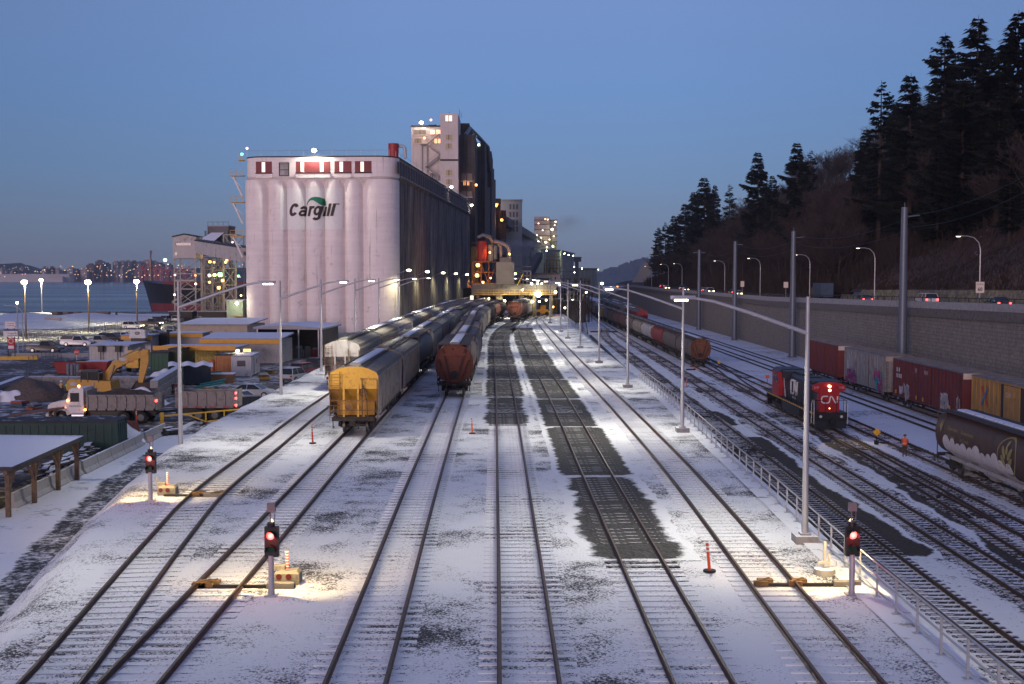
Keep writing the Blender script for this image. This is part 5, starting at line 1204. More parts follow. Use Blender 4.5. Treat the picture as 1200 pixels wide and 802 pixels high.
# rooftop gear
def W2(lx, ly, z):   # silo local -> world
    p = Matrix.Rotation(A36, 3, 'Z') @ Vector((lx, ly, z)); return Vector((SX + p.x, SY + p.y, ZB + p.z))
p = W2(-1.6, 8, 38)
tt = thing('dust_collector', 'red drum and bent grey duct on the silo roof corner', 'dust collector', p, 0)
MB().cyl((-.2, 0, 0), (-.2, 0, 3.4), 1.15, 20).build('drum', M_('red_drum', (.33, .03, .03), .5, 0, .15), tt, smooth=40); MB().tube([(.9, .4, 2.9), (1.8, .4, 2.9), (2.3, .4, 2.5), (2.4, .4, .2)], .35, 10).build('duct', STEEL, tt, smooth=50)
def floodlight(p, label, e, rot, col=(1, .95, .78), r_=.45, ang=120, es=40, stand=1.2, grp='floodlights of the terminal', cat='floodlight'):
    tt = thing('floodlight', label, cat, p, 0, grp)
    MB().bar((0, 0, -stand), (0, 0, -.2), .08).build('stand', DARK, tt); MB().bb((-r_, -.15, -.25), (r_, .25, .3)).build('housing', DARK, tt)
    MB().ball((0, -.3, 0), r_ * .8, 10, sc=(1, .6, .7)).build('lens', lampmat('flood_glow_%d' % int(es + 100 * col[2]), col, es), tt)
    if e: lamp_light((p[0], p[1] - .8, p[2] - .1), e, col, ang, 'flood_light', rot)
p = W2(X2L(370), -.6, 39.1); floodlight(p, 'bright floodlight on the roof edge above the logo', 5200, (R(14), 0, 0), r_=.7, ang=165, es=30)
for k, (lx, ly) in enumerate(((.4, 96), (.4, 158))):
    p = W2(lx + .6, ly, 38.2 if k == 0 else 36.5); floodlight(p, ['floodlight on the long side gallery of the silo near the tower', 'floodlight at the far end of the silo gallery'][k], 900, (0, R(-25), 0), ang=150, es=24, r_=.6)
for k, px in enumerate((478.75, 500.5, 519, 534, 547, 558)):
    py = (317, 318.7, 320, 321, 322, 323)[k]; D = 262.0
    D = (SX + 2.5 - .0629 * SY) / ((px - 600) / 1400 - .0629)
    p = AT(px, py, D); tt = thing('wall_lamp', ['first wall lamp along the sooty silo side, nearest', 'second wall lamp along the sooty silo side', 'third wall lamp along the sooty silo side', 'fourth wall lamp along the sooty silo side', 'fifth wall lamp along the sooty silo side', 'last wall lamp along the sooty silo side, orange tinted'][k], 'wall lamp', p, A36, 'wall lamps along the silo side')
    c = (1, .90, .50) if k < 5 else (1, .55, .15); MB().tube([(-2.6, 0, -.9), (-1.2, 0, -.3), (-.2, 0, .15)], .06, 6).build('arm', STEEL, tt); MB().ball((.1, -.1, 0), .5, 10, sc=(1, .7, .55)).build('lens', lampmat('wall_lamp_glow%d' % (k == 5), c, 16), tt)
    lamp_light((p.x, p.y, p.z - .4), 2600, c, 160)
# stairs and platforms on the left flank
for k, (py, lab) in enumerate(((206, 'upper yellow railed platform and stair on the left flank of the silo'), (237, 'middle yellow railed platform and stair on the left flank of the silo'), (277, 'lower yellow railed platform and stair on the left flank of the silo'), (188, 'small platform with a green light at the top left of the silo'))):
    p = AT(285, py, 262); tt = thing('stair_platform', lab, 'stair platform', p, 0, 'platforms on the silo flank'); w = 2.7 if k < 3 else 1.0
    MB().bb((-w, -.6, -.1), (.2, 1.2, .1)).build('deck', YEL, tt); m = MB()
    for x in (-w, -w / 2, 0): m.bar((x, -.55, 0), (x, -.55, 1.3), .07)
    m.bar((-w, -.55, 1.25), (0, -.55, 1.25), .07).bar((-w, -.55, .65), (0, -.55, .65), .05); m.build('railing', YEL, tt)
    if k < 3:
        m = MB(); m.bar((-w * .8, -.3, -.2), (-.2, -.3, -4.6), .12, .3).bar((-w * .8, .6, -.2), (-.2, .6, -4.6), .12, .3).bar((-w, -.3, -.1), (-.2, -.3, -2.6), .1); m.build('stair', STEEL, tt)
# ---------------------------------------------------------------- small glowing lamps
def glow(p, label, col, r_, es, grp, name='terminal_lamp', cat='lamp', light=0.0):
    o = MB().ball((0, 0, 0), r_, 10).build(name, lampmat('glow_%d_%d_%d_%d' % (col[0] * 10, col[1] * 10, col[2] * 10, es), col, es if min(col) > .6 else min(es, 3.0)), None, p); tag(o, label, cat, grp)
    if light:
        L = bpy.data.lights.new('lamp_light', 'POINT'); L.energy = light; L.color = col; L.shadow_soft_size = r_
        q = bpy.data.objects.new('lamp_light', L); COL.objects.link(q); q.location = (p[0], p[1] - r_ * 1.4, p[2])
    return o
WHITEL, ORA, GRN, WARM = (1, .93, .7), (1, .36, .05), (.15, 1, .3), (1, .75, .35)
glow(AT(283.5, 181, 262), 'green lamp on a thin mast at the top left of the silo', (.1, .9, .7), .35, 12, 'mast lamps')
glow(AT(289.5, 174, 262), 'pale pink lamp above the top left of the silo', (1, .7, .6), .28, 10, 'mast lamps')
# ---------------------------------------------------------------- workhouse behind the silo
def XD(px, D): return (px - 600) * D / 1400
def ZD(py, D): return 10.1 + (322 - py) * D / 1400
def blk(m, x0, x1, y0, y1, z0, z1, mi=0): return m.bb((x0, y0, z0), (x1, y1, z1), mi)
SOOT = M_('sooty_wall', (.075, .068, .066), .9, 0, .3, .3, streak=.8, dcol=(.02, .018, .018)); PALEW = M_('workhouse_wall', (.56, .50, .47), .85, 0, .1, .25, dirt=.1, dcol=(.36, .31, .29), streak=.22)
D0 = 432.0; t = thing('workhouse', 'tall workhouse tower with zigzag stair and lit windows behind the silo', 'elevator tower', (0, 0, 0)); zb = ZL
m = MB(); blk(m, XD(482, D0), XD(517, D0), 436, 470, zb, ZD(149, D0)); blk(m, XD(481.6, D0), XD(517, D0), 435.8, 470.2, ZD(149, D0), ZD(147.4, D0), 1); m.build('main_block', [PALEW, DARK], t)
m = MB(); blk(m, XD(517, D0), XD(537.5, D0), 430, 452, zb, ZD(136, D0)); m.bb((XD(517, D0) - .06, 429.94, ZD(190.5, D0)), (XD(537.5, D0) + .06, 430.5, ZD(188.5, D0)), 1); m.build('stair_tower', [PALEW, DARK], t)
x0, x1 = XD(537.5, D0), XD(557, 438)
m = MB(); blk(m, x0, x1, 438, 470, zb, ZD(160, 438)); blk(m, x0 + 1, XD(569, 480), 470, 520, zb, ZD(172, 480)); blk(m, x0 + 2, XD(577, 540), 520, 560, zb, ZD(184, 540)); blk(m, XD(536, 470), XD(552, 470), 455, 500, ZD(160, 438), ZD(152, 470)); m.build('rear_block', SOOT, t)
m = MB(); r_ = random.Random(4)
for k in range(14):
    y = 472 + k * 6.2; x = XD(557, 438) + .9 + (y - 470) * .055; m.tube([(x, y, ZL + 8), (x, y, r_.uniform(44, 60))], r_.uniform(.25, .7), 7)
m.tube([(x0 + 2, 445, ZD(158, 438)), (x0 + 3.4, 455, ZD(146, 438)), (x0 + 6, 470, ZD(150, 438)), (XD(572, 500), 500, ZD(168, 480)), (XD(574, 520), 520, ZD(196, 500))], .8, 8)
m.build('ducts', M_('grey_duct', (.16, .16, .17), .5, .3, .2), t, smooth=50)
WG = M_('window_glass_lit_dim', (.10, .09, .08), .3, 0, 0, emit=(1, .62, .35), es=.18); OW = lampmat('orange_window', (1, .36, .07), 1.6); DG = M_('old_window', (.13, .12, .115), .3, 0, .2)
def win(px0, px1, py0, py1, D, mt, Y):
    f = MB().bb((XD(px0, D), Y - .12, ZD(py1, D)), (XD(px1, D), Y - .02, ZD(py0, D))).build('window', mt, t)
    MB().bb((XD(px0, D) - .15, Y - .25, ZD(py1, D) - .3), (XD(px1, D) + .15, Y - .02, ZD(py1, D))).build('sill', PALEW, f)
    MB().bb((XD((px0 + px1) / 2, D) - .12, Y - .16, ZD(py1, D)), (XD((px0 + px1) / 2, D) + .12, Y - .12, ZD(py0, D))).build('frame', DARK, f)
for a, b in ((138.5, 145), (160.5, 166.5), (170.5, 176.5), (201, 207.5), (211.5, 217.5), (222, 228)): win(523.2, 530.6, a, b, D0, WG if a > 140 else PANE, 430)
win(485.4, 499, 152.5, 158, D0, WG, 436); win(504, 516.6, 152.5, 157.5, D0, OW, 436); win(485.4, 494, 162.5, 168, D0, WG, 436); win(509, 516.6, 163, 168, D0, OW, 436); win(503, 511, 203, 211, D0, DG, 436)
win(541, 553.5, 204.5, 213, 438, DG, 438); win(543.5, 545.8, 212, 217.8, 438, OW, 438); win(547.8, 550, 212, 217.8, 438, OW, 438); win(541, 553.5, 225, 231.5, 438, DG, 438)
m = MB(); zz = [(508, 170, 494), (515, 183.5, 516), (500, 196, 515), (516, 210, 505), (507, 213, 517)]
pts = [(515.5, 158), (500.5, 170.5), (515.5, 182.5), (498.5, 196.5), (513.5, 207), (507, 213.5), (500, 214)]
for (a, b), (c, d) in zip(pts, pts[1:]): m.bar((XD(a, D0), 434, ZD(b, D0)), (XD(c, D0), 434, ZD(d, D0)), 1.4, .35); m.bar((XD(a, D0), 433.3, ZD(b, D0) + 1.1), (XD(c, D0), 433.3, ZD(d, D0) + 1.1), .1, .1)
m.bb((XD(493, D0), 433.2, ZD(170.5, D0)), (XD(501, D0), 435.9, ZD(170.5, D0) + .3)).bb((XD(494.5, D0) - .15, 435.5, ZD(212, D0)), (XD(494.5, D0) + .15, 435.9, ZD(170, D0))).bb((XD(500.5, D0) - .2, 435.4, ZD(205, D0)), (XD(500.5, D0) + .2, 435.9, ZD(172, D0))); m.build('zigzag_stair', M_('stair_steel', (.30, .28, .26), .6), t)
m = MB()
for px, py in ((526, 130), (538, 127), (540, 131)): m.bar((XD(px, D0), 440, ZD(137, D0)), (XD(px, D0), 440, ZD(py, D0)), .12)
m.bb((XD(501, D0), 440, ZD(149, D0)), (XD(509, D0), 444, ZD(145, D0))).bar((XD(509, D0), 440, ZD(145, D0)), (XD(516, D0), 440, ZD(151, D0)), .5); m.build('roof_gear', DARK, t)
floodlight(AT(493.7, 144, 435), 'bright floodlight on the roof of the workhouse tower', 1500, (R(15), 0, 0), r_=.9, es=40, ang=165, stand=2)
glow(AT(505, 140.8, 437), 'small reddish lamp on the workhouse roof', (1, .5, .4), .45, 10, 'mast lamps'); glow(AT(497.5, 162, 434), 'small orange lamp on the stair landing of the workhouse', ORA, .5, 10, 'mast lamps', light=150)
glow(AT(561, 170, 470), 'greenish white lamp on the rear pipes of the workhouse', (.8, 1, .85), .45, 12, 'mast lamps')
# ---------------------------------------------------------------- cyclones, box, gantry over the tracks
t = thing('cyclone_stack', 'red cyclone drums with bent ducts on an orange lit steel frame', 'dust collector', (0, 0, 0)); D1 = 300.0
MB().cyl((XD(565, D1), D1, ZD(308, D1)), (XD(565, D1), D1, ZD(283, D1)), 1.25, 18).build('drum', M_('red_drum2', (.30, .035, .03), .6, 0, .2), t, smooth=40)
MB().cyl((XD(574, D1), D1 + 2, ZD(306, D1)), (XD(574, D1), D1 + 2, ZD(287, D1)), .9, 14).cyl((XD(579.5, D1), D1 + 3, ZD(304, D1)), (XD(579.5, D1), D1 + 3, ZD(288, D1)), .7, 14).build('cyclone', M_('pale_cyclone', (.35, .34, .27), .5), t, smooth=40)
m = MB().tube([(XD(560, D1), D1, ZD(279, D1)), (XD(566, D1), D1, ZD(276, D1)), (XD(574, D1), D1, ZD(278, D1)), (XD(577, D1), D1 + 1, ZD(284, D1))], .45, 8).tube([(XD(579, D1), D1 + 1, ZD(283, D1)), (XD(590, D1), D1 + 1, ZD(286, D1)), (XD(596, D1), D1 + 1, ZD(290, D1)), (XD(597.5, D1), D1 + 1, ZD(302, D1))], .55, 8).tube([(XD(583, D1), D1 + 1, ZD(285, D1)), (XD(587, D1), D1 + 1, ZD(290, D1)), (XD(587, D1), D1 + 1, ZD(301, D1))], .4, 8); m.build('duct', M_('grey_duct2', (.24, .22, .21), .5, .3, .15), t, smooth=50)
m = MB()
for px in (555, 564, 573, 582, 590): m.bar((XD(px, D1), D1 - 2, ZL), (XD(px, D1), D1 - 2, ZD(307, D1)), .3).bar((XD(px, D1), D1 + 4, ZL), (XD(px, D1), D1 + 4, ZD(307, D1)), .3)
for py in (333, 320, 308): m.bb((XD(554, D1), D1 - 2.3, ZD(py, D1)), (XD(592, D1), D1 + 4.3, ZD(py, D1) + .3))
for a, b in ((555, 564), (573, 564), (573, 582)): m.bar((XD(a, D1), D1 - 2.1, ZD(333, D1)), (XD(b, D1), D1 - 2.1, ZD(309, D1)), .2)
m.build('frame', RUST, t)
for px, py, lab in ((560, 311, 'orange lamp in the cyclone frame, upper'), (559, 323, 'orange lamp in the cyclone frame, lower')): glow(AT(px, py, D1 - 3), lab, ORA, .55, 14, 'orange lamps of the terminal', light=500)
D1 = 291.0; t = thing('hopper_box', 'plain beige windowless box standing on the loading gantry', 'bin'); Bm = M_('beige_cladding', (.30, .265, .22), .8, 0, .1, .5)
MB().bb((XD(581.5, D1), D1, ZD(335, D1)), (XD(602.5, D1), D1 + 6, ZD(307.5, D1))).build('lower_box', Bm, t); MB().bb((XD(585.5, D1), D1 + 1, ZD(307.4, D1)), (XD(599, D1), D1 + 5, ZD(302, D1))).build('upper_box', M_('beige_cladding2', (.24, .20, .17), .8), t)
D1 = 287.0; t = thing('loading_gantry', 'long loading gantry with yellow railing spanning the tracks', 'gantry'); zd0, zd1 = ZD(346, D1), ZD(333, D1)
MB().bb((XD(553, D1), D1, zd0), (XD(652, D1), D1 + 14, zd1)).build('deck', M_('gantry_wall', (.15, .135, .11), .85, 0, .2, .4, dirt=.3), t)
m = MB()
for k in range(45): x = XD(560, D1) + k * .42; m.bar((x, D1 - .15, zd0 + .1), (x, D1 - .15, zd0 + 1.25), .05) if k % 3 == 0 else None
for z in (.1, .65, 1.25): m.bar((XD(556, D1), D1 - .15, zd0 + z), (XD(652, D1), D1 - .15, zd0 + z), .07)
m.bar((XD(606, D1), D1 - .4, zd1 - .3), (XD(613, D1), D1 - .4, zd1 + 2.4), .5, .2); m.build('railing', YEL, t)
m = MB()
for px in (560, 583, 587, 611, 626, 646): m.bb((XD(px, D1) - .35, D1 + .3, ZL), (XD(px, D1) + .35, D1 + 1.0, zd0))
m.build('column', M_('gantry_column', (.17, .14, .075), .8, 0, .2, .6, dirt=.3), t)
m = MB().bb((XD(553, D1), D1 + 13, ZL), (XD(584, D1), D1 + 14, zd0)).bb((XD(611, D1), D1 + 12, ZL), (XD(626, D1), D1 + 13, zd0)); m.build('back_wall', M_('shed_back', (.10, .09, .075), .9, dirt=.4), t)
MB().bb((XD(551, D1), D1 - .5, ZD(351.5, D1)), (XD(555, D1), D1 - .3, ZD(346.5, D1))).build('window', PANE, t)
D1 = 335.0; t = thing('control_building', 'white flat roofed building with a green band above the gantry', 'building')
MB().bb((XD(610, D1), D1, ZD(337, D1)), (XD(655, D1), D1 + 12, ZD(322, D1))).bb((XD(654, D1), D1 - .5, ZL), (XD(656, D1), D1 + 3, ZD(322, D1))).build('wall', M_('offwhite_cladding', (.46, .42, .38), .8, dirt=.2), t); MB().bb((XD(609, D1), D1 - .3, ZD(321.9, D1)), (XD(656.5, D1), D1 + 12.3, ZD(320.3, D1))).build('roof', M_('tan_roof', (.22, .15, .10), .8), t); MB().bb((XD(616, D1), D1 - .12, ZD(330, D1)), (XD(646, D1), D1 - .02, ZD(326.2, D1))).build('green_band', M_('green_band', (.015, .085, .04), .6), t)
MB().bb((XD(650, D1), D1 - .12, ZD(327.5, D1)), (XD(651.6, D1), D1 - .02, ZD(325, D1))).build('window', GLASS, t)
D1 = 300.0; m = MB()
for px, w in ((606, 8), (640, 10), (655, 12), (663, 9), (672, 14), (682, 10)):
    t = thing('service_shed', 'dark cluttered service shed under the far end of the gantry' if px != 606 else 'dark shed between the gantry columns', 'shed', (0, 0, 0), 0, 'sheds under the gantry')
    Dk = D1 + (px % 7); MB().bb((XD(px - w / 2, Dk), Dk + 8, ZL), (XD(px + w / 2, Dk), Dk + 12, ZD(352 + px % 5, Dk))).build('wall', M_('shed_dark%d' % (px % 3), ((.09, .085, .07), (.06, .07, .055), (.13, .12, .10))[px % 3], .9, 0, .4, .8, dirt=.4), t); MB().bb((XD(px - w / 2, Dk) - .2, Dk + 7.7, ZD(352 + px % 5, Dk)), (XD(px + w / 2, Dk) + .2, Dk + 12.2, ZD(352 + px % 5, Dk) + .25)).build('roof', CONCSNOW, t)
for px, py, c, r_, e, lab in ((630.5, 345, WHITEL, .75, 450, 'very bright white lamp on the gantry front'), (590.5, 353, WHITEL, .45, 160, 'white lamp beside the lone red hopper car'), (623.5, 353.5, WARM, .42, 200, 'warm lamp between the gantry columns'), (632, 353.5, WHITEL, .25, 0, 'small white lamp right of the gantry columns'), (651, 342.5, WHITEL, .32, 120, 'white lamp at the right end of the gantry railing'), (623, 332.5, WHITEL, .3, 200, 'first of the small white lamps along the gantry top'), (630, 332.7, WHITEL, .25, 0, 'second of the small white lamps along the gantry top'), (635, 332.5, WHITEL, .22, 0, 'third of the small white lamps along the gantry top'), (655.5, 334.3, WHITEL, .28, 0, 'last of the small white lamps along the gantry top'), (687, 343, WARM, .3, 400, 'warm lamp on the yellow pole right of the gantry'), (604, 321, (.75, 1, .3), .3, 250, 'yellow green lamp beside the beige box'), (662, 361, WHITEL, .25, 0, 'white lamp low among the sheds by the lamp posts')):
    glow(AT(px, py, 286.2 if px < 655 else 300), lab, c, r_, 22 if r_ > .4 else 12, 'lamps of the loading gantry', light=e)
t = thing('yellow_loader', 'yellow wheeled machine parked under the gantry', 'loader', G(636, 370, ZG)); MB().bb((-1.6, -1, .5), (1.4, 1, 1.5)).bb((-.6, -.8, 1.5), (.8, .8, 2.6)).bb((1.4, -.9, .3), (2.0, .9, 1.1)).build('body', YEL, t)
for x in (-1.1, 1.0): MB().cyl((x, -1.15, .5), (x, 1.15, .5), .5, 14).build('wheel', RUBBER, t)
# low scrub around the lamp posts at the far right end of the yard
sc_ = []
for k, (px, py) in enumerate(((676, 378), (684, 382), (690, 384), (669, 374))):
    p = G(px, py + 2, -1.5); o = dup(BT[k % 4], (p.x, p.y + 4, -2.6), rnd.random() * 6, 'leafless shrub beside the far lamp posts at the end of the embankment', 'shrubs at the embankment end', (.45, .45, .5))
# ---------------------------------------------------------------- further silos and towers
def scal_wall(name, label, x0, y0, x1, y1, depth, ztop, n_, mat, parts=True):
    a = Vector((x0, y0, 0)); b = Vector((x1, y1, 0)); L = (b - a).length; t = thing(name, label, 'silo', (x0, y0, ZL), math.atan2(y1 - y0, x1 - x0))
    o_ = [(L * (i + k / 6) / n_, scal(L * (i + k / 6) / n_, L * i / n_, L * (i + 1) / n_, L / n_ * .22)) for i in range(n_) for k in range(6)] + [(L, L / n_ * .36), (L, -depth), (0, -depth)]
    m = MB(); m.prism(o_, -1, ztop - ZL, 0, 'z'); m.build('bins', mat, t, smooth=35)
    MB().bb((-.3, -.3, ztop - ZL), (L + .3, -depth + .3, ztop - ZL + 1.2)).build('roof', M_('silo_roof_dark', (.10, .095, .10), .8), t)
    return t
FS = M_('far_silo', (.20, .19, .185), .9, 0, .2, .2, streak=.8, dcol=(.07, .065, .065)); FS2 = M_('far_silo_pale', (.23, .23, .22), .9, 0, .15, .2, streak=.4, dcol=(.10, .10, .10))
scal_wall('grain_silo', 'dark grey silo row behind the cyclones, below the white office tower', XD(585, 560), 560, XD(628, 900), 900, -60, 31.5, 26, FS)
scal_wall('grain_silo', 'silo row under the glittering process tower', XD(625, 820), 820, XD(657, 900), 900, -60, ZD(294, 850), 10, FS2)
scal_wall('grain_silo', 'lower silo row further right of the process tower', XD(656, 860), 860, XD(673, 1000), 1000, -60, ZD(297, 930), 9, FS2)
t = scal_wall('grain_silo', 'plain grey silo block at the far right end of the terminal', XD(676, 1050), 1050, XD(700.5, 1080), 1080, -80, ZD(316, 1060), 6, FS2)
D1 = 600.0; t = thing('office_tower', 'pale green white tower block with three columns of windows', 'building'); Wp = M_('pale_green_wall', (.42, .44, .40), .85, 0, .08, .2, dirt=.1)
MB().bb((XD(586.5, D1), D1, 0), (XD(611.8, D1), D1 + 30, ZD(236, D1))).build('wall', Wp, t); MB().bb((XD(586, D1), D1 - .5, ZD(235.9, D1)), (XD(612.3, D1), D1 + 30.5, ZD(234.5, D1))).build('parapet', Wp, t)
for r__ in range(4):
    for c in range(3):
        px = 597 + c * 3.9; py = 240 + r__ * 9 + (0 if r__ < 3 else -1); MB().bb((XD(px, D1), D1 - .15, ZD(py + 6, D1)), (XD(px + 2.2, D1), D1 - .02, ZD(py, D1))).build('window', DG, t)
t = thing('transfer_house', 'dark transfer house with a green roof and orange light behind the workhouse', 'building'); D1 = 560.0
MB().bb((XD(577, D1), D1, 0), (XD(586.5, D1), D1 + 10, ZD(238, D1))).build('wall', SOOT, t); MB().bb((XD(576.6, D1), D1 - .3, ZD(237.9, D1)), (XD(586.8, D1), D1 + 10, ZD(233.5, D1))).build('roof', M_('dark_green_roof', (.02, .06, .045), .6), t); MB().bb((XD(577.5, D1), D1 - .2, ZD(241, D1)), (XD(584, D1), D1 - .02, ZD(239, D1))).build('window', lampmat('orange_bay', (1, .36, .05), 2.4), t)
MB().tube([(XD(586, D1), D1 - 3, ZD(262, D1)), (XD(588, D1), D1 - 3, ZD(248, D1)), (XD(591, D1), D1 - 3, ZD(248, D1)), (XD(592, D1), D1 - 3, ZD(262, D1))], .8, 8).bb((XD(584, D1), D1 - 4, 0), (XD(593, D1), D1 - .5, ZD(262, D1))).build('duct', SOOT, t)
D1 = 900.0; t = thing('process_tower', 'distant open process tower glittering with many lamps', 'elevator tower')
MB().bb((XD(626.5, D1), D1, 0), (XD(644, D1), D1 + 20, ZD(254.5, D1))).bb((XD(644, D1), D1 + 4, 0), (XD(652.5, D1), D1 + 24, ZD(258, D1))).build('wall', M_('tower_cladding', (.30, .27, .27), .85, 0, .2, .15, dirt=.2), t)
m = MB()
for py in (258, 263, 269, 276, 283): m.bb((XD(626, D1), D1 - 1.2, ZD(py + 1, D1)), (XD(653, D1), D1, ZD(py, D1)))
m.build('floor_band', M_('tower_dark', (.10, .07, .065), .85), t)
rr = random.Random(8)
for k, (px, py, c) in enumerate([(647, 269, WHITEL), (629, 276, WHITEL), (634, 279, WHITEL), (639.5, 284, WARM), (648, 289, (.8, 1, .35)), (641, 290, WHITEL), (639, 257, WARM), (642, 257.5, WARM), (649, 277, WARM), (636, 270, WARM), (631, 262, (1, .6, .4)), (650, 264, WARM), (644, 281, WARM), (651, 260, WHITEL)]):
    glow(AT(px, py, D1 - 3), 'tiny lamp on the distant process tower' , c, 1.0 if k in (0, 4, 3) else .6, 6, 'lamps of the process tower', light=1500 if k in (0, 3, 4) else 0)
for k, (px, py) in enumerate([(631, 283), (640.5, 294), (661.5, 297.5), (666.5, 299), (671.5, 300), (682, 315), (673, 313), (673.2, 319.5), (673.2, 325.5), (672.5, 332), (701, 316)]):
    glow(AT(px, py, 838 if px < 645 else (870 if px < 672.6 else 1030)), 'tiny greenish lamp washing down a far silo wall', (.85, 1, .55), .55, 6, 'lamps along the far silos', light=1400)
t = thing('transfer_house', 'small far conveyor head house between the pale silos', 'building'); D1 = 1000.0; MB().bb((XD(672.5, D1), D1, ZD(307, D1)), (XD(681, D1), D1 + 8, ZD(302.5, D1))).bb((XD(674, D1), D1 + 1, 0), (XD(678, D1), D1 + 6, ZD(307, D1))).build('wall', FS, t); MB().bb((XD(672.2, D1), D1 - .4, ZD(302.4, D1)), (XD(681.4, D1), D1 + 8.4, ZD(301.4, D1))).build('roof', M_('green_sheet', (.05, .16, .10), .6), t)
t = thing('warehouse', 'long pale low warehouse beyond the lower yard', 'warehouse'); D1 = 900.0; MB().bb((XD(700, D1), D1, ZRG), (XD(735, D1), D1 + 30, ZD(337, D1))).build('wall', M_('pale_blue_shed', (.30, .34, .38), .8), t); MB().bb((XD(699.6, D1), D1 - .5, ZD(336.9, D1)), (XD(735.4, D1), D1 + 30.5, ZD(336, D1))).build('roof', CONCSNOW, t)
glow(AT(705.5, 332.5, 600), 'pale green lamp on a post before the far warehouse', (.85, 1, .75), .8, 5, 'far yard lamps'); glow(AT(723.5, 336.2, 620), 'small orange lamp by the far warehouse', ORA, .5, 10, 'far yard lamps'); glow(AT(716, 337.7, 700), 'pale lit sign strip on the far warehouse', (.8, .9, 1), 1.0, 3, 'far yard lamps')
t = thing('yellow_pole', 'yellow braced pole with a lamp right of the gantry', 'pole', G(683, 372, -2)); MB().bar((0, 0, 0), (0, 0, 6), .3).bar((0, 0, 3.5), (1.1, 0, 5.8), .2).build('pole', YEL, t)
t = thing('red_pole', 'thin dark red signal pole beside the hopper train at the yard end', 'pole', G(693.5, 377, ZRG)); MB().bar((0, 0, 0), (0, 0, 8), .3).bb((-.4, -.3, 8), (.4, .3, 8.8)).build('pole', M_('dark_red_pole', (.14, .03, .03), .7), t)
t = thing('substation_frame', 'dark steel frame with insulators in front of the far silos', 'steel frame'); D1 = 310.0; m = MB()
for px in (676, 682, 687, 691): m.bb((XD(px, D1) - .3, D1 + 4, ZL), (XD(px, D1) + .3, D1 + 4.6, ZD(326, D1)))
m.bb((XD(674, D1), D1 + 4, ZD(331, D1)), (XD(693, D1), D1 + 4.6, ZD(330, D1))); m.build('frame', BLACK, t)
# ---------------------------------------------------------------- pipework and clutter round the gantry
rr = random.Random(31); GP2 = M_('plant_pipe', (.20, .19, .18), .6, .2, .3, .5); OCH = M_('plant_ochre', (.30, .19, .05), .7, 0, .3, .5)
for k, (px0, px1, py0, py1, Dk, lab) in enumerate(((604, 622, 318, 334, 296, 'pipe rack of thin pipes right of the beige box'), (640, 656, 305, 334, 420, 'tall pipe rack before the process tower silos'), (656, 672, 318, 345, 380, 'pipe rack with walkways right of the control building'), (553, 560, 290, 345, 310, 'narrow pipe rack at the silo end beside the cyclones'), (664, 680, 342, 380, 318, 'low tangle of pipes and frames by the far lamp posts'), (640, 652, 350, 372, 312, 'low pipe frame between the gantry and the far lamp posts'))):
    t = thing('pipe_rack', lab, 'steel frame', (0, 0, 0), 0, 'pipe racks of the terminal'); m = MB(); p2_ = MB(); w_ = .12 + Dk * .0006
    for q in range(5): x = XD(px0 + (px1 - px0) * q / 4, Dk); m.bar((x, Dk, ZL), (x, Dk, ZD(py0, Dk)), w_)
    for q in range(4): z = ZD(py0 + (py1 - py0) * q / 3, Dk); m.bar((XD(px0, Dk), Dk, z), (XD(px1, Dk), Dk, z), w_); m.bar((XD(px0, Dk), Dk - .2, z + 1.1), (XD(px1, Dk), Dk - .2, z + 1.1), w_ * .5)
    m.build('frame', OCH if k % 2 else GP2, t)
    for q in range(8):
        x0 = rr.uniform(px0, px1); x1 = x0 + rr.uniform(-5, 5); z0, z1 = rr.uniform(py0, py1), rr.uniform(py0, py1); p2_.tube([(XD(x0, Dk), Dk + 1, ZD(z0, Dk)), (XD(x1, Dk), Dk + 1, ZD(z0, Dk)), (XD(x1, Dk), Dk + 1, ZD(z1, Dk))], rr.uniform(.15, .4) * Dk / 320, 6)
    p2_.build('pipe', GP2, t, smooth=50)
t = thing('inclined_conveyor', 'dark inclined conveyor running up from the gantry to the far silos', 'conveyor'); MB().bar((XD(612, 300), 300, ZD(333, 300)), (XD(632, 430), 430, ZD(300, 430)), 2.2, 2.4).build('casing', SOOT, t)
t = thing('roof_conveyor', 'long roof gallery on top of the dark grey silo row', 'conveyor'); MB().bar((XD(589, 560), 562, 35), (XD(631, 900), 900, 35), 5, 4).build('casing', M_('gallery_brown', (.14, .12, .11), .8, 0, .2, .1), t)
for k in range(12): a = k / 11; MB().bb((-.15, -.15, 0), (.15, .15, 1.6)).build('vent', DARK, t, (XD(589, 560) * (1 - a) + XD(631, 900) * a, 562 + 338 * a, 37))
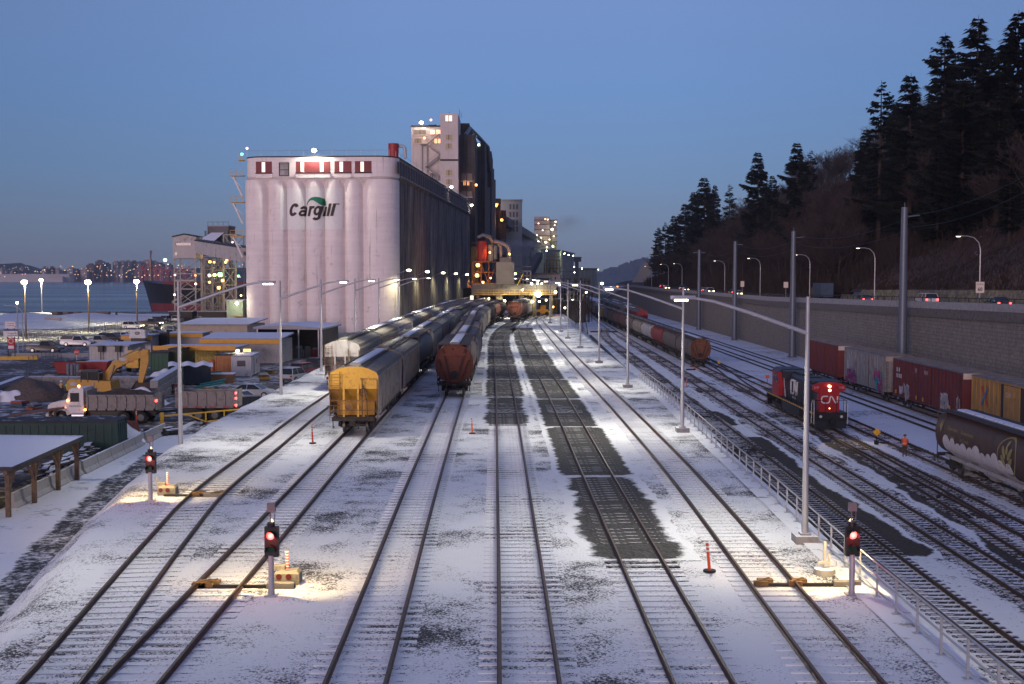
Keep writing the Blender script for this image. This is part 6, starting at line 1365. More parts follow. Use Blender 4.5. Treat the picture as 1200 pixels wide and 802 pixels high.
for k, (px, py, Dk, c, r_, e, lab) in enumerate(((581, 241, 556, ORA, .9, 900, 'orange lamp under the green roof of the transfer house'), (588, 258, 552, ORA, .7, 700, 'orange lamp on the dark ducts below the transfer house'), (574, 296, 299, ORA, .25, 200, 'orange lamp between the cyclone drums'), (597, 298, 299, ORA, .3, 250, 'orange lamp on the bent duct right of the cyclones'), (566, 331, 296, ORA, .35, 300, 'orange lamp low in the cyclone frame'), (575, 326, 297, ORA, .25, 200, 'orange lamp on the stair beside the cyclone frame'), (558, 217, 437, ORA, .5, 300, 'orange lamp on the rear wall of the workhouse'), (612, 340, 285, WARM, .25, 120, 'warm lamp on the gantry stair'), (573, 350, 286, WARM, .25, 120, 'warm lamp under the left part of the gantry'), (640, 352, 296, WARM, .3, 200, 'warm lamp inside the shed under the gantry'), (648, 360, 296, ORA, .3, 200, 'orange lamp beside the yellow machine'), (671, 352, 316, WHITEL, .25, 100, 'white lamp in the tangle by the far lamp posts'), (679, 362, 316, WARM, .3, 150, 'warm lamp low in the tangle by the far lamp posts'), (618, 358, 296, (.8, 1, .5), .3, 150, 'greenish lamp on the back wall under the gantry'))):
    glow(AT(px, py, Dk), lab, c, r_, 14, 'lamps in the plant', light=e)
# ================================================================== VEHICLES
CARGLASS = M_('car_glass', (.012, .015, .02), .1, 0, 0, spec=.6)
def cpaint(n, c): return M_('car_body_' + n, c, .35, .1, .05, spec=.5)
CP = dict(white=cpaint('white', (.62, .62, .63)), silver=cpaint('silver', (.36, .38, .41)), black=cpaint('black', (.018, .018, .021)), dark=cpaint('dark', (.045, .042, .045)), brown=cpaint('brown', (.07, .055, .05)), blue=cpaint('blue', (.16, .22, .32)), red=cpaint('red', (.22, .03, .035)), grey=cpaint('grey', (.14, .14, .15)))
HEADL = lampmat('car_headlight', (1, .78, .42), 12); TAILL = lampmat('car_tail_light', (1, .03, .02), 7); HOFF = M_('headlight_glass', (.5, .5, .52), .15, 0, 0); TOFF = M_('tail_lens', (.30, .015, .012), .3, 0, 0)
def vehicle(kind, col, label, loc, rz, on='', grp='vehicles parked on the lot', cat=None):
    names = dict(sedan='parked_car', suv='parked_car', pickup='pickup_truck', van='parked_car'); t = thing('moving_car' if grp.startswith('cars') else names[kind], label, cat or ('pickup truck' if kind == 'pickup' else 'car'), loc, rz, grp)
    L, Wd, bz, belt, top = dict(sedan=(4.6, 1.78, .2, .92, 1.44), suv=(4.7, 1.85, .28, 1.02, 1.74), pickup=(5.6, 1.92, .36, 1.12, 1.86), van=(5.0, 1.95, .28, 1.1, 1.78))[kind]
    h = L / 2; w = Wd / 2; m = MB()
    prof = [(-h, bz + .12), (-h + .05, belt - .05), (-h + .15, belt), (h * .38, belt), (h * .8, belt - .12), (h - .08, belt - .3), (h, bz + .3), (h - .06, bz + .1), (h - .4, bz), (-h + .3, bz)]
    m.loft([[(x * .985, y * k, z) for x, z in prof] for y, k in ((-w, .93),)] + [[(x, y, z) for x, z in prof] for y in (-w + .06, w - .06)] + [[(x * .985, w * .93, z) for x, z in prof]])
    if kind == 'pickup':
        m.bb((-h + .1, -w + .04, belt), (-.45, -w + .14, belt + .14)).bb((-h + .1, w - .14, belt), (-.45, w - .04, belt + .14)).bb((-h + .03, -w + .06, belt), (-h + .12, w - .06, belt + .14))
        g = (-.5, 1.45, -.35, .85)
    else: g = dict(sedan=(-1.75, 1.15, -.95, .35), suv=(-2.2, 1.1, -1.95, .4), van=(-2.35, 1.4, -2.1, .7))[kind]
    m.build('body', CP[col], t, smooth=32)
    a0, a1, b0, b1 = g; tw = w * .78
    c = MB().loft([[(a0, -w * .94, belt - .01), (a1, -w * .94, belt - .01), (a1, w * .94, belt - .01), (a0, w * .94, belt - .01)], [(b0, -tw, top - .05), (b1, -tw, top - .05), (b1, tw, top - .05), (b0, tw, top - .05)]], 0, caps=False); c.build('windows', CARGLASS, t)
    c = MB().loft([[(b0 - .04, -tw - .02, top - .055), (b1 + .04, -tw - .02, top - .055), (b1 + .04, tw + .02, top - .055), (b0 - .04, tw + .02, top - .055)], [(b0 + .1, -tw + .08, top), (b1 - .1, -tw + .08, top), (b1 - .1, tw - .08, top), (b0 + .1, tw - .08, top)]])
    for sy in (-1, 1):
        for k in ((0, .45, 1) if kind != 'pickup' else (0, 1)):
            p0 = (a0 + (a1 - a0) * k, sy * w * .945, belt); p1 = (b0 + (b1 - b0) * k, sy * tw, top - .04); c.bar(p0, p1, .07, .05)
    c.build('roof', CP[col], t)
    r_ = .33 if kind == 'sedan' else .37
    for sx in (h * .62, -h * .60):
        for sy in (-1, 1):
            o = MB().cyl((0, sy * -.11, 0), (0, sy * .11, 0), r_, 18).build('wheel', RUBBER, t, (sx, sy * (w - .1), r_)); MB().cyl((0, sy * .10, 0), (0, sy * .122, 0), r_ * .62, 10).build('rim', CHROME, o)
    for sy in (-1, 1):
        MB().bb((h - .12, sy * (w - .12), bz + .42), (h + .005, sy * (w - .52), bz + .58)).build('headlight', HEADL if 'h' in on else HOFF, t)
        MB().bb((-h - .012, sy * (w - .08), belt - .30), (-h + .08, sy * (w - .34), belt - .10)).build('tail_light', TAILL if 't' in on else TOFF, t)
    MB().bb((-h - .05, -w + .1, bz + .08), (-h + .06, w - .1, bz + .3)).bb((h - .1, -w + .12, bz + .06), (h + .04, w - .12, bz + .28)).build('bumper', M_('dark_bumper', (.06, .06, .062), .6), t)
    if 'h' in on: 
        L_ = bpy.data.lights.new('headlight_beam', 'SPOT'); L_.energy = 120; L_.spot_size = R(60); L_.color = (1, .8, .5); o = bpy.data.objects.new('headlight_beam', L_); COL.objects.link(o); d = Vector((math.cos(rz), math.sin(rz), 0)); o.location = Vector(loc) + d * (h + .1) + Vector((0, 0, .7)); o.rotation_euler = (R(80), 0, rz - R(90))
    return t
def lot(kind, col, label, px, py, deg, on=''): return vehicle(kind, col, label, G(px, py, ZL + .01), R(deg), on)
t = lot('pickup', 'dark', 'dark pickup with a pale bed cover near the red road sign', 53, 413, -6)
MB().bb((-2.6, -.8, 1.2), (-.7, .8, 1.3)).build('bed_cover', SNOW, t)
t = lot('pickup', 'white', 'white pickup with a dark canopy over its bed', 91, 406, -6); MB().loft([[(-2.7, -.85, 1.24), (-.5, -.85, 1.24), (-.5, .85, 1.24), (-2.7, .85, 1.24)], [(-2.55, -.7, 1.85), (-.5, -.7, 1.85), (-.5, .7, 1.85), (-2.55, .7, 1.85)]]).build('canopy', CP['dark'], t)
lot('pickup', 'silver', 'silver crew cab pickup between the white pickup and the dark van', 115, 405.5, -8); lot('van', 'brown', 'dark grey van parked right of the silver pickup', 131.5, 401.5, -12)
lot('sedan', 'white', 'white car half hidden behind the white sign board', 146, 398, -8); lot('suv', 'white', 'white SUV driving with headlights by the lamp post', 156, 385.5, -10, 'h')
lot('pickup', 'brown', 'tan pickup with headlights lit, behind the white SUV', 177, 382.5, -12, 'h'); lot('suv', 'dark', 'dark SUV behind the tan pickup', 187, 379, 30, '')
lot('suv', 'silver', 'grey van seen from behind, left of the white van', 195.5, 377.5, 82); lot('van', 'white', 'white van seen from behind near the ship', 208, 377.8, 88)
lot('suv', 'black', 'black SUV with red tail lights lit, right of the white van', 233.5, 379, 90, 't'); lot('suv', 'white', 'white SUV parked in front of the corrugated warehouse', 201.5, 391.5, -14)
lot('suv', 'black', 'black SUV behind the white sign board', 181, 393, -20); lot('pickup', 'white', 'white pickup parked against the corrugated warehouse corner', 199, 397, -6); lot('sedan', 'white', 'white car between the sign board and the black SUV', 172, 396.5, -14); lot('sedan', 'blue', 'pale blue car between the two white vehicles', 186, 396, -16)
lot('sedan', 'silver', 'silver blue sedan beside the snow bank', 297, 466, -8); lot('sedan', 'white', 'white car left of the silver blue sedan', 282, 475.5, -22); lot('sedan', 'silver', 'pale hatchback between the white car and the dark SUV', 286, 483, -30); lot('suv', 'brown', 'dark brown SUV with red tail lights behind the dump trailer', 279, 487, 200, 't')
lot('suv', 'silver', 'silver SUV seen from behind by the access road', 345, 447.5, 74, ''); lot('suv', 'red', 'dark red SUV ahead of the silver SUV', 357, 441, 72, 't'); lot('pickup', 'black', 'black pickup ahead of the dark red SUV', 368, 436.5, 70)
# road vehicles up on the hill road: taillights going away, headlights coming
def hillcar(px, X, label, kind, col, away, on): 
    D = X * 1400 / (px - 600); return vehicle(kind, col, label, (X, D, zroad(D) + .01), R(90 if away else -90), on, 'cars on the hill road')
for px, X, a, k, c, lab in ((781, 55, 0, 'sedan', 'white', 'oncoming car with lit headlights nearest the road bend'), (799, 58.6, 1, 'suv', 'dark', 'car driving away with red lights near the bend'), (803, 54.8, 0, 'sedan', 'grey', 'second oncoming car with lit headlights from the bend'), (825, 58.6, 1, 'sedan', 'silver', 'car driving away with red lights beside the crossarm pole'), (832, 54.8, 0, 'suv', 'white', 'third oncoming car with lit headlights from the bend'), (859, 58.6, 1, 'sedan', 'dark', 'car driving away with red lights by the third power pole'), (864, 54.8, 0, 'sedan', 'silver', 'oncoming car with lit headlights by the third power pole'),
                            (775, 60.0, 1, 'sedan', 'red', 'farthest red lit car at the bend'), (1012, 58.6, 1, 'sedan', 'grey', 'car driving away between the second and nearest power poles'), (1085, 58.6, 1, 'van', 'white', 'pale van driving away right of the nearest power pole'), (1168, 58.0, 1, 'sedan', 'dark', 'car driving away near the right edge of the hill road')):
    hillcar(px, X, lab, k, c, a, 't' if a else 'h')
D = 58.8 * 1400 / (962 - 600); t = thing('box_truck', 'blue box truck driving on the hill road left of the second street lamp', 'truck', (58.8, D, zroad(D) + .01), R(90)); MB().bb((-4.2, -1.2, .95), (1.6, 1.2, 3.5)).build('cargo_box', M_('truck_blue', (.05, .08, .13), .5), t); MB().prism([(1.7, .5), (4.0, .5), (4.0, 1.4), (3.4, 2.6), (1.7, 2.7)], -1.1, 1.1).build('cab', M_('truck_brown', (.12, .07, .05), .5), t); MB().bb((-4.0, -.5, .6), (3.6, .5, .95)).build('chassis', BLACK, t)
for x in (-2.8, 2.8):
    for sy in (-1, 1): MB().cyl((x, sy * 1.1, .48), (x, sy * .8, .48), .48, 16).build('wheel', RUBBER, t)
# ---------------------------------------------------------------- dump truck, trailer, excavator
DUMP = M_('dirty_dump_box', (.27, .245, .23), .75, .1, .25, 1.5, dirt=.4, dcol=(.07, .055, .045)); TW = M_('truck_white', (.60, .59, .59), .45, 0, .05, dirt=.12); DIRT = M_('dark_soil', (.055, .04, .032), .95, 0, .4, 3, bump=.8); AMB = lampmat('amber_light', (1, .3, .04), 14)
def dumpbox(t, x0, x1, z0, z1, load):
    m = MB(); w = 1.22
    for sy in (-1, 1):
        m.bb((x0, sy * w, z0), (x1, sy * (w - .07), z1))
        for k in range(int((x1 - x0) / .8) + 1): m.bb((x0 + k * .8, sy * w, z0), (x0 + k * .8 + .12, sy * (w + .1), z1 - .05))
        m.bb((x0, sy * (w + .1), z1 - .14), (x1, sy * (w - .1), z1)).bb((x0, sy * (w + .1), z0), (x1, sy * w, z0 + .16)).bb((x0 + .2, sy * (w + .06), (z0 + z1) / 2 - .04), (x1, sy * w, (z0 + z1) / 2 + .04))
    m.bb((x0 - .08, -w, z0), (x0, w, z1 + .1)).bb((x1, -w, z0), (x1 + .1, w, z1 + .35)).bb((x0, -w, z0), (x1, w, z0 + .12)); m.build('dump_box', DUMP, t)
    if load: MB().grid(lambda u, v: (x0 + .05 + (x1 - x0 - .1) * u, -w + .1 + (2 * w - .2) * v, z1 - .35 + .75 * math.sin(u * 3.14) ** .7 * math.sin(v * 3.14) + .1 * math.sin(u * 17 + v * 9)), 14, 8).build('soil_load', DIRT, t)
def wheels(t, xs, r_=.53, dual=True):
    for x in xs:
        for sy in (-1, 1):
            o = MB().cyl((x, sy * .72 if dual else sy * .9, r_), (x, sy * 1.2, r_), r_, 20).build('wheel', RUBBER, t, smooth=40); MB().cyl((x, sy * 1.205, r_), (x, sy * 1.16, r_), r_ * .55, 12).build('rim', M_('dusty_rim', (.16, .15, .14), .6), o)
p = G(118, 497, ZL); t = thing('dump_truck', 'white cab dump truck loaded with dark soil, amber lights lit', 'dump truck', (p.x, p.y + 1.2, ZL), R(180))
MB().bb((-4.4, -.45, .6), (4.2, .45, 1.0)).build('chassis', BLACK, t); dumpbox(t, -4.6, 1.1, 1.15, 2.45, True)
m = MB().prism([(1.45, .85), (2.9, .85), (2.9, 1.7), (2.65, 2.85), (2.4, 2.98), (1.45, 2.98)], -1.1, 1.1); m.build('cab', TW, t)
m = MB().prism([(2.9, .75), (3.0, .75), (3.0, 1.2), (4.3, 1.15), (4.55, .8), (4.6, 1.1), (4.5, 1.55), (4.2, 1.75), (2.9, 1.98)], -.85, .85); m.bb((4.5, -.8, .5), (4.75, .8, .85)).build('hood', TW, t)
m = MB()
for sy in (-1, 1): m.tube([(2.7, sy * 1.05, .75), (2.85, sy * 1.05, 1.15), (3.3, sy * 1.05, 1.3), (3.75, sy * 1.05, 1.15), (3.95, sy * 1.05, .75)], .16, 6)
m.build('fender', TW, t)
m = MB().add([(2.72, -.9, 1.85), (2.72, .9, 1.85), (2.5, .85, 2.75), (2.5, -.85, 2.75)], [(0, 1, 2, 3)])
m = MB().bb((1.8, -1.115, 1.85), (2.55, 1.115, 2.6)); m.build('cab_window', GLASS, t); MB().add([(2.94, -.95, 1.78), (2.94, .95, 1.78), (2.70, .9, 2.78), (2.70, -.9, 2.78)], [(0, 1, 2, 3)]).build('windscreen', GLASS, t)
text_mesh('TRUCKING', .2, 'lettering', M_('navy_lettering', (.05, .06, .10), .6), t, (2.15, 1.116, 1.42), (R(90), 0, R(180)), ext=.002)
for q, nm in (((2.2, 0, 3.08), 'beacon'), ((2.75, 1.16, 1.95), 'mirror_light'), ((3.0, .9, 1.25), 'marker_light'), ((1.25, 1.3, 1.2), 'marker_light')): MB().ball(q, .11, 8).build(nm, AMB, t)
MB().cyl((1.3, -.95, .9), (1.3, -.95, 3.3), .09, 8).build('exhaust', CHROME, t); MB().cyl((1.4, 1.0, .65), (2.4, 1.0, .65), .3, 14).build('fuel_tank', CHROME, t)
MB().bb((-4.72, .95, 1.85), (-4.6, 1.25, 2.05)).build('tail_light', TAILL, t); wheels(t, (3.35,), dual=False); wheels(t, (-1.9, -3.35))
p = G(240, 494, ZL); t = thing('dump_trailer', 'grey ribbed dump trailer with red side reflectors behind the yellow gate', 'trailer', (p.x, p.y + 1.2, ZL), R(180)); MB().bb((-2.6, -.4, .6), (2.7, .4, 1.0)).bar((2.6, 0, .8), (5.2, 0, .6), .2).build('chassis', BLACK, t); dumpbox(t, -2.6, 2.4, 1.15, 2.55, False); wheels(t, (.55, -.85))
m = MB()
for k in range(4): m.bb((-2.2 + k * 1.2, 1.325, 1.18), (-1.6 + k * 1.2, 1.335, 1.28))
m.build('reflector', REDP, t)
for zz in (1.3, 1.9, 2.35): MB().bb((-2.72, 1.0, zz), (-2.6, 1.25, zz + .16)).build('tail_light', TAILL, t)
EXY = M_('excavator_yellow', (.50, .27, .04), .55, 0, .12, 1.5, dirt=.3, dcol=(.16, .09, .03))
p = G(108, 470, ZL); Y0 = p.y; t = thing('excavator', 'yellow excavator with raised boom behind the block wall', 'excavator', (p.x, Y0, ZL))
for sy in (-1, 1): MB().prism([(-2.0, .1), (2.0, .1), (2.4, .45), (2.1, .9), (-2.1, .9), (-2.4, .45)], sy * 1.3 - .3, sy * 1.3 + .3).build('track', BLACK, t)
px2 = lambda px, py: (XD(px, Y0) - p.x, ZD(py, Y0) - ZL)
a = px2(82, 456); b = px2(118, 456)
m = MB().prism([px2(82, 457), px2(82.5, 446), px2(86, 443.5), px2(100, 444), px2(133, 446), px2(134, 456), px2(126, 458)], -1.35, 1.35); m.build('house', EXY, t)
m = MB().prism([px2(99, 447), px2(99, 436), px2(101, 434.5), px2(117, 434), px2(119.5, 437), px2(120, 447)], -1.3, -.1); m.build('cab', CARGLASS, t); m = MB()
for x in (99, 107, 119.5): q = px2(x, 435.5); m.bar((q[0], -1.32, q[1]), (q[0], -1.32, px2(x, 447)[1]), .1)
q = px2(99, 434.5); q2 = px2(119, 434); m.bb((q[0], -1.35, q[1] - .05), (q2[0], 0, q[1] + .12)); m.build('cab_frame', BLACK, t)
MB().prism([px2(116, 452), px2(122, 437), px2(131, 425), px2(150, 416.5), px2(170, 409.5), px2(174, 411), px2(172, 417), px2(152, 424), px2(136, 432), px2(128, 444), px2(126, 452)], -.3, .3).build('boom', EXY, t)
MB().prism([px2(167, 409), px2(174, 410), px2(173.5, 425), px2(166, 450), px2(161, 450), px2(164, 425), px2(165, 414)], -.24, .24).build('stick', EXY, t)
MB().prism([px2(160, 448), px2(168, 449), px2(178, 448), px2(187, 452), px2(180, 460), px2(166, 461), px2(158, 456)], -.6, .6).build('bucket', M_('muddy_bucket', (.07, .045, .035), .9, 0, .3, 3), t)
m = MB(); q, q2 = px2(127, 448), px2(134, 428); m.bar((q[0], -.36, q[1]), (q2[0], -.36, q2[1]), .14); q, q2 = px2(141, 420), px2(164, 409); m.bar((q[0], 0, q[1] + .1), (q2[0], 0, q2[1] + .1), .16); m.build('hydraulic_ram', M_('ram_grey', (.16, .13, .09), .5, .3), t)
m = MB()
for px_ in (90, 144): q = px2(px_, 449 if px_ == 90 else 421); m.ball((q[0], -1.37 if px_ == 90 else -.31, q[1]), .38, 10, sc=(1, .05, .55))
m.build('decal', M_('grey_decal', (.40, .40, .40), .6), t)
# ---------------------------------------------------------------- block walls, containers, huts
BLK = M_('block_concrete', (.27, .26, .255), .9, 0, .12, .8, dirt=.25, snow=.9)
def blockwall(a, b, rows, label, seed):
    a, b = Vector(a), Vector(b); d = b - a; L = d.length; an = math.atan2(d.y, d.x); r_ = random.Random(seed); k = 0
    t = thing('block_wall', label, 'block wall', (a.x, a.y, ZL), an); me = None
    for r__ in range(rows):
        n_ = int(L / 1.5)
        for i in range(n_):
            if me is None: o = MB().bb((.015, -.37, 0), (1.485, .37, .74)).build('block', BLK, t); me = o.data
            else: o = bpy.data.objects.new('block', me); COL.objects.link(o); o.parent = t
            o.location = (i * 1.5 + (.75 if r__ % 2 else 0) * (1 if i < n_ - 1 else .5), r_.uniform(-.03, .03), .75 * r__)
    return t
blockwall(G(27, 457, ZL), G(212, 458, ZL), 2, 'long back wall of grey concrete blocks behind the excavator', 1); blockwall(G(-15, 473, ZL), G(28, 456, ZL), 2, 'block wall with snowy top running to the left edge', 2); blockwall(G(181, 473, ZL), G(212, 451, ZL), 3, 'block wall end with a snowy top right of the excavator bucket', 3)
CORR = {}
def corr(n, c): return M_('corrugated_' + n, c, .6, .1, .12, .8, dirt=.22, dcol=tuple(x * .4 for x in c))
def container(label, p, rz, dims, mat, roofm, name='shipping_container', cat='container', extras=None):
    t = thing(name, label, cat, p, rz); L, Wd, Hh = dims; m = MB()
    m.bb((0, 0, .12), (L, Wd, Hh - .02))
    for i in range(int(L / .55)):
        for y, s_ in ((0, -1), (Wd, 1)): m.bb((.15 + i * .55, y, .3), (.42 + i * .55, y + s_ * .045, Hh - .2))
    for i in range(int(Wd / .5)):
        for x, s_ in ((0, -1), (L, 1)): m.bb((x, .15 + i * .5, .3), (x + s_ * .04, .38 + i * .5, Hh - .2))
    for x in (0, L):
        for y in (0, Wd): m.bb((x - .07, y - .07, 0), (x + .07, y + .07, Hh))
    m.build('walls', mat, t); MB().bb((-.1, -.1, Hh), (L + .1, Wd + .1, Hh + .12)).build('roof', roofm, t)
    return t
SNR = M_('snowy_roof', (.30, .30, .32), .8, 0, .15, .8, snow=.95); DROOF = M_('dark_roof', (.03, .032, .036), .8, 0, .3, .8, snow=.3)
def at_rect(x0, x1, py):     # ground x-range at pixel row
    a, b = G(x0, py, ZL), G(x1, py, ZL); return a, b
a, b = at_rect(272, 293.5, 442.5); t = container('white site office box with a double window on its short side', (a.x, a.y, ZL), R(4), ((b - a).length, 7.5, 2.5), corr('white', (.55, .54, .55)), SNR, 'site_office', 'site office'); L = (b - a).length
for x in (.42, .62): MB().bb((L * x - .32, -.09, 1.35), (L * x + .22, -.03, 2.05)).build('window', M_('window_dark', (.10, .10, .11), .3), t)
MB().bb((L + .03, 2.2, .2), (L + .07, 3.2, 2.2)).build('door', corr('doorgrey', (.36, .36, .38)), t); MB().bb((L + .05, 4.6, 1.4), (L + .09, 5.1, 1.9)).build('notice', REDP, t)
a, b = at_rect(252, 271, 442); container('orange brown container next to the white site office', (a.x, a.y + .5, ZL), R(3), ((b - a).length, 6, 2.6), corr('orange', (.40, .17, .06)), DROOF)
a, b = at_rect(177, 197, 437); container('dark green container standing on end view left of the lit shed', (a.x, a.y, ZL), 0, ((b - a).length, 6, 2.5), corr('green', (.02, .075, .045)), DROOF)
a, b = at_rect(197, 214, 436); container('dark olive container beside the dark green one', (a.x + .15, a.y, ZL), 0, ((b - a).length - .2, 6, 2.9), corr('olive', (.035, .045, .02)), DROOF)
a, b = at_rect(14, 117, 536); t = container('long dark green container at the left behind the open shed', (a.x - 3.6, a.y, ZL), R(3), (10.6, 2.5, 2.35), corr('bottle_green', (.012, .042, .04)), DROOF)
a, b = at_rect(211, 247, 452); t = container('blue tarp sided shelter with a sagging snowy top', (a.x - 1.0, a.y, ZL), R(16), (4.3, 3.0, 2.0), corr('navy', (.025, .04, .06)), DROOF, 'tarp_shelter', 'shelter')
MB().grid(lambda u, v: (-.3 + 4.9 * u, -.3 + 3.6 * v, 2.15 + .55 * math.sin(math.pi * v) * .6 + .12 * math.sin(u * 18) + .05 * math.sin(v * 22)), 22, 10).build('tarp', SNOW, t)
# red skips, gas bottles, white shed
for px, lab in ((84, 'red skip behind the gas bottles'), (111, 'red skip right of the gas bottles')):
    q = G(px, 437, ZL); t = thing('waste_skip', lab, 'skip', q, R(4)); MB().loft([[(x * k, y * k2, z) for x, y in ((-1, -1), (1, -1), (1, 1), (-1, 1))] for z, k, k2 in ((0, 1.5, .9), (1.5, 1.95, 1.1))]).build('shell', M_('skip_red', (.26, .02, .022), .5, 0, .2, dirt=.2), t); MB().bb((-2.0, -1.15, 1.45), (2.0, 1.15, 1.55)).build('lid', DROOF if px < 100 else CONCSNOW, t)
for k, px in enumerate((80, 84.5, 87.5, 91.5)):
    q = G(px, 439 + (k % 2), ZL); t = thing('gas_bottle', ['leftmost grey gas bottle in front of the red skips', 'second grey gas bottle in front of the red skips', 'third grey gas bottle in front of the red skips', 'rightmost grey gas bottle in front of the red skips'][k], 'gas bottle', q, 0, 'gas bottles'); MB().tube([(0, 0, 0), (0, 0, 1.2), (0, 0, 1.4), (0, 0, 1.48)], [.24, .24, .15, .06], 10).build('bottle', M_('bottle_grey', (.14, .15, .17), .5), t, smooth=50); MB().cyl((0, 0, 1.48), (0, 0, 1.62), .05, 6).build('valve', DARK, t)
def hut(name, label, cat, px0, px1, pyb, depth, hgt, wall, roof, rz=0.0, band=None, over=.3, slope=.0):
    a, b = at_rect(px0, px1, pyb); L = b.x - a.x; t = thing(name, label, cat, (a.x, a.y, ZL), rz); m = MB().bb((0, 0, 0), (L, depth, hgt))
    for i in range(int(L / .5)): m.bb((.1 + i * .5, -.035, .1), (.3 + i * .5, 0, hgt - .1))
    m.build('walls', wall, t); MB().add([(-over, -over, hgt), (L + over, -over, hgt), (L + over, depth + over, hgt + slope), (-over, depth + over, hgt + slope), (-over, -over, hgt + .22), (L + over, -over, hgt + .22), (L + over, depth + over, hgt + slope + .22), (-over, depth + over, hgt + slope + .22)], [(0, 1, 2, 3), (4, 5, 6, 7), (0, 1, 5, 4), (1, 2, 6, 5), (2, 3, 7, 6), (3, 0, 4, 7)]).build('roof', roof, t)
    if band: MB().bb((-over - .02, -over - .05, hgt - .55), (L + over + .02, -over - .003, hgt + .05)).build('fascia', band, t)
    return t, L
YB = M_('amber_fascia', (.60, .29, .025), .5, 0, .1); WCL = corr('pale_clad', (.36, .34, .34)); BCL = corr('beige_clad', (.40, .34, .27))
hut('office_cabin', 'white ribbed shed with a snowy roof and two black vents left of the excavator boom', 'cabin', 105, 150, 427, 8, 2.5, corr('ribbed_white', (.44, .43, .42)), SNR)
for px in (118, 138): q = AT(px, 410, G(118, 427, ZL).y - .5); t = thing('lamp_box', 'black lamp box on a short post in front of the white ribbed shed, %s one' % ('left' if px == 118 else 'right'), 'lamp', q); MB().bb((-.3, -.3, -.3), (.35, .3, .45)).bb((-.45, -.4, .45), (.5, .4, .55)).bb((-.06, -.06, -2.4), (.06, .06, -.3)).build('housing', BLACK, t)
hut('portable_cabin', 'white cabin with an amber band below the white sign board', 'cabin', 145, 177, 413, 5, 2.6, WCL, SNR, 0, YB)
for px in (180.5, 191.5): q = G(px, 411, ZL); t = thing('vent_box', 'black vent box left of its twin on the cabin row' if px < 185 else 'black vent box right of its twin on the cabin row', 'vent box', q); MB().bb((-.7, 0, 0), (.7, 1.2, 2.9)).bb((-.75, -.05, 2.9), (.75, 1.25, 3.0)).build('housing', BLACK, t)
hut('portable_cabin', 'long low cabin with an amber band behind the lamp post', 'cabin', 196, 236, 409, 6, 2.5, WCL, SNR, 0, YB)
t, L = hut('portable_cabin', 'long grey cabin with amber band and one lit yellow window', 'cabin', 237, 330, 425.5, 7.0, 3.3, WCL, SNR, R(-3), YB, .25, .5)
f = MB().bb((L * .53, -.09, 1.0), (L * .62, -.02, 2.0)).build('window', lampmat('yellow_window', (1, .66, .16), 2.2), t); MB().bb((L * .575 - .05, -.12, 1.0), (L * .575 + .05, -.09, 2.0)).build('frame', WHITE, f)
hut('warehouse', 'beige corrugated warehouse with a snowy roof in front of the silo', 'warehouse', 211, 291, 399, 13, 2.9, BCL, SNR, R(-3), None, .5, .7)
# open shed with stored goods
a = G(302, 420, ZL); t = thing('open_shed', 'open fronted storage shed with a snowy roof below the silo', 'shed', (a.x, a.y, ZL), R(-2)); Ls = 9.4
MB().bb((0, 14, 0), (Ls, 14.3, 4.4)).bb((-.2, 0, 0), (0, 14, 4.4)).bb((Ls, 0, 0), (Ls + .2, 14, 4.4)).build('walls', M_('shed_wall_brown', (.07, .06, .05), .9, dirt=.3), t); MB().prism([(-.5, 4.4), (Ls + .6, 4.3), (Ls + .6, 4.55), (Ls * .5, 5.0), (-.5, 4.7)], -.6, 14.6).build('roof', SNR, t)  # walls are dark brown with random dirt
m = MB()
for x in (0, 3.1, 6.2, 9.2): MB().bar((x, 0, 0), (x, 0, 4.4), .18).build('post', STEEL, t)
rr = random.Random(6)
for k in range(22):
    x, y = .7 + rr.random() * 8.2, .5 + rr.random() * 4; c = rr.choice([(.25, .04, .04), (.05, .08, .18), (.3, .29, .28), (.10, .09, .08), (.04, .06, .10), (.42, .42, .43)]); w, h_ = rr.uniform(.35, .8), rr.uniform(.7, 1.9)
    q = Matrix.Rotation(R(-2), 3, 'Z') @ Vector((x, y, 0)); o = MB().loft([[(w * .6 * s_ * a_, w * .6 * s_ * b_, z) for a_, b_ in ((-1, -.9), (1, -1), (.9, 1), (-1, 1))] for z, s_ in ((0, 1), (h_ * .9, .97), (h_, .8))]).build('stored_pallet', M_('goods_%d' % (k % 6), c, .7), None, (a.x + q.x, a.y + q.y, ZL), rr.random()); tag(o, 'bundle of stored goods standing in the open shed below the silo', 'stored goods', 'goods in the open shed')
# lit timber shed under the amber fascia
a, b = at_rect(212, 256, 433); L = b.x - a.x; t = thing('canopy_shed', 'lit open canopy with an amber fascia and pale plank back wall', 'canopy', (a.x, a.y, ZL), R(-2)); PLK = M_('pale_planks', (.40, .31, .18), .8, 0, .25, 2)
m = MB()
for i in range(13): m.bb((L * i / 13 + .02, 5, 0), (L * (i + 1) / 13 - .02, 5.15 + .06 * (i % 2), 2.7))
m.build('back_wall', PLK, t); MB().bb((-3.5, -.6, 2.75), (L + 2.5, 6.5, 2.95)).build('roof', SNR, t); MB().bb((-3.5, -.66, 2.55), (L + 2.52, -.6, 3.15)).build('fascia', YB, t)
m = MB()
for x in (-3.2, 0, L, L + 2.2): MB().bar((x, -.3, 0), (x, -.3, 2.8), .16).build('post', WOOD, t)
for k, x in enumerate((-.2, .18, .42, .78)): o = MB().bb((L * x - .35, 2.4, 2.62), (L * x + .35, 2.65, 2.74)).build('strip_light', lampmat('strip_glow', (1, .80, .4), 9), t); q = Matrix.Rotation(R(-2), 3, 'Z') @ Vector((L * x, 2.5, 2.5)); lamp_light((a.x + q.x, a.y + q.y, ZL + 2.5), 60, (1, .74, .36), 160)
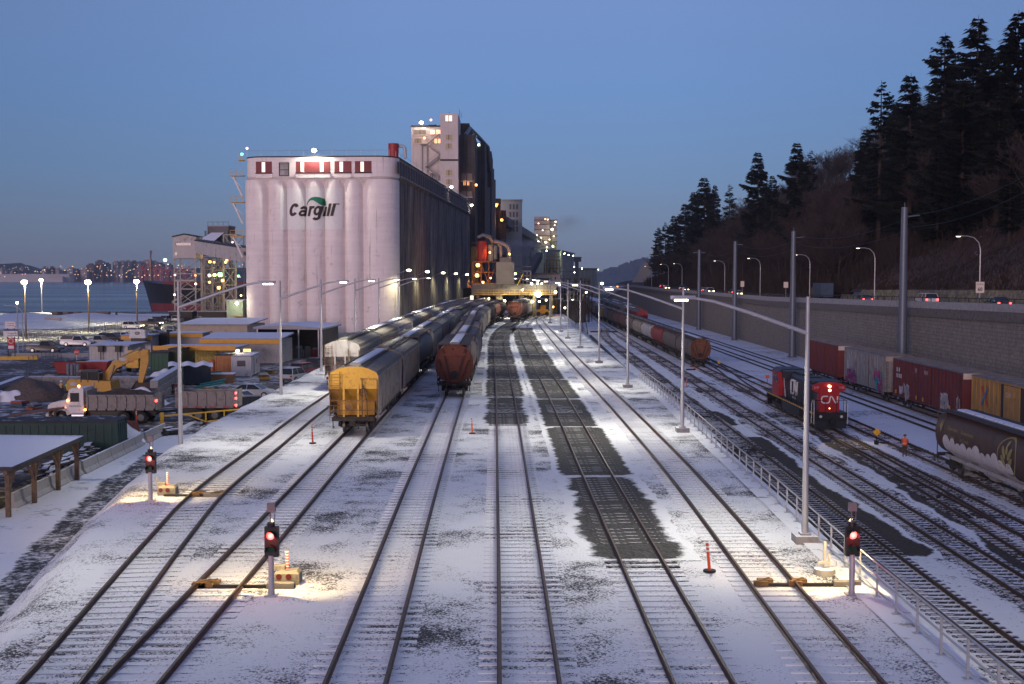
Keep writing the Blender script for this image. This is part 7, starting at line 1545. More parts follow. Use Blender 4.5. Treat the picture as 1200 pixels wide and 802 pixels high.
q = G(256, 440, ZL); glow((q.x, q.y, ZL + 1.6), 'orange work lamp glowing in front of the orange container', (1, .5, .1), .22, 22, 'lot lamps', light=220); glow(AT(278.5, 411.5, 150), 'warm lamp at the end of the amber fascia', WARM, .26, 14, 'lot lamps', light=260)
t = thing('work_light_trailer', 'orange cylinder tank beside the work lamp', 'tank', G(249, 441, ZL)); MB().tube([(0, 0, 0), (0, 0, 1.5), (0, 0, 1.9), (0, 0, 2.1)], [.42, .42, .3, .12], 12).build('tank', M_('orange_tank', (.45, .12, .03), .5), t, smooth=50)
t = thing('planter_box', 'wooden box with a snowy top and teal pipes in front of the orange container', 'box', G(258, 448.5, ZL), R(5)); MB().bb((-1.6, -.6, 0), (1.6, .9, 1.0)).build('box', M_('brown_box', (.22, .12, .07), .8), t); MB().bb((-1.65, -.65, 1.0), (1.65, .95, 1.12)).build('snow_cap', SNOW, t)
MB().tube([(-1.6, .2, 1.18), (.2, .3, 1.25)], .1, 6).build('pipe', M_('teal_pipe', (.02, .22, .20), .5), t)
for k in range(3): q = G(226 + k * 4, 458 - k * 3, ZL); o = MB().tube([(0, 0, .1), (2.6, 1.6, .35 + .1 * k)], .12, 7).build('plastic_pipe', M_('teal_pipe', (.02, .22, .20), .5), None, q); tag(o, 'teal plastic pipe lying beside the block wall end', 'pipe', 'teal pipes')
rr = random.Random(44); CL = [(.20, .13, .07), (.30, .29, .28), (.06, .09, .14), (.28, .07, .04), (.10, .10, .10), (.36, .22, .05)]
for k, (px, py) in enumerate(((203, 461), (214, 466), (228, 469), (246, 462), (60, 444), (128, 436), (138, 437), (168, 439), (24, 476), (40, 480), (310, 447), (318, 438), (262, 458), (150, 486), (64, 431), (98, 441))):
    t = thing('pallet_stack', 'low stack of pallets and crates lying about the work yard', 'pallet stack', G(px, py, ZL), rr.random() * 3, 'pallet stacks in the work yard')
    for q in range(rr.randint(2, 4)): MB().box((rr.uniform(-.2, .2), rr.uniform(-.2, .2), .12 + q * .26), (rr.uniform(.9, 1.3), rr.uniform(.7, 1.1), .22), M=Matrix.Rotation(rr.uniform(-.2, .2), 3, 'Z')).build('pallet', M_('pallet_%d' % ((k + q) % 6), CL[(k + q) % 6], .8, 0, .3, 2, dirt=.3, snow=.5), t)
# white sign board with a black oval
t = thing('sign_board', 'white sloped sign board with a black oval emblem standing on the cabin row', 'sign', AT(161, 396.5, 190), R(0)); MB().prism([(-1.3, 0), (1.25, 0), (1.15, 1.35), (-1.15, 1.35)], -.05, .05).bb((1.25, -.03, 0), (1.3, 1.2, 1.3)).build('panel', M_('board_white', (.62, .62, .62), .6), t); MB().ball((0, -.07, .8), .42, 16, sc=(1, .05, .62)).build('emblem', M_('emblem_ring', (.05, .045, .04), .6), t); MB().ball((0, -.085, .8), .3, 16, sc=(1, .05, .5)).build('emblem', M_('emblem_inner', (.35, .34, .32), .6), t); MB().bb((-1.1, .2, -1.0), (1.1, .4, 0)).build('stand', BLACK, t)
# small yellow machine with triangle
t = thing('compactor', 'small yellow machine with an orange triangle seen from behind under the boom', 'machine', G(155, 436, ZL)); MB().bb((-.8, 0, .5), (.8, 2.4, 1.9)).bb((-.7, .5, 1.9), (.7, 1.8, 2.7)).build('body', YEL, t); MB().add([(-.3, -.02, 1.2), (.3, -.02, 1.2), (0, -.02, 1.7)], [(0, 1, 2)]).build('triangle', ORANGE, t)
for sy in (-.6, .6): MB().cyl((sy - .2, .6, .5), (sy + .2, .6, .5), .5, 14).build('wheel', RUBBER, t)
# heaps
def heap(name, label, cat, px, py, rx, ry, h_, mat, seed, sm=True, kind=None):
    q = G(px, py, ZL); r_ = random.Random(seed); ph = [r_.random() * 6 for _ in range(4)]
    o = MB().grid(lambda u, v: ((u - .5) * 2 * rx, (v - .5) * 2 * ry, max(-.1, h_ * max(0, 1 - ((2 * u - 1)**2 + (2 * v - 1)**2)) ** .8 + h_ * .16 * math.sin(u * 13 + ph[0]) * math.sin(v * 11 + ph[1]) * (1 if .1 < u < .9 and .1 < v < .9 else 0))), 26, 18).build(name, mat, None, q, smooth=sm); tag(o, label, cat)
heap('gravel_heap', 'grey brown gravel heap at the left inside the block walls', 'heap', 36, 468, 4.0, 2.6, 1.9, M_('gravel_brown', (.10, .078, .066), .95, 0, .35, 4, bump=.9), 3)
heap('soil_heap', 'dark soil heap below the excavator bucket', 'heap', 176, 462, 2.4, 1.6, 1.6, DIRT, 4); heap('snow_heap', 'snow heap behind the loaded dump truck', 'snow heap', 163, 474, 2.8, 1.6, 1.5, SNOW, 5); heap('snow_heap', 'snow heap beside the rust red plate by the jersey barriers', 'snow heap', 143, 521, 1.7, 1.6, 1.6, SNOW, 6); heap('snow_heap', 'snow heap on the block wall corner by the tarp shelter', 'snow heap', 195, 449, 2.4, 1.4, 1.5, SNOW, 7)
heap('snow_heap', 'snow drift inside the left block wall', 'snow heap', 8, 470, 2.4, 1.2, 1.1, SNOW, 8)
# ---------------------------------------------------------------- near left: shed, lumber, barriers, plate, ramp
RZ = .95; zr = ZL + 2.6
c0, c1 = G(98.5, 512, zr), G(14, 549, zr); t = thing('open_shed', 'timber post shed with a wide snowy flat roof at the left edge', 'shed', (c1.x, c1.y, ZL)); d = Vector((c0.x - c1.x, c0.y - c1.y, 0)); nrm = Vector((-d.y, d.x, 0)).normalized() * 9.0
P = [Vector((0, 0, 2.45)), d + Vector((0, 0, 2.45)), d + nrm + Vector((0, 0, 2.6)), nrm + Vector((0, 0, 2.6))]
MB().add([p_ for p_ in P] + [p_ + Vector((0, 0, .22)) for p_ in P], [(0, 1, 2, 3), (4, 5, 6, 7), (0, 1, 5, 4), (1, 2, 6, 5), (2, 3, 7, 6), (3, 0, 4, 7)]).build('roof', M_('shed_roof_snow', (.05, .048, .05), .8, 0, .2, .6, snow=.97), t)
m = MB(); mb_ = MB()
for k in (.03, .35, .68, .97):
    for w in (.04, .96):
        q = d * k + nrm * w; MB().bar(q, q + Vector((0, 0, 2.45)), .22).build('post', WOOD, t)
        if w < .5:
            for s_ in (-1, 1): e = q + d.normalized() * s_ * 1.1; mb_.bar(q + Vector((0, 0, 1.3)), e + Vector((0, 0, 2.4)), .12) if 0 < k + s_ * .1 < 1 else None
m.bar(d * .0 + nrm * .04 + Vector((0, 0, 2.35)), d + nrm * .04 + Vector((0, 0, 2.35)), .2, .25); m.build('beam', WOOD, t); mb_.build('brace', WOOD, t)
LZ = c1 + d * .5 + nrm * .5; glow((LZ.x - .5, LZ.y, ZL + 2.2), 'warm bulb hanging inside the timber post shed', (1, .7, .25), .09, 20, 'lot lamps', light=110)
q = d * .2 + nrm * .35; MB().bb((q.x - .5, q.y - .3, 0), (q.x + .7, q.y + .3, 1.3)).build('plank_stack', M_('pale_planks', (.40, .31, .18), .8, 0, .25, 2), t)
rr = random.Random(12); a, b = G(45, 566, ZL), G(122, 528, ZL); t = thing('lumber_pile', 'long snow covered pile of rough timber beside the timber shed', 'timber pile', (a.x, a.y, ZL), math.atan2(b.y - a.y, b.x - a.x)); Lp = (b - a).length; m = MB()
for k in range(70):
    x = rr.uniform(0, Lp); l_ = rr.uniform(.6, 2.6); z = rr.uniform(.08, .75) * (1 if x < Lp * .7 else 1.25); y = rr.uniform(-.6, .6); an = rr.uniform(-.35, .35); m.bar((x - l_ / 2, y - l_ * an / 2, z), (x + l_ / 2, y + l_ * an / 2, z + rr.uniform(-.12, .12)), rr.uniform(.15, .45), rr.uniform(.1, .2))
m.build('timbers', M_('snowy_timber', (.05, .04, .035), .9, 0, .4, 3, snow=.9), t)
JB = [(-.32, 0), (.32, 0), (.32, .08), (.16, .3), (.09, .82), (-.09, .82), (-.16, .3), (-.32, .08)]
P0, P1_ = G(14, 596, ZL), G(193, 508, ZL); n_ = 11; jm = None
for i in range(n_):
    k = i / n_; q = P0 + (P1_ - P0) * k; e = P0 + (P1_ - P0) * ((i + .97) / n_); an = math.atan2(e.y - q.y, e.x - q.x) + (.05 if i in (3, 8) else 0)
    if jm is None: o = MB().prism(JB, 0, (e - q).length, 0, 'x').build('jersey_barrier', CONCSNOW, None, (0, 0, 0)); jm = o.data
    else: o = bpy.data.objects.new('jersey_barrier', jm); COL.objects.link(o)
    o.location = (q.x, q.y, ZL); o.rotation_euler = (0, 0, an)
    tag(o, ['nearest bare jersey barrier at the lower left of the access road', 'jersey barrier second from the near end of the row', 'jersey barrier third from the near end of the row', 'jersey barrier fourth from the near end, beside the timber pile', 'jersey barrier fifth from the near end of the row', 'jersey barrier in the middle of the row, buried in snow', 'jersey barrier just past the middle of the row', 'jersey barrier beside the green container end', 'jersey barrier third from the far end of the row', 'jersey barrier second from the far end, by the rust red plate', 'farthest jersey barrier, before the yellow gate'][i], 'barrier', 'jersey barriers along the access road')
q = G(153, 520, ZL); t = thing('steel_plate', 'rust red steel plow plate leaning beside the snow heap', 'steel plate', q, R(20)); MB().prism([(-.7, .2), (.8, .2), (.55, 1.6), (-.25, 1.75)], -.06, .06).bb((-.9, -.5, 0), (.9, .4, .25)).build('plate', M_('rust_red_plate', (.18, .06, .045), .7, .1, .3, 3), t)
t = thing('teal_drum', 'small teal tub beside the rust red plate', 'tub', G(143, 525, ZL)); MB().tube([(0, 0, 0), (0, 0, .6), (0, 0, .7)], [.45, .5, .4], 12).build('tub', M_('teal_tub', (.01, .10, .10), .5), t)
rr = random.Random(3); q = G(172, 512, ZL); t = thing('rubble_pile', 'snowy pile of broken timber between the plate and the last barrier', 'rubble', q, R(35)); m = MB()
for k in range(26): x = rr.uniform(-2.2, 2.4); m.box((x, rr.uniform(-.5, .5), rr.uniform(.1, .5)), (rr.uniform(.5, 1.3), rr.uniform(.3, .6), rr.uniform(.15, .35)), M=Matrix.Rotation(rr.uniform(-.6, .6), 3, 'Z') @ Matrix.Rotation(rr.uniform(-.3, .3), 3, 'X'))
m.build('rubble', M_('snowy_timber', (.05, .04, .035), .9, 0, .4, 3, snow=.9), t)
q = G(46, 497, ZL); t = thing('steel_ramp', 'flat brown steel ramp on legs in front of the dump truck', 'ramp', q, R(8)); MB().bar((-2.4, 0, .75), (2.0, .4, 1.35), 1.5, .16).build('deck', M_('brown_steel', (.13, .075, .055), .7, .1, .25, 2), t)
for x, y, z in ((-2.0, -.6, .7), (-2.0, .6, .7), (1.4, -.5, 1.2), (1.6, .9, 1.2)): MB().bar((x, y, 0), (x, y, z), .2).build('leg', RUST, t)
for k, px in enumerate((106, 121, 134)): t = thing('concrete_block', ['snow topped concrete block row in front of the dump truck, left one', 'snow topped concrete block row in front of the dump truck, middle one', 'snow topped concrete block row in front of the dump truck, right one'][k], 'block', G(px, 501, ZL), R(rnd.uniform(-8, 8)), 'blocks before the dump truck'); MB().bb((-.55, -.4, 0), (.55, .4, .5)).build('block', CONC, t); MB().grid(lambda u, v: (-.62 + 1.24 * u, -.46 + .92 * v, .5 + .2 * math.sin(u * 3.1) * math.sin(v * 3.1) + .03 * math.sin(u * 20)), 8, 6).build('snow_cap', SNOW, t)
t = thing('marker_post', 'thin white post with a purple top beside the green container', 'post', G(110, 531, ZL)); MB().tube([(0, 0, 0), (0, 0, 2.1)], .05, 6).build('pole', STEEL, t); MB().bb((-.11, -.03, 1.9), (.11, .03, 2.25)).build('plate', M_('violet_plate', (.35, .22, .40), .6), t)
# yellow gate
ga, gb = G(190, 504, ZL), G(289.5, 493.5, ZL); t = thing('swing_gate', 'long yellow pipe gate across the access road', 'gate', (ga.x, ga.y, ZL), math.atan2(gb.y - ga.y, gb.x - ga.x)); L = (gb - ga).length
for x, h_ in ((0, 1.4), (L, 1.0)): MB().bb((x - .11, -.11, 0), (x + .11, .11, h_)).build('post', YEL, t)
m = MB().bar((.2, 0, 1.12), (L * .97, 0, 1.06), .1, .12).bar((L * .27, 0, 1.1), (L * .50, 0, .3), .09).bar((L * .49, 0, .3), (L * .85, 0, .38), .09).bar((L * .50, 0, .3), (L * .50, 0, 1.1), .09).bar((L * .72, 0, .35), (L * .72, 0, 1.08), .09).bar((L * .96, 0, .35), (L * .96, 0, 1.06), .09); m.build('frame', YEL, t)
# delineators
def delin(px, py, z, h_, label, lean=0.0, base=True):
    t = thing('delineator_post', label, 'delineator', G(px, py, z), 0, 'orange delineator posts'); m = MB()
    MB().tube([(0, 0, 0), (lean, 0, h_)], [.055, .05], 8).build('tube', ORANGE, t)
    for k in (.70, .84): MB().tube([(lean * k, 0, h_ * k), (lean * (k + .07), 0, h_ * (k + .07))], .058, 8, caps=False).build('reflective_band', WHITE, t)
    if base: MB().cyl((0, 0, 0), (0, 0, .06), .22, 12).build('base', RUBBER, t)
delin(831.5, 670, ZG, 1.0, 'orange post on a round black base right of the melted beds', -.09); delin(366.5, 520, ZG, 1.05, 'orange post left of the yellow ended hopper', -.04); delin(553.5, 508.5, ZG, 1.0, 'orange post right of the red ended train', -.05)
delin(92, 488, ZL, 1.15, 'orange post in front of the dump truck front wheel', 0); delin(160, 497, ZL, 1.15, 'orange post in front of the dump truck rear wheels', 0); delin(185.5, 472, ZL, 1.0, 'orange post at the block wall end'); delin(804.5, 454, ZRG, 1.1, 'orange marker low beside the lower yard rails near the lamp post', .05)
t = thing('switch_marker', 'yellow diamond switch marker near the worker', 'marker', G(1027, 521, ZRG), 0); MB().bar((0, 0, 0), (0, 0, 1.0), .07).bb((-.16, -.16, 0), (.16, .16, .35)).build('stand', BLACK, t); MB().box((0, -.06, 1.05), (.5, .03, .5), M=Matrix.Rotation(R(45), 3, 'Y')).build('target', M_('yellow_target', (.8, .42, .02), .5), t); MB().bar((.15, 0, .15), (1.1, .15, .2), .1).build('lever', DARK, t)
t = thing('switch_marker', 'small yellow switch marker behind the brown ended hopper', 'marker', G(842.5, 431, ZRG), 0); MB().bar((0, 0, 0), (0, 0, .8), .07).bb((-.5, -.12, 0), (.2, .12, .15)).build('stand', BLACK, t); MB().box((0, -.06, .85), (.42, .03, .42), M=Matrix.Rotation(R(45), 3, 'Y')).build('target', M_('yellow_target', (.8, .42, .02), .5), t)
t = thing('switch_marker', 'small orange switch marker left of the locomotive cab', 'marker', G(899, 449, ZRG), 0); MB().bar((0, 0, 0), (0, 0, .8), .07).build('stand', BLACK, t); MB().box((0, -.06, .85), (.5, .03, .4)).build('target', ORANGE, t)
t = thing('switch_stand', 'low red and white switch stand near the lower yard lamp post', 'switch stand', G(811, 434, ZRG)); MB().bar((-.9, 0, .1), (.5, 0, .12), .25, .2).build('base', DARK, t); MB().loft([[(.2, -.1, .1), (.6, -.1, .1), (.6, .1, .1), (.2, .1, .1)], [(.36, -.02, .6), (.44, -.02, .6), (.44, .02, .6), (.36, .02, .6)]]).build('cone', ORANGE, t)
bed(Q1, Q1.s_at_y(296), Q1.s_at_y(306), 3.4, 3.6, ZRG + .02, BAL_BROWN, 'crossing_mat', 91, .2, 1)
# ---------------------------------------------------------------- sea side: signs, poles, fence, crates
SIGNW = M_('sign_white', (.66, .62, .62), .6); SIGNR = M_('sign_red', (.42, .02, .03), .6); SIGNB = M_('sign_blue', (.03, .07, .20), .6); D1 = 175.0
t = thing('road_sign', 'stack of white, blue and red sign panels at the left edge', 'sign', (XD(12, D1), D1, ZL)); zz = lambda py: ZD(py, D1) - ZL
for x in (-.5, .5): MB().bar((x, .1, 0), (x, .1, zz(377)), .1).build('post', DARK, t)
for a, b, py0, py1, mt in ((5.4, 18, 377, 384.8, SIGNW), (4, 20.5, 386, 388, SIGNB), (3.3, 20, 388, 395, SIGNW), (8.4, 16.2, 396.5, 409.5, SIGNR)): MB().bb((XD(a, D1) - XD(12, D1), -.05, zz(py1)), (XD(b, D1) - XD(12, D1), .05, zz(py0))).build('panel', mt, t)
MB().bb((-.42, -.06, zz(408.8)), (.42, -.052, zz(405.3))).build('panel', SIGNW, t); MB().cyl((0, -.06, zz(399.8)), (0, -.07, zz(399.8)), .38, 16).build('emblem', SIGNW, t); MB().cyl((0, -.072, zz(399.8)), (0, -.08, zz(399.8)), .30, 16).build('emblem', SIGNR, t)
for py in (379, 381.5, 390.5, 392.8): MB().bb((-.5, -.06, zz(py + .5)), (.55, -.052, zz(py))).build('lettering', SIGNR if py < 384 else DARK, t)
for py in (382.6, 390, 393): MB().bb((.62, -.062, zz(py + 1)), (.85, -.053, zz(py))).build('arrow', SIGNR, t)
t = thing('stop_sign', 'red stop sign beside the white ribbed shed', 'stop sign', G(90, 425, ZL)); hS = ZD(413, G(90, 425, ZL).y) - ZL
MB().bar((0, .05, 0), (0, .05, hS), .07).build('post', STEEL, t); oc = [(.42 * math.cos(R(22.5 + 45 * k)), hS + .42 * math.sin(R(22.5 + 45 * k))) for k in range(8)]; MB().prism(oc, -.02, .02).build('panel', M_('stop_red', (.50, .025, .03), .5), t); text_mesh('STOP', .26, 'lettering', WHITE, t, (0, -.03, hS - .09), bold=.006)
LAMPY = lampmat('lot_lamp_glow', (1, .90, .42), 34)
for px, top, bot, lab, r_ in ((30.5, 331, 397, 'bright lamp on a brown pole, left of the parked pickups', .62), (104.5, 331, 389, 'bright lamp on a brown pole behind the pickups', .72), (161, 330, 381, 'bright lamp on a brown pole in front of the ship bow', .72), (49.5, 328.5, 371, 'smaller bright lamp on a thin pole at the shore', .6)):
    D = 12.5 * 1400 / (bot - 322); p = G(px, bot, ZL); zt = AT(px, top, p.y).z - ZL; t = thing('lamp_post', lab, 'lamp post', p, 0, 'lamp posts of the parking lot'); MB().tube([(0, 0, 0), (0, 0, zt)], [.2, .14], 8).build('pole', WOOD if px != 49.5 else STEEL, t); MB().bb((-.45, -.2, zt - .1), (.45, .35, zt + .25)).build('housing', DARK, t); MB().ball((0, -.25, zt), r_, 10, sc=(1, .5, .75)).build('lens', LAMPY, t); lamp_light((p.x, p.y - .6, ZL + zt - .3), 14000, (1, .90, .55), 160, rot=(R(20), 0, 0))
t = thing('lamp_post', 'short dark lamp post beside the stack of signs', 'lamp post', G(21.5, 416, ZL), 0, 'lamp posts of the parking lot'); MB().tube([(0, 0, 0), (0, 0, 8.0)], .1, 8).build('pole', STEEL, t); MB().ball((0, 0, 8.1), .22, 8).build('lens', LAMPY, t)
t = thing('bent_pole', 'thin pole with a curved arm beside the short lamp post', 'pole', G(27, 412, ZL)); MB().tube([(0, 0, 0), (0, 0, 6.3), (-.4, 0, 7.0), (-1.4, 0, 7.4), (-3.0, 0, 7.5)], .07, 6).build('pole', STEEL, t)
CRT = M_('crate_brown', (.16, .115, .085), .85, 0, .2, .6)
for k, (a, b) in enumerate(((60, 71.5), (73, 84), (85.5, 95.5), (96, 106), (106.5, 114.5), (115, 126.5))):
    D = 345.0; t = thing('cargo_crate', 'brown cargo box on the shore, %s from the left of six' % ORD[k], 'cargo box', (XD(a, D), D, AT(a, 371.8, D).z - .2), 0, 'cargo boxes on the shore'); L = XD(b, D) - XD(a, D); MB().bb((0, 0, 0), (L * .6, 2.4, 1.75)).build('box', CRT, t); MB().bb((L * .6 + .02, .15, 0), (L, 2.4, 1.7)).build('door', DARK if k < 4 else CRT, t)
t = thing('bollard', 'short dark pile post right of the cargo boxes', 'post', AT(136.5, 371, 350)); MB().tube([(0, 0, -1), (0, 0, 1.3)], .33, 10).build('pile', WOOD, t); D = 300.0
for r__ in range(3):
    for c in range(5): q = AT(54 + c * 3.7, 378.6 - r__ * 2.2, D); o = MB().bb((-.38, 0, 0), (.38, 1.0, .42)).build('concrete_block', M_('pale_block', (.32, .28, .26), .9), None, q); tag(o, 'pale block in the stacked block pile on the snowy shore bank', 'block', 'stacked blocks on the shore')
# chain link fence
t = thing('chain_fence', 'thin chain link fence along the lot edge below the shore bank', 'fence', (0, 0, ZL)); fa, fb = G(22, 405, ZL), G(150, 385, ZL); me = None
for i in range(30):
    q = fa + (fb - fa) * (i / 29)
    if me is None: o = MB().bar((0, 0, 0), (0, 0, 2.0), .05).build('post', STEEL, t); me = o.data
    else: o = bpy.data.objects.new('post', me); COL.objects.link(o); o.parent = t
    o.location = (q.x, q.y, 0)
m = MB()
for z in (.1, .7, 1.3, 1.95): m.bar((fa.x, fa.y, z), (fb.x, fb.y, z), .025)
m.build('wire', STEEL, t)
t = thing('chain_fence', 'dark mesh fence in front of the red skips', 'fence', (0, 0, ZL)); fa, fb = G(34, 438, ZL), G(72, 426, ZL); m = MB()
for i in range(9): q = fa + (fb - fa) * (i / 8); m.bar((q.x, q.y, 0), (q.x, q.y, 2.2), .06)
for i in range(14): m.bar((fa.x, fa.y, .1 + i * .16), (fb.x, fb.y, .1 + i * .16), .02)
m.build('panel', M_('blue_fence', (.05, .08, .13), .6), t)
for k, (a, b, py, c, lab) in enumerate(((0, 45, 422, YEL, 'low yellow painted kerb at the left edge of the lot'), (14, 70, 418, CONCSNOW, 'snowy concrete kerb in front of the dark pickup'), (70, 104, 418.5, CONCSNOW, 'snowy concrete kerb right of the dark pickup'))): p0, p1 = G(a, py, ZL), G(b, py - .5, ZL); o = MB().bar((p0.x, p0.y, ZL + .25), (p1.x, p1.y, ZL + .25), .5, .5).build('kerb', c); tag(o, lab, 'kerb')
# ---------------------------------------------------------------- ship
D = 438.0; t = thing('cargo_ship', 'black and red bow of a moored bulk carrier behind the loading towers', 'ship', (XD(160, D), D + 8, ZW), R(180 - 16)); HB = M_('hull_black', (.012, .012, .014), .5, 0, .3, .2); HR = M_('hull_red', (.17, .032, .034), .6, 0, .2, .15, dirt=.2); zd = 12.8
rings = []
for x, bt, bw, zt in ((0, .2, .1, zd + 1.2), (-3, 3.2, .5, zd + 1.0), (-7, 6.3, 2.0, zd + .6), (-13, 9.4, 5.0, zd), (-22, 11.5, 9.0, zd - .6), (-40, 12.2, 12.0, zd - 1.2), (-150, 12.2, 12.0, zd - 1.2), (-165, 10, 8, zd - 1.2)):
    xb = x - (4.5 if x == 0 else 3.0 if x == -3 else 1 if x == -7 else 0); mid = (bt * .45 + bw * .55); rings.append([(xb, -bw, -1), (xb * .7 + x * .3, -mid, 5.6), (x, -bt, zt), (x, bt, zt), (xb * .7 + x * .3, mid, 5.6), (xb, bw, -1)])
m = MB(); m.loft(rings)
for i, f in enumerate(m.f):
    if len(f) == 4 and sum(m.v[k][2] for k in f) / 4 < 4: m.m[i] = 1
m.build('hull', [HB, HR], t, smooth=30); MB().bb((-3.8, -.3, zd + .4), (-3.3, .3, zd + 9)).bb((-4.3, -1.2, zd + 6), (-2.9, 1.2, zd + 6.4)).build('mast', M_('mast_tan', (.30, .22, .16), .7), t)
m = MB()
for k in range(5): m.bb((-30 - k * 24, -9, zd - 1.2), (-14 - k * 24, 9, zd + .8))
m.build('hatch', M_('hatch_red', (.16, .04, .035), .7), t); MB().tube([(-9, -7.5, zd + .3), (-16, -14, zd - 4), (-30, -26, 3.6)], .12, 5).tube([(-10, -8, zd + .3), (-18, -16, zd - 5), (-33, -28, 3.5)], .12, 5).build('mooring_line', M_('rope', (.45, .42, .38), .8), t)
q = AT(193.5, 305, 436); glow(q, 'pale green lamp at the ship mast head', (.7, 1, .6), .7, 8, 'ship lamps')
# ---------------------------------------------------------------- loading towers and conveyor
STR = M_('lattice_steel', (.30, .29, .28), .6, .1, .15); D1 = 330.0
def lattice(m, x0, x1, y0, y1, z0, z1, n_, w=.28):
    for x in (x0, x1):
        for y in (y0, y1): m.bar((x, y, z0), (x, y, z1), w)
    for k in range(n_ + 1):
        z = z0 + (z1 - z0) * k / n_
        for a, b in (((x0, y0), (x1, y0)), ((x0, y1), (x1, y1)), ((x0, y0), (x0, y1)), ((x1, y0), (x1, y1))): m.bar((*a, z), (*b, z), w * .7)
        if k < n_:
            zn = z + (z1 - z0) / n_; m.bar((x0, y0, z), (x1, y0, zn), w * .5).bar((x1, y0, z), (x0, y0, zn), w * .5).bar((x0, y1, z), (x1, y1, zn), w * .5)
t = thing('conveyor_tower', 'white gabled conveyor house on lattice legs beside the ship', 'conveyor tower'); Xc = lambda px: XD(px, D1); Zc = lambda py: ZD(py, D1); WH = M_('conveyor_white', (.46, .43, .42), .8, 0, .08, .4, dirt=.15)
MB().prism([(Xc(203.5), Zc(303)), (Xc(231), Zc(303)), (Xc(231), Zc(278)), (Xc(217), Zc(275.5)), (Xc(203.5), Zc(278.5))], D1, D1 + 7).build('house', WH, t); MB().bb((Xc(208), D1 - .1, Zc(288)), (Xc(225), D1 - .01, Zc(285))).bb((Xc(206), D1 - .1, Zc(299.5)), (Xc(209), D1 - .01, Zc(296))).build('window', GLASS, t); MB().prism([(Xc(203), Zc(278.2)), (Xc(217), Zc(275)), (Xc(231.6), Zc(277.7)), (Xc(231.6), Zc(276.8)), (Xc(217), Zc(274)), (Xc(203), Zc(277.2))], D1 - .3, D1 + 7.3).build('roof', DROOF, t)
m = MB(); lattice(m, Xc(204.5), Xc(229), D1 + .5, D1 + 6.5, ZL, Zc(303), 4, .34); m.bar((Xc(204), D1 + .3, Zc(329)), (Xc(228), D1 + .3, Zc(329)), .5).build('legs', STR, t)
m = MB().bar((Xc(203), D1 - 1, Zc(354)), (Xc(215), D1 - 1, Zc(347)), .4).bar((Xc(203), D1 - 1, Zc(354)), (Xc(219), D1 - 1, Zc(362)), .4); m.build('boom', STR, t)
t = thing('conveyor_gallery', 'long sloping white conveyor gallery from the conveyor house down to the silo', 'conveyor'); a = Vector((Xc(230), D1 + 3, Zc(289))); b = Vector((XD(290, 290), 290, ZD(299, 290)))
MB().bar(a, b, 3.0, 3.4).build('casing', WH, t); MB().bar(a + Vector((0, 0, 1.8)), b + Vector((0, 0, 1.8)), 3.3, .3).build('roof', DROOF, t); MB().bar(a + Vector((0, -1.55, .3)), b + Vector((0, -1.55, .3)), .12, .9).build('window_strip', M_('dark_green_glass', (.02, .05, .04), .3), t)
t = thing('transfer_tower', 'grey transfer tower with a snowy sloped roof behind the gallery', 'building'); D2 = 380.0; Xd = lambda px: XD(px, D2); Zd = lambda py: ZD(py, D2)
MB().bb((Xd(244.5), D2, Zd(300)), (Xd(269), D2 + 9, Zd(266))).build('walls', M_('grey_tower', (.13, .12, .125), .8, 0, .2, .3), t); MB().add([(Xd(238), D2 - 5, Zd(283)), (Xd(257), D2 - 5, Zd(283)), (Xd(264), D2, Zd(273)), (Xd(249), D2, Zd(273))], [(0, 1, 2, 3)]).bb((Xd(244), D2 - .4, Zd(266)), (Xd(269.5), D2 + 9.4, Zd(264.6))).build('roof', SNR, t); MB().bb((Xd(238), D2 - 5, Zd(300)), (Xd(262), D2 - .2, Zd(283.2))).build('lower_block', M_('brown_tower', (.10, .075, .065), .85), t)
m = MB()
for px in (245, 251, 257, 263, 269): m.bar((Xd(px), D2, Zd(264.6)), (Xd(px), D2, Zd(260.5)), .12)
m.bar((Xd(245), D2, Zd(260.7)), (Xd(269), D2, Zd(260.7)), .12); m.bar((Xd(243), D2 - 1, Zd(288)), (Xd(243), D2 - 1, Zd(271)), .5).bar((Xd(268), D2 - 1, Zd(288)), (Xd(268), D2 - 1, Zd(271)), .5); m.build('railing', M_('dull_green_steel', (.10, .16, .12), .6), t)
D3 = 345.0
for k, (x0, x1, top, lab) in enumerate(((238, 249, 302, 'steel pipe rack frame nearest the conveyor house'), (252, 264, 303, 'steel pipe rack frame in the middle of the loading lattice'), (267, 281, 276, 'tall steel pipe rack frame against the silo flank'))):
    t = thing('pipe_rack', lab, 'steel frame', (0, 0, 0), 0, 'lattice frames by the dock'); m = MB(); lattice(m, XD(x0, D3), XD(x1, D3), D3 - 2 * k, D3 + 6, ZL, ZD(top, D3), 5, .36); m.build('frame', STR, t); m = MB()
    for q in range(3): m.tube([(XD(x0 + 3 * q + 1, D3), D3 + 2, ZL), (XD(x0 + 3 * q + 1, D3), D3 + 2, ZD(310 + 5 * q, D3)), (XD(x0 + 3 * q + 4, D3), D3 + 2, ZD(306 + 5 * q, D3))], .4, 7)
    m.build('pipe', M_('pale_pipe', (.32, .29, .25), .6), t, smooth=50)
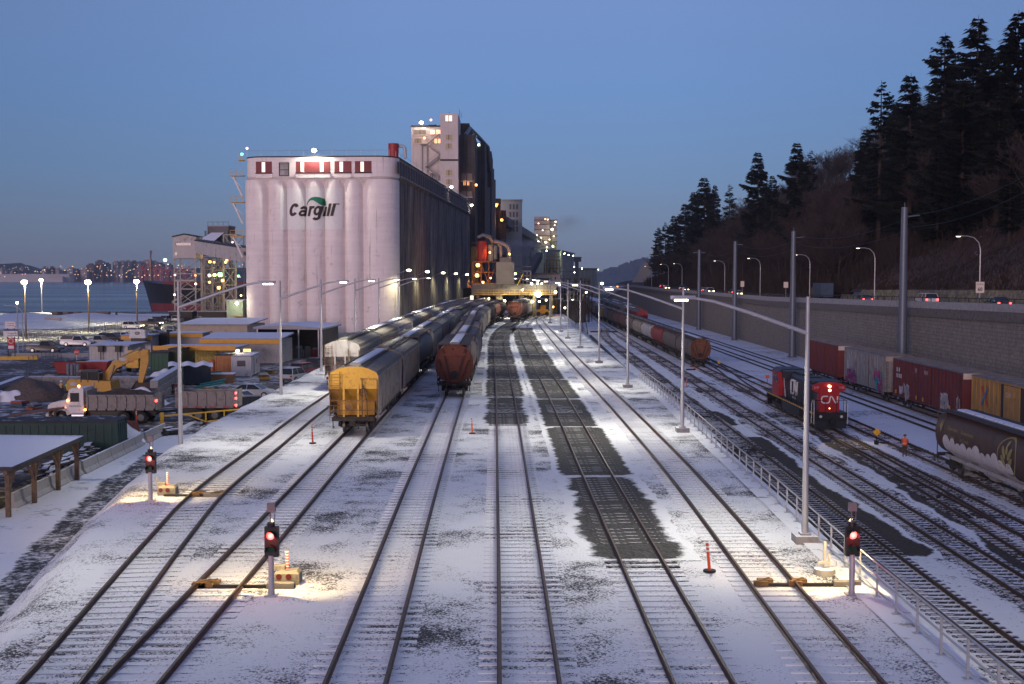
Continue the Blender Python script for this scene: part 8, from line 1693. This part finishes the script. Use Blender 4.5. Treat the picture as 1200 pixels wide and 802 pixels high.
for px, py, c, r_, e, lab in ((246, 307, ORA, .45, 500, 'orange lamp high on the first pipe rack'), (251, 307.5, ORA, .35, 0, 'second orange lamp high on the first pipe rack'), (264.5, 307.5, ORA, .4, 500, 'orange lamp high on the middle pipe rack'), (266, 305, ORA, .4, 0, 'orange lamp beside the silo flank, highest'), (245.5, 323, (1, .5, .25), .5, 400, 'orange pink lamp on the first pipe rack'), (251.5, 322.5, (.75, 1, .2), .5, 300, 'yellow green lamp beside the bright green lamp'), (258, 322, GRN, .75, 700, 'bright green lamp in the loading lattice'), (279.5, 323.7, GRN, .4, 250, 'green lamp close to the silo flank'), (261, 329, ORA, .5, 500, 'orange lamp below the bright green lamp'), (245.5, 331, ORA, .4, 300, 'orange lamp lower on the first pipe rack'), (256.5, 337.5, ORA, .55, 600, 'orange lamp at the foot of the middle pipe rack'), (205, 322.5, WARM, .3, 0, 'warm lamp on the left leg of the conveyor tower'), (204.5, 345.5, WARM, .3, 200, 'warm lamp at the foot of the conveyor tower'), (229, 323, ORA, .3, 0, 'small orange lamp on the right leg of the conveyor tower'), (282.5, 346.5, WARM, .3, 200, 'warm lamp on the yellow walkway by the silo'), (272.5, 284, WARM, .28, 0, 'warm lamp under the lower stair platform'), (280.5, 288, WARM, .28, 0, 'warm lamp at the silo end of the gallery'), (229.5, 333, WHITEL, .25, 0, 'white lamp on the conveyor tower leg')):
    glow(AT(px, py, 338 if px > 235 else 329), lab, c, r_, 14, 'lamps of the loading towers', light=e * .35)
D4 = 262.0; t = thing('green_hut', 'pale green hut with a wall lamp at the foot of the silo', 'hut', (XD(265.5, D4), D4, ZL)); w = XD(284.5, D4) - XD(265.5, D4); MB().bb((0, 0, 0), (w, 5, ZD(352.5, D4) - ZL)).build('walls', M_('pale_green_hut', (.30, .38, .27), .8, 0, .08), t); MB().bb((-.2, -.2, ZD(352.5, D4) - ZL), (w + .2, 5.2, ZD(351.5, D4) - ZL)).build('roof', SNR, t); m = MB()
for k in range(9): m.bar((w * .55 + k * .22, -1.4, 3.2 - k * .38), (w * .55 + k * .22, -.2, 3.2 - k * .38), .3, .06)
m.bar((w * .5, -1.4, 3.3), (w * .55 + 2, -1.4, 0), .1, .2); m.build('stair', STEEL, t); MB().bb((w * .5, -1.6, 3.35), (w, 0, 3.45)).build('landing', YEL, t)
glow(AT(277.5, 355.8, 260.5), 'white lamp on the wall of the pale green hut', (1, .95, .7), .35, 22, 'hut lamps', light=400)
# low dock shed with people-sized clutter under the towers
for px0, px1, lab in ((198, 225, 'dark low dock shed left of the conveyor tower'), (232, 264, 'dark low dock shed below the pipe racks')):
    D5 = 318.0; t = thing('dock_shed', lab, 'shed', (XD(px0, D5), D5, ZL)); L = XD(px1, D5) - XD(px0, D5); MB().bb((0, 0, 0), (L, 5, 2.6)).build('walls', M_('dock_shed_dark', (.05, .042, .04), .9, dirt=.3), t); MB().bb((-.2, -.2, 2.6), (L + .2, 5.2, 2.8)).build('roof', CONC, t)
# ---------------------------------------------------------------- far shore town
TWR = [M_('tower_grey', (.13, .125, .14), .85, 0, .15, .05), M_('tower_pink', (.30, .235, .225), .85, 0, .12, .05), M_('tower_dark', (.075, .075, .09), .85, 0, .2, .05), M_('tower_pale', (.24, .225, .23), .85, 0, .15, .05)]
rr = random.Random(21); LITW = lampmat('far_lit_window', (1, .66, .34), .7)
towers = [(102, 110.5, 308), (112.5, 121, 304), (123, 128, 307), (133, 139, 305), (139.5, 146.5, 304.5), (146.5, 152.5, 304), (154, 160.5, 304.5), (161, 166, 305.5), (166.5, 176, 303.5), (177, 184, 304.5), (185, 192, 307), (236, 243, 298), (243.5, 248, 302), (250, 256, 305), (196, 201, 308), (258, 263, 304)]
far = towers + [(rr.uniform(0, 100), 0, rr.uniform(313.5, 318.5)) for _ in range(16)] + [(rr.uniform(100, 200), 0, rr.uniform(313, 319)) for _ in range(14)]
adj = ['grey', 'pinkish', 'dark', 'pale']
for k, (a, b, top) in enumerate(far):
    top += 2.5 if k < 16 else 0; D = 2620.0 + (k % 7) * 22 - (0 if b else 40); b = b or a + rr.uniform(3, 7); mi = (2, 2, 0, 1, 3, 1, 2, 0, 1, 3, 0, 1, 0, 2, 0, 2)[k] if k < 16 else k % 4
    t = thing('tower_block' if k < 16 else 'shore_building', ('%s high rise block on the far shore skyline, %s of the towers from the left' % (adj[mi], ORD[k])) if k < 16 else 'low building among the trees of the far shore', 'building', (XD(a, D), D, ZW), 0, 'buildings of the far shore'); w = XD(b, D) - XD(a, D); h_ = ZD(top, D) - ZW
    MB().bb((0, 0, 0), (w, 18, h_)).bb((w * .2, 4, h_), (w * .7, 14, h_ + 3)).build('walls', TWR[mi], t)
    m = MB()
    for q in range(5 if k < 16 else 3): x = rr.uniform(.1, .85) * w; z = rr.uniform(.25, .92) * h_; m.bb((x, -.4, z), (x + rr.uniform(1, 2.4), -.1, z + 1.3))
    m.build('lit_windows', LITW, t)
t = thing('harbour_shed', 'very long white low shed on the far shore at the left', 'warehouse'); D = 2560.0; MB().bb((XD(-20, D), D, ZW), (XD(82, D), D + 30, ZD(322.3, D))).build('walls', M_('harbour_white', (.42, .40, .41), .8), t); MB().bb((XD(-20, D), D - 1, ZD(322.2, D)), (XD(82.5, D), D + 31, ZD(321.2, D))).build('roof', M_('harbour_roof', (.40, .39, .42), .8), t)
t = thing('harbour_shed', 'small white shed below the long white shed on the far shore', 'warehouse'); D = 2540.0; MB().bb((XD(57, D), D, ZW), (XD(74, D), D + 12, ZD(325, D))).build('walls', M_('harbour_white', (.42, .40, .41), .8), t); MB().bb((XD(56.7, D), D - .5, ZD(325, D)), (XD(74.3, D), D + 12.5, ZD(324.4, D))).build('roof', CONC, t)
CRN = M_('crane_red', (.33, .045, .045), .7)
for k, (px, top) in enumerate(((168, 311), (174, 309), (181, 311), (186, 309), (199, 312), (212, 312), (222, 312))):
    D = 2500.0; t = thing('harbour_crane', 'red harbour crane on the far shore, %s from the left' % ORD[k], 'crane', (XD(px, D), D, ZW), 0, 'harbour cranes'); h_ = ZD(top, D) - ZW; m = MB()
    for x in (-6, 6):
        for y in (0, 14): m.bar((x, y, 0), (x, y, h_ * .75), 2.0)
        m.bar((x, 0, h_ * .4), (x, 14, h_ * .4), 1.6)
    m.bar((-6, 0, h_ * .75), (6, 0, h_ * .75), 2.2).bar((0, 0, h_ * .75), (0, 0, h_), 2.2); m.build('legs', CRN, t); MB().bar((-16, 4, h_ * .74), (14, 4, h_ * .78), 2.2, 2.6).bar((0, 4, h_), (-14, 4, h_ * .76), .9).build('boom', CRN, t)
    MB().bb((-3, 2, h_ * .66), (1, 6, h_ * .72)).build('cab', M_('crane_cab', (.25, .25, .26), .7), t)
t = thing('harbour_crane', 'tall thin dark red crane mast rising above the far skyline', 'crane', (XD(177.5, 2450), 2450, ZW)); h_ = ZD(294, 2450) - ZW; MB().bar((0, 0, 0), (0, 0, h_), 2.2).build('legs', M_('crane_dark', (.16, .05, .06), .7), t); MB().bar((0, 0, h_ * .8), (3, 0, h_ * 1.0), 1.4).build('boom', M_('crane_dark', (.16, .05, .06), .7), t)
lights = [(71, 312, ORA, 1), (85, 312.5, ORA, 1.5), (114, 312.7, ORA, 1.5), (52, 316.5, WARM, 1.3), (76, 317, WARM, 1), (103, 317.5, ORA, 1.2), (26, 321.5, (1, .4, .3), 1.1), (29.5, 321.3, (1, .4, .3), 1.1), (123, 311, (.8, 1, 1), 1.2), (130, 317.5, (1, .8, .7), 1.2), (125, 322.7, ORA, 1.4), (130.5, 322.7, ORA, 1.4), (140, 323, ORA, 1.5), (88, 322, ORA, 1.1), (91.5, 322, ORA, 1.1), (5.5, 324.5, ORA, 1), (148.5, 324.5, ORA, 1.3), (157, 315.5, ORA, 1.2), (187, 310.7, ORA, 1.3), (197, 310, (.9, 1, .7), 1.4), (185.5, 322.8, ORA, 1.5), (175.5, 322.8, ORA, 1.5), (169.5, 322.8, ORA, 1.3), (166.5, 325, WARM, 1.2), (157.5, 325, ORA, 1.2), (182.5, 311.5, ORA, 1.0), (44, 318.7, WARM, .9), (48, 318.9, WARM, .9), (41, 318.5, WARM, .9), (209, 311, WARM, 1.1), (208, 314, ORA, .9), (150, 318, ORA, .9), (162, 320, ORA, .9)] + [(rr.uniform(95, 285), rr.uniform(309, 327), (ORA, WARM, ORA, (.9, 1, .8))[q % 4], rr.uniform(.6, 1.0)) for q in range(46)] + [(rr.uniform(0, 95), rr.uniform(311, 320), WARM, .6) for q in range(14)]
gm = {}
for px, py, c, r_ in lights:
    key = (c, round(r_, 1)); q = AT(px, py, 2490)
    if key not in gm: o = MB().ball((0, 0, 0), r_ * .95, 6).build('shore_lamp', lampmat('shore_glow_%d%d%d' % (c[0] * 9, c[1] * 9, c[2] * 9), c, 2.2), None, q); gm[key] = o.data
    else: o = bpy.data.objects.new('shore_lamp', gm[key]); COL.objects.link(o); o.location = q
    tag(o, 'tiny lamp glowing on the far shore across the water', 'lamp', 'lamps of the far shore')
# ---------------------------------------------------------------- people
SKIN = M_('skin', (.45, .28, .20), .6, 0, .05); VEST_O = M_('orange_vest', (.85, .13, .03), .6, 0, .1); VEST_T = M_('tan_vest', (.55, .33, .13), .7, 0, .15); VEST_G = M_('lime_vest', (.42, .60, .08), .6, 0, .1); TROU = M_('dark_trousers', (.022, .022, .028), .85, 0, .2); HATW = M_('hard_hat_white', (.7, .7, .68), .4); HATD = M_('dark_hat', (.05, .045, .045), .6)
def person(label, loc, rz, vest, hat, trou, pose, rail=None):
    """one skinned body; joints in metres, facing -y"""
    t = thing('person', label, 'person', loc, rz)
    J = {'pel': ((0, 0, .95), .15), 'spine': ((0, .01, 1.15), .145), 'chest': ((0, .0, 1.36), .165), 'neck': ((0, -.01, 1.50), .06), 'head0': ((0, -.02, 1.58), .075), 'head': ((0, -.03, 1.68), .098), 'top': ((0, -.02, 1.75), .07)}
    E_ = [('pel', 'spine'), ('spine', 'chest'), ('chest', 'neck'), ('neck', 'head0'), ('head0', 'head'), ('head', 'top')]
    for s_, n_ in ((-1, 'l'), (1, 'r')):
        J.update({n_ + 'hip': ((s_ * .1, 0, .9), .10), n_ + 'kn': ((s_ * .12, -.02, .5), .068), n_ + 'an': ((s_ * .13, .03, .1), .05), n_ + 'toe': ((s_ * .14, -.14, .045), .045), n_ + 'sh': ((s_ * .19, 0, 1.43), .065), n_ + 'el': ((s_ * .27, .02, 1.15), .05), n_ + 'wr': ((s_ * .26, -.1, .92), .038), n_ + 'ha': ((s_ * .26, -.14, .84), .042)})
        E_ += [('pel', n_ + 'hip'), (n_ + 'hip', n_ + 'kn'), (n_ + 'kn', n_ + 'an'), (n_ + 'an', n_ + 'toe'), ('chest', n_ + 'sh'), (n_ + 'sh', n_ + 'el'), (n_ + 'el', n_ + 'wr'), (n_ + 'wr', n_ + 'ha')]
    for k, v in pose.items(): J[k] = (v, J[k][1])
    ks = list(J); me = bpy.data.meshes.new('body'); me.from_pydata([J[k][0] for k in ks], [(ks.index(a), ks.index(b)) for a, b in E_], []); o = bpy.data.objects.new('body', me); COL.objects.link(o); o.parent = t
    o.modifiers.new('skin', 'SKIN'); sd = o.modifiers.new('sub', 'SUBSURF'); sd.levels = sd.render_levels = 2
    for i, k in enumerate(ks): v = o.data.skin_vertices[0].data[i]; v.radius = (J[k][1],) * 2; v.use_root = k == 'pel'
    bpy.context.view_layer.update(); m2 = bpy.data.meshes.new_from_object(o.evaluated_get(bpy.context.evaluated_depsgraph_get())); o.modifiers.clear(); o.data = m2; m2.materials.clear()
    for mt in (SKIN, trou, vest): m2.materials.append(mt)
    hx, hy, hzz = J['head'][0]
    for p_ in m2.polygons:
        c = p_.center; hand = any((Vector(J[q][0]) - c).length < .085 for q in ('lha', 'rha')); p_.material_index = 0 if c.z > J['neck'][0][2] + .02 or hand else (1 if c.z < J['pel'][0][2] + .02 else 2); p_.use_smooth = True
        if not hand and c.z > .9 and (c - Vector((0, 0, c.z))).length > .25: p_.material_index = 1 if hat is not HATW else 1
    hp = Vector(J['head'][0]); MB().tube([(hp.x, hp.y, hp.z + .03), (hp.x, hp.y + .01, hp.z + .10), (hp.x, hp.y + .01, hp.z + .145)], [.125, .108, .05], 12).cyl((hp.x, hp.y - .02, hp.z + .025), (hp.x, hp.y - .02, hp.z + .04), .15, 12).build('hard_hat', hat, t, smooth=50)
    MB().ball((hp.x, hp.y - .105, hp.z - .02), .02, 6).build('nose', SKIN, t); MB().ball((hp.x - .035, hp.y - .09, hp.z + .005), .012, 6).ball((hp.x + .035, hp.y - .09, hp.z + .005), .012, 6).build('eyes', BLACK, t); MB().bb((hp.x - .03, hp.y - .098, hp.z - .062), (hp.x + .03, hp.y - .085, hp.z - .054)).build('mouth', M_('lips', (.25, .1, .09), .6), t)
    m = MB()
    for n_, s_ in (('l', -1), ('r', 1)):
        h0 = Vector(J[n_ + 'ha'][0]); w0 = Vector(J[n_ + 'wr'][0]); d_ = (h0 - w0).normalized(); sd_ = d_.cross(Vector((0, 1, .2))).normalized()
        for f in range(4): b_ = h0 + d_ * .03 + sd_ * (f - 1.5) * .02; l_ = (.06, .07, .065, .05)[f]; m.tube([b_, b_ + d_ * l_ * .6, b_ + d_ * l_ + Vector((0, -.015, 0))], [.0095, .009, .007], 5)
        b_ = h0 - sd_ * .035; m.tube([b_, b_ - sd_ * .02 + d_ * .035, b_ - sd_ * .02 + d_ * .06], [.011, .01, .008], 5)
    m.build('fingers', SKIN, t); MB().tube([(0, 0, J['spine'][0][2] - .04), (0, 0, J['spine'][0][2] + .0)], [.185, .19], 14, caps=False).build('reflective_belt', M_('reflective_tape', (.7, .7, .6), .4), t)
    return t
person('worker in an orange vest walking between the lower yard tracks', G(1060, 536, ZRG), R(160), VEST_O, HATD, M_('brown_trousers', (.10, .06, .045), .85, 0, .2), {'lel': (-.27, -.12, 1.2), 'lwr': (-.12, -.28, 1.3), 'lha': (-.06, -.33, 1.34), 'rel': (.28, -.08, 1.18), 'rwr': (.18, -.28, 1.22), 'rha': (.12, -.34, 1.25), 'lkn': (-.1, -.16, .52), 'lan': (-.11, -.1, .12), 'ltoe': (-.11, -.26, .06), 'rkn': (.1, .06, .5), 'ran': (.11, .22, .13), 'rtoe': (.11, .07, .045)})
person('worker in a tan vest and white hard hat standing behind the dump truck hood', G(72, 467, ZL), R(150), VEST_T, HATW, TROU, {}); person('second worker in a lime vest half hidden by the white truck cab', G(80, 467.5, ZL), R(190), VEST_G, HATD, TROU, {})
person('worker in a lime jacket crouching at the back of the dump truck', G(178, 494, ZL), R(120), VEST_G, HATD, TROU, {'pel': (0, .1, .5), 'spine': (0, .02, .68), 'chest': (0, -.1, .88), 'neck': (0, -.16, 1.0), 'head0': (0, -.19, 1.06), 'head': (0, -.22, 1.15), 'top': (0, -.22, 1.22), 'lhip': (-.1, .08, .47), 'rhip': (.1, .08, .47), 'lkn': (-.14, -.26, .42), 'rkn': (.14, -.26, .42), 'lan': (-.13, .02, .1), 'ran': (.13, .02, .1), 'lsh': (-.19, -.1, .93), 'rsh': (.19, -.1, .93), 'lel': (-.26, -.24, .72), 'rel': (.26, -.24, .72), 'lwr': (-.18, -.42, .66), 'rwr': (.18, -.42, .66), 'lha': (-.15, -.48, .63), 'rha': (.15, -.48, .63)})
# ---------------------------------------------------------------- steam
def steam(name, label, c, r_, dens, col, sc=1.2):
    o = MB().ball((0, 0, 0), 1, 16).build(name, steam_mat(name + str(dens), dens, col, sc), None, c); o.scale = r_; o['kind'] = 'stuff'; return o
def steam_mat(n_, dens, col, sc):
    m = bpy.data.materials.new(n_); m.use_nodes = True; t_ = m.node_tree; n = t_.nodes; l = t_.links; n.remove(n['Principled BSDF']); v = n.new('ShaderNodeVolumePrincipled'); v.inputs['Color'].default_value = (*col, 1); v.inputs['Anisotropy'].default_value = .2
    tcn = n.new('ShaderNodeTexCoord'); ln = n.new('ShaderNodeVectorMath'); ln.operation = 'LENGTH'; l.new(tcn.outputs['Object'], ln.inputs[0]); mr_ = n.new('ShaderNodeMapRange'); mr_.inputs[1].default_value = 1.0; mr_.inputs[2].default_value = .1; l.new(ln.outputs['Value'], mr_.inputs[0])
    x = n.new('ShaderNodeTexNoise'); x.inputs['Scale'].default_value = sc; x.inputs['Detail'].default_value = 4; l.new(tcn.outputs['Object'], x.inputs[0]); m3 = n.new('ShaderNodeMapRange'); m3.inputs[1].default_value = .38; m3.inputs[2].default_value = .7; l.new(x.outputs[0], m3.inputs[0])
    a = n.new('ShaderNodeMath'); a.operation = 'MULTIPLY'; l.new(mr_.outputs[0], a.inputs[0]); l.new(m3.outputs[0], a.inputs[1]); b = n.new('ShaderNodeMath'); b.operation = 'MULTIPLY'; b.inputs[1].default_value = dens; l.new(a.outputs[0], b.inputs[0]); l.new(b.outputs[0], v.inputs['Density']); l.new(v.outputs[0], n['Material Output'].inputs['Volume']); return m
steam('steam_plume', '', AT(612, 290, 520), (18, 6, 4.4), .5, (.9, .9, .95), 1.6)
steam('steam_plume', '', AT(664, 262, 880), (16, 8, 9), .09, (.5, .42, .45), 1.5)
steam('steam_plume', '', AT(385, 391, 205), (3.6, 2.5, 2.8), 1.4, (.9, .9, .92), 1.8)
# ---------------------------------------------------------------- air
HAZE = .00012
hm = bpy.data.materials.new('haze_air'); hm.use_nodes = True; hn = hm.node_tree.nodes; hn.remove(hn['Principled BSDF']); hv = hn.new('ShaderNodeVolumePrincipled'); hv.inputs['Color'].default_value = (.86, .88, .95, 1); hv.inputs['Density'].default_value = HAZE; hv.inputs['Anisotropy'].default_value = .3
hm.node_tree.links.new(hv.outputs[0], hn['Material Output'].inputs['Volume'])
struct(MB().bb((-4600, -500, ZW - 1.7), (4600, 4600, 84)).build('haze', hm), 'stuff')
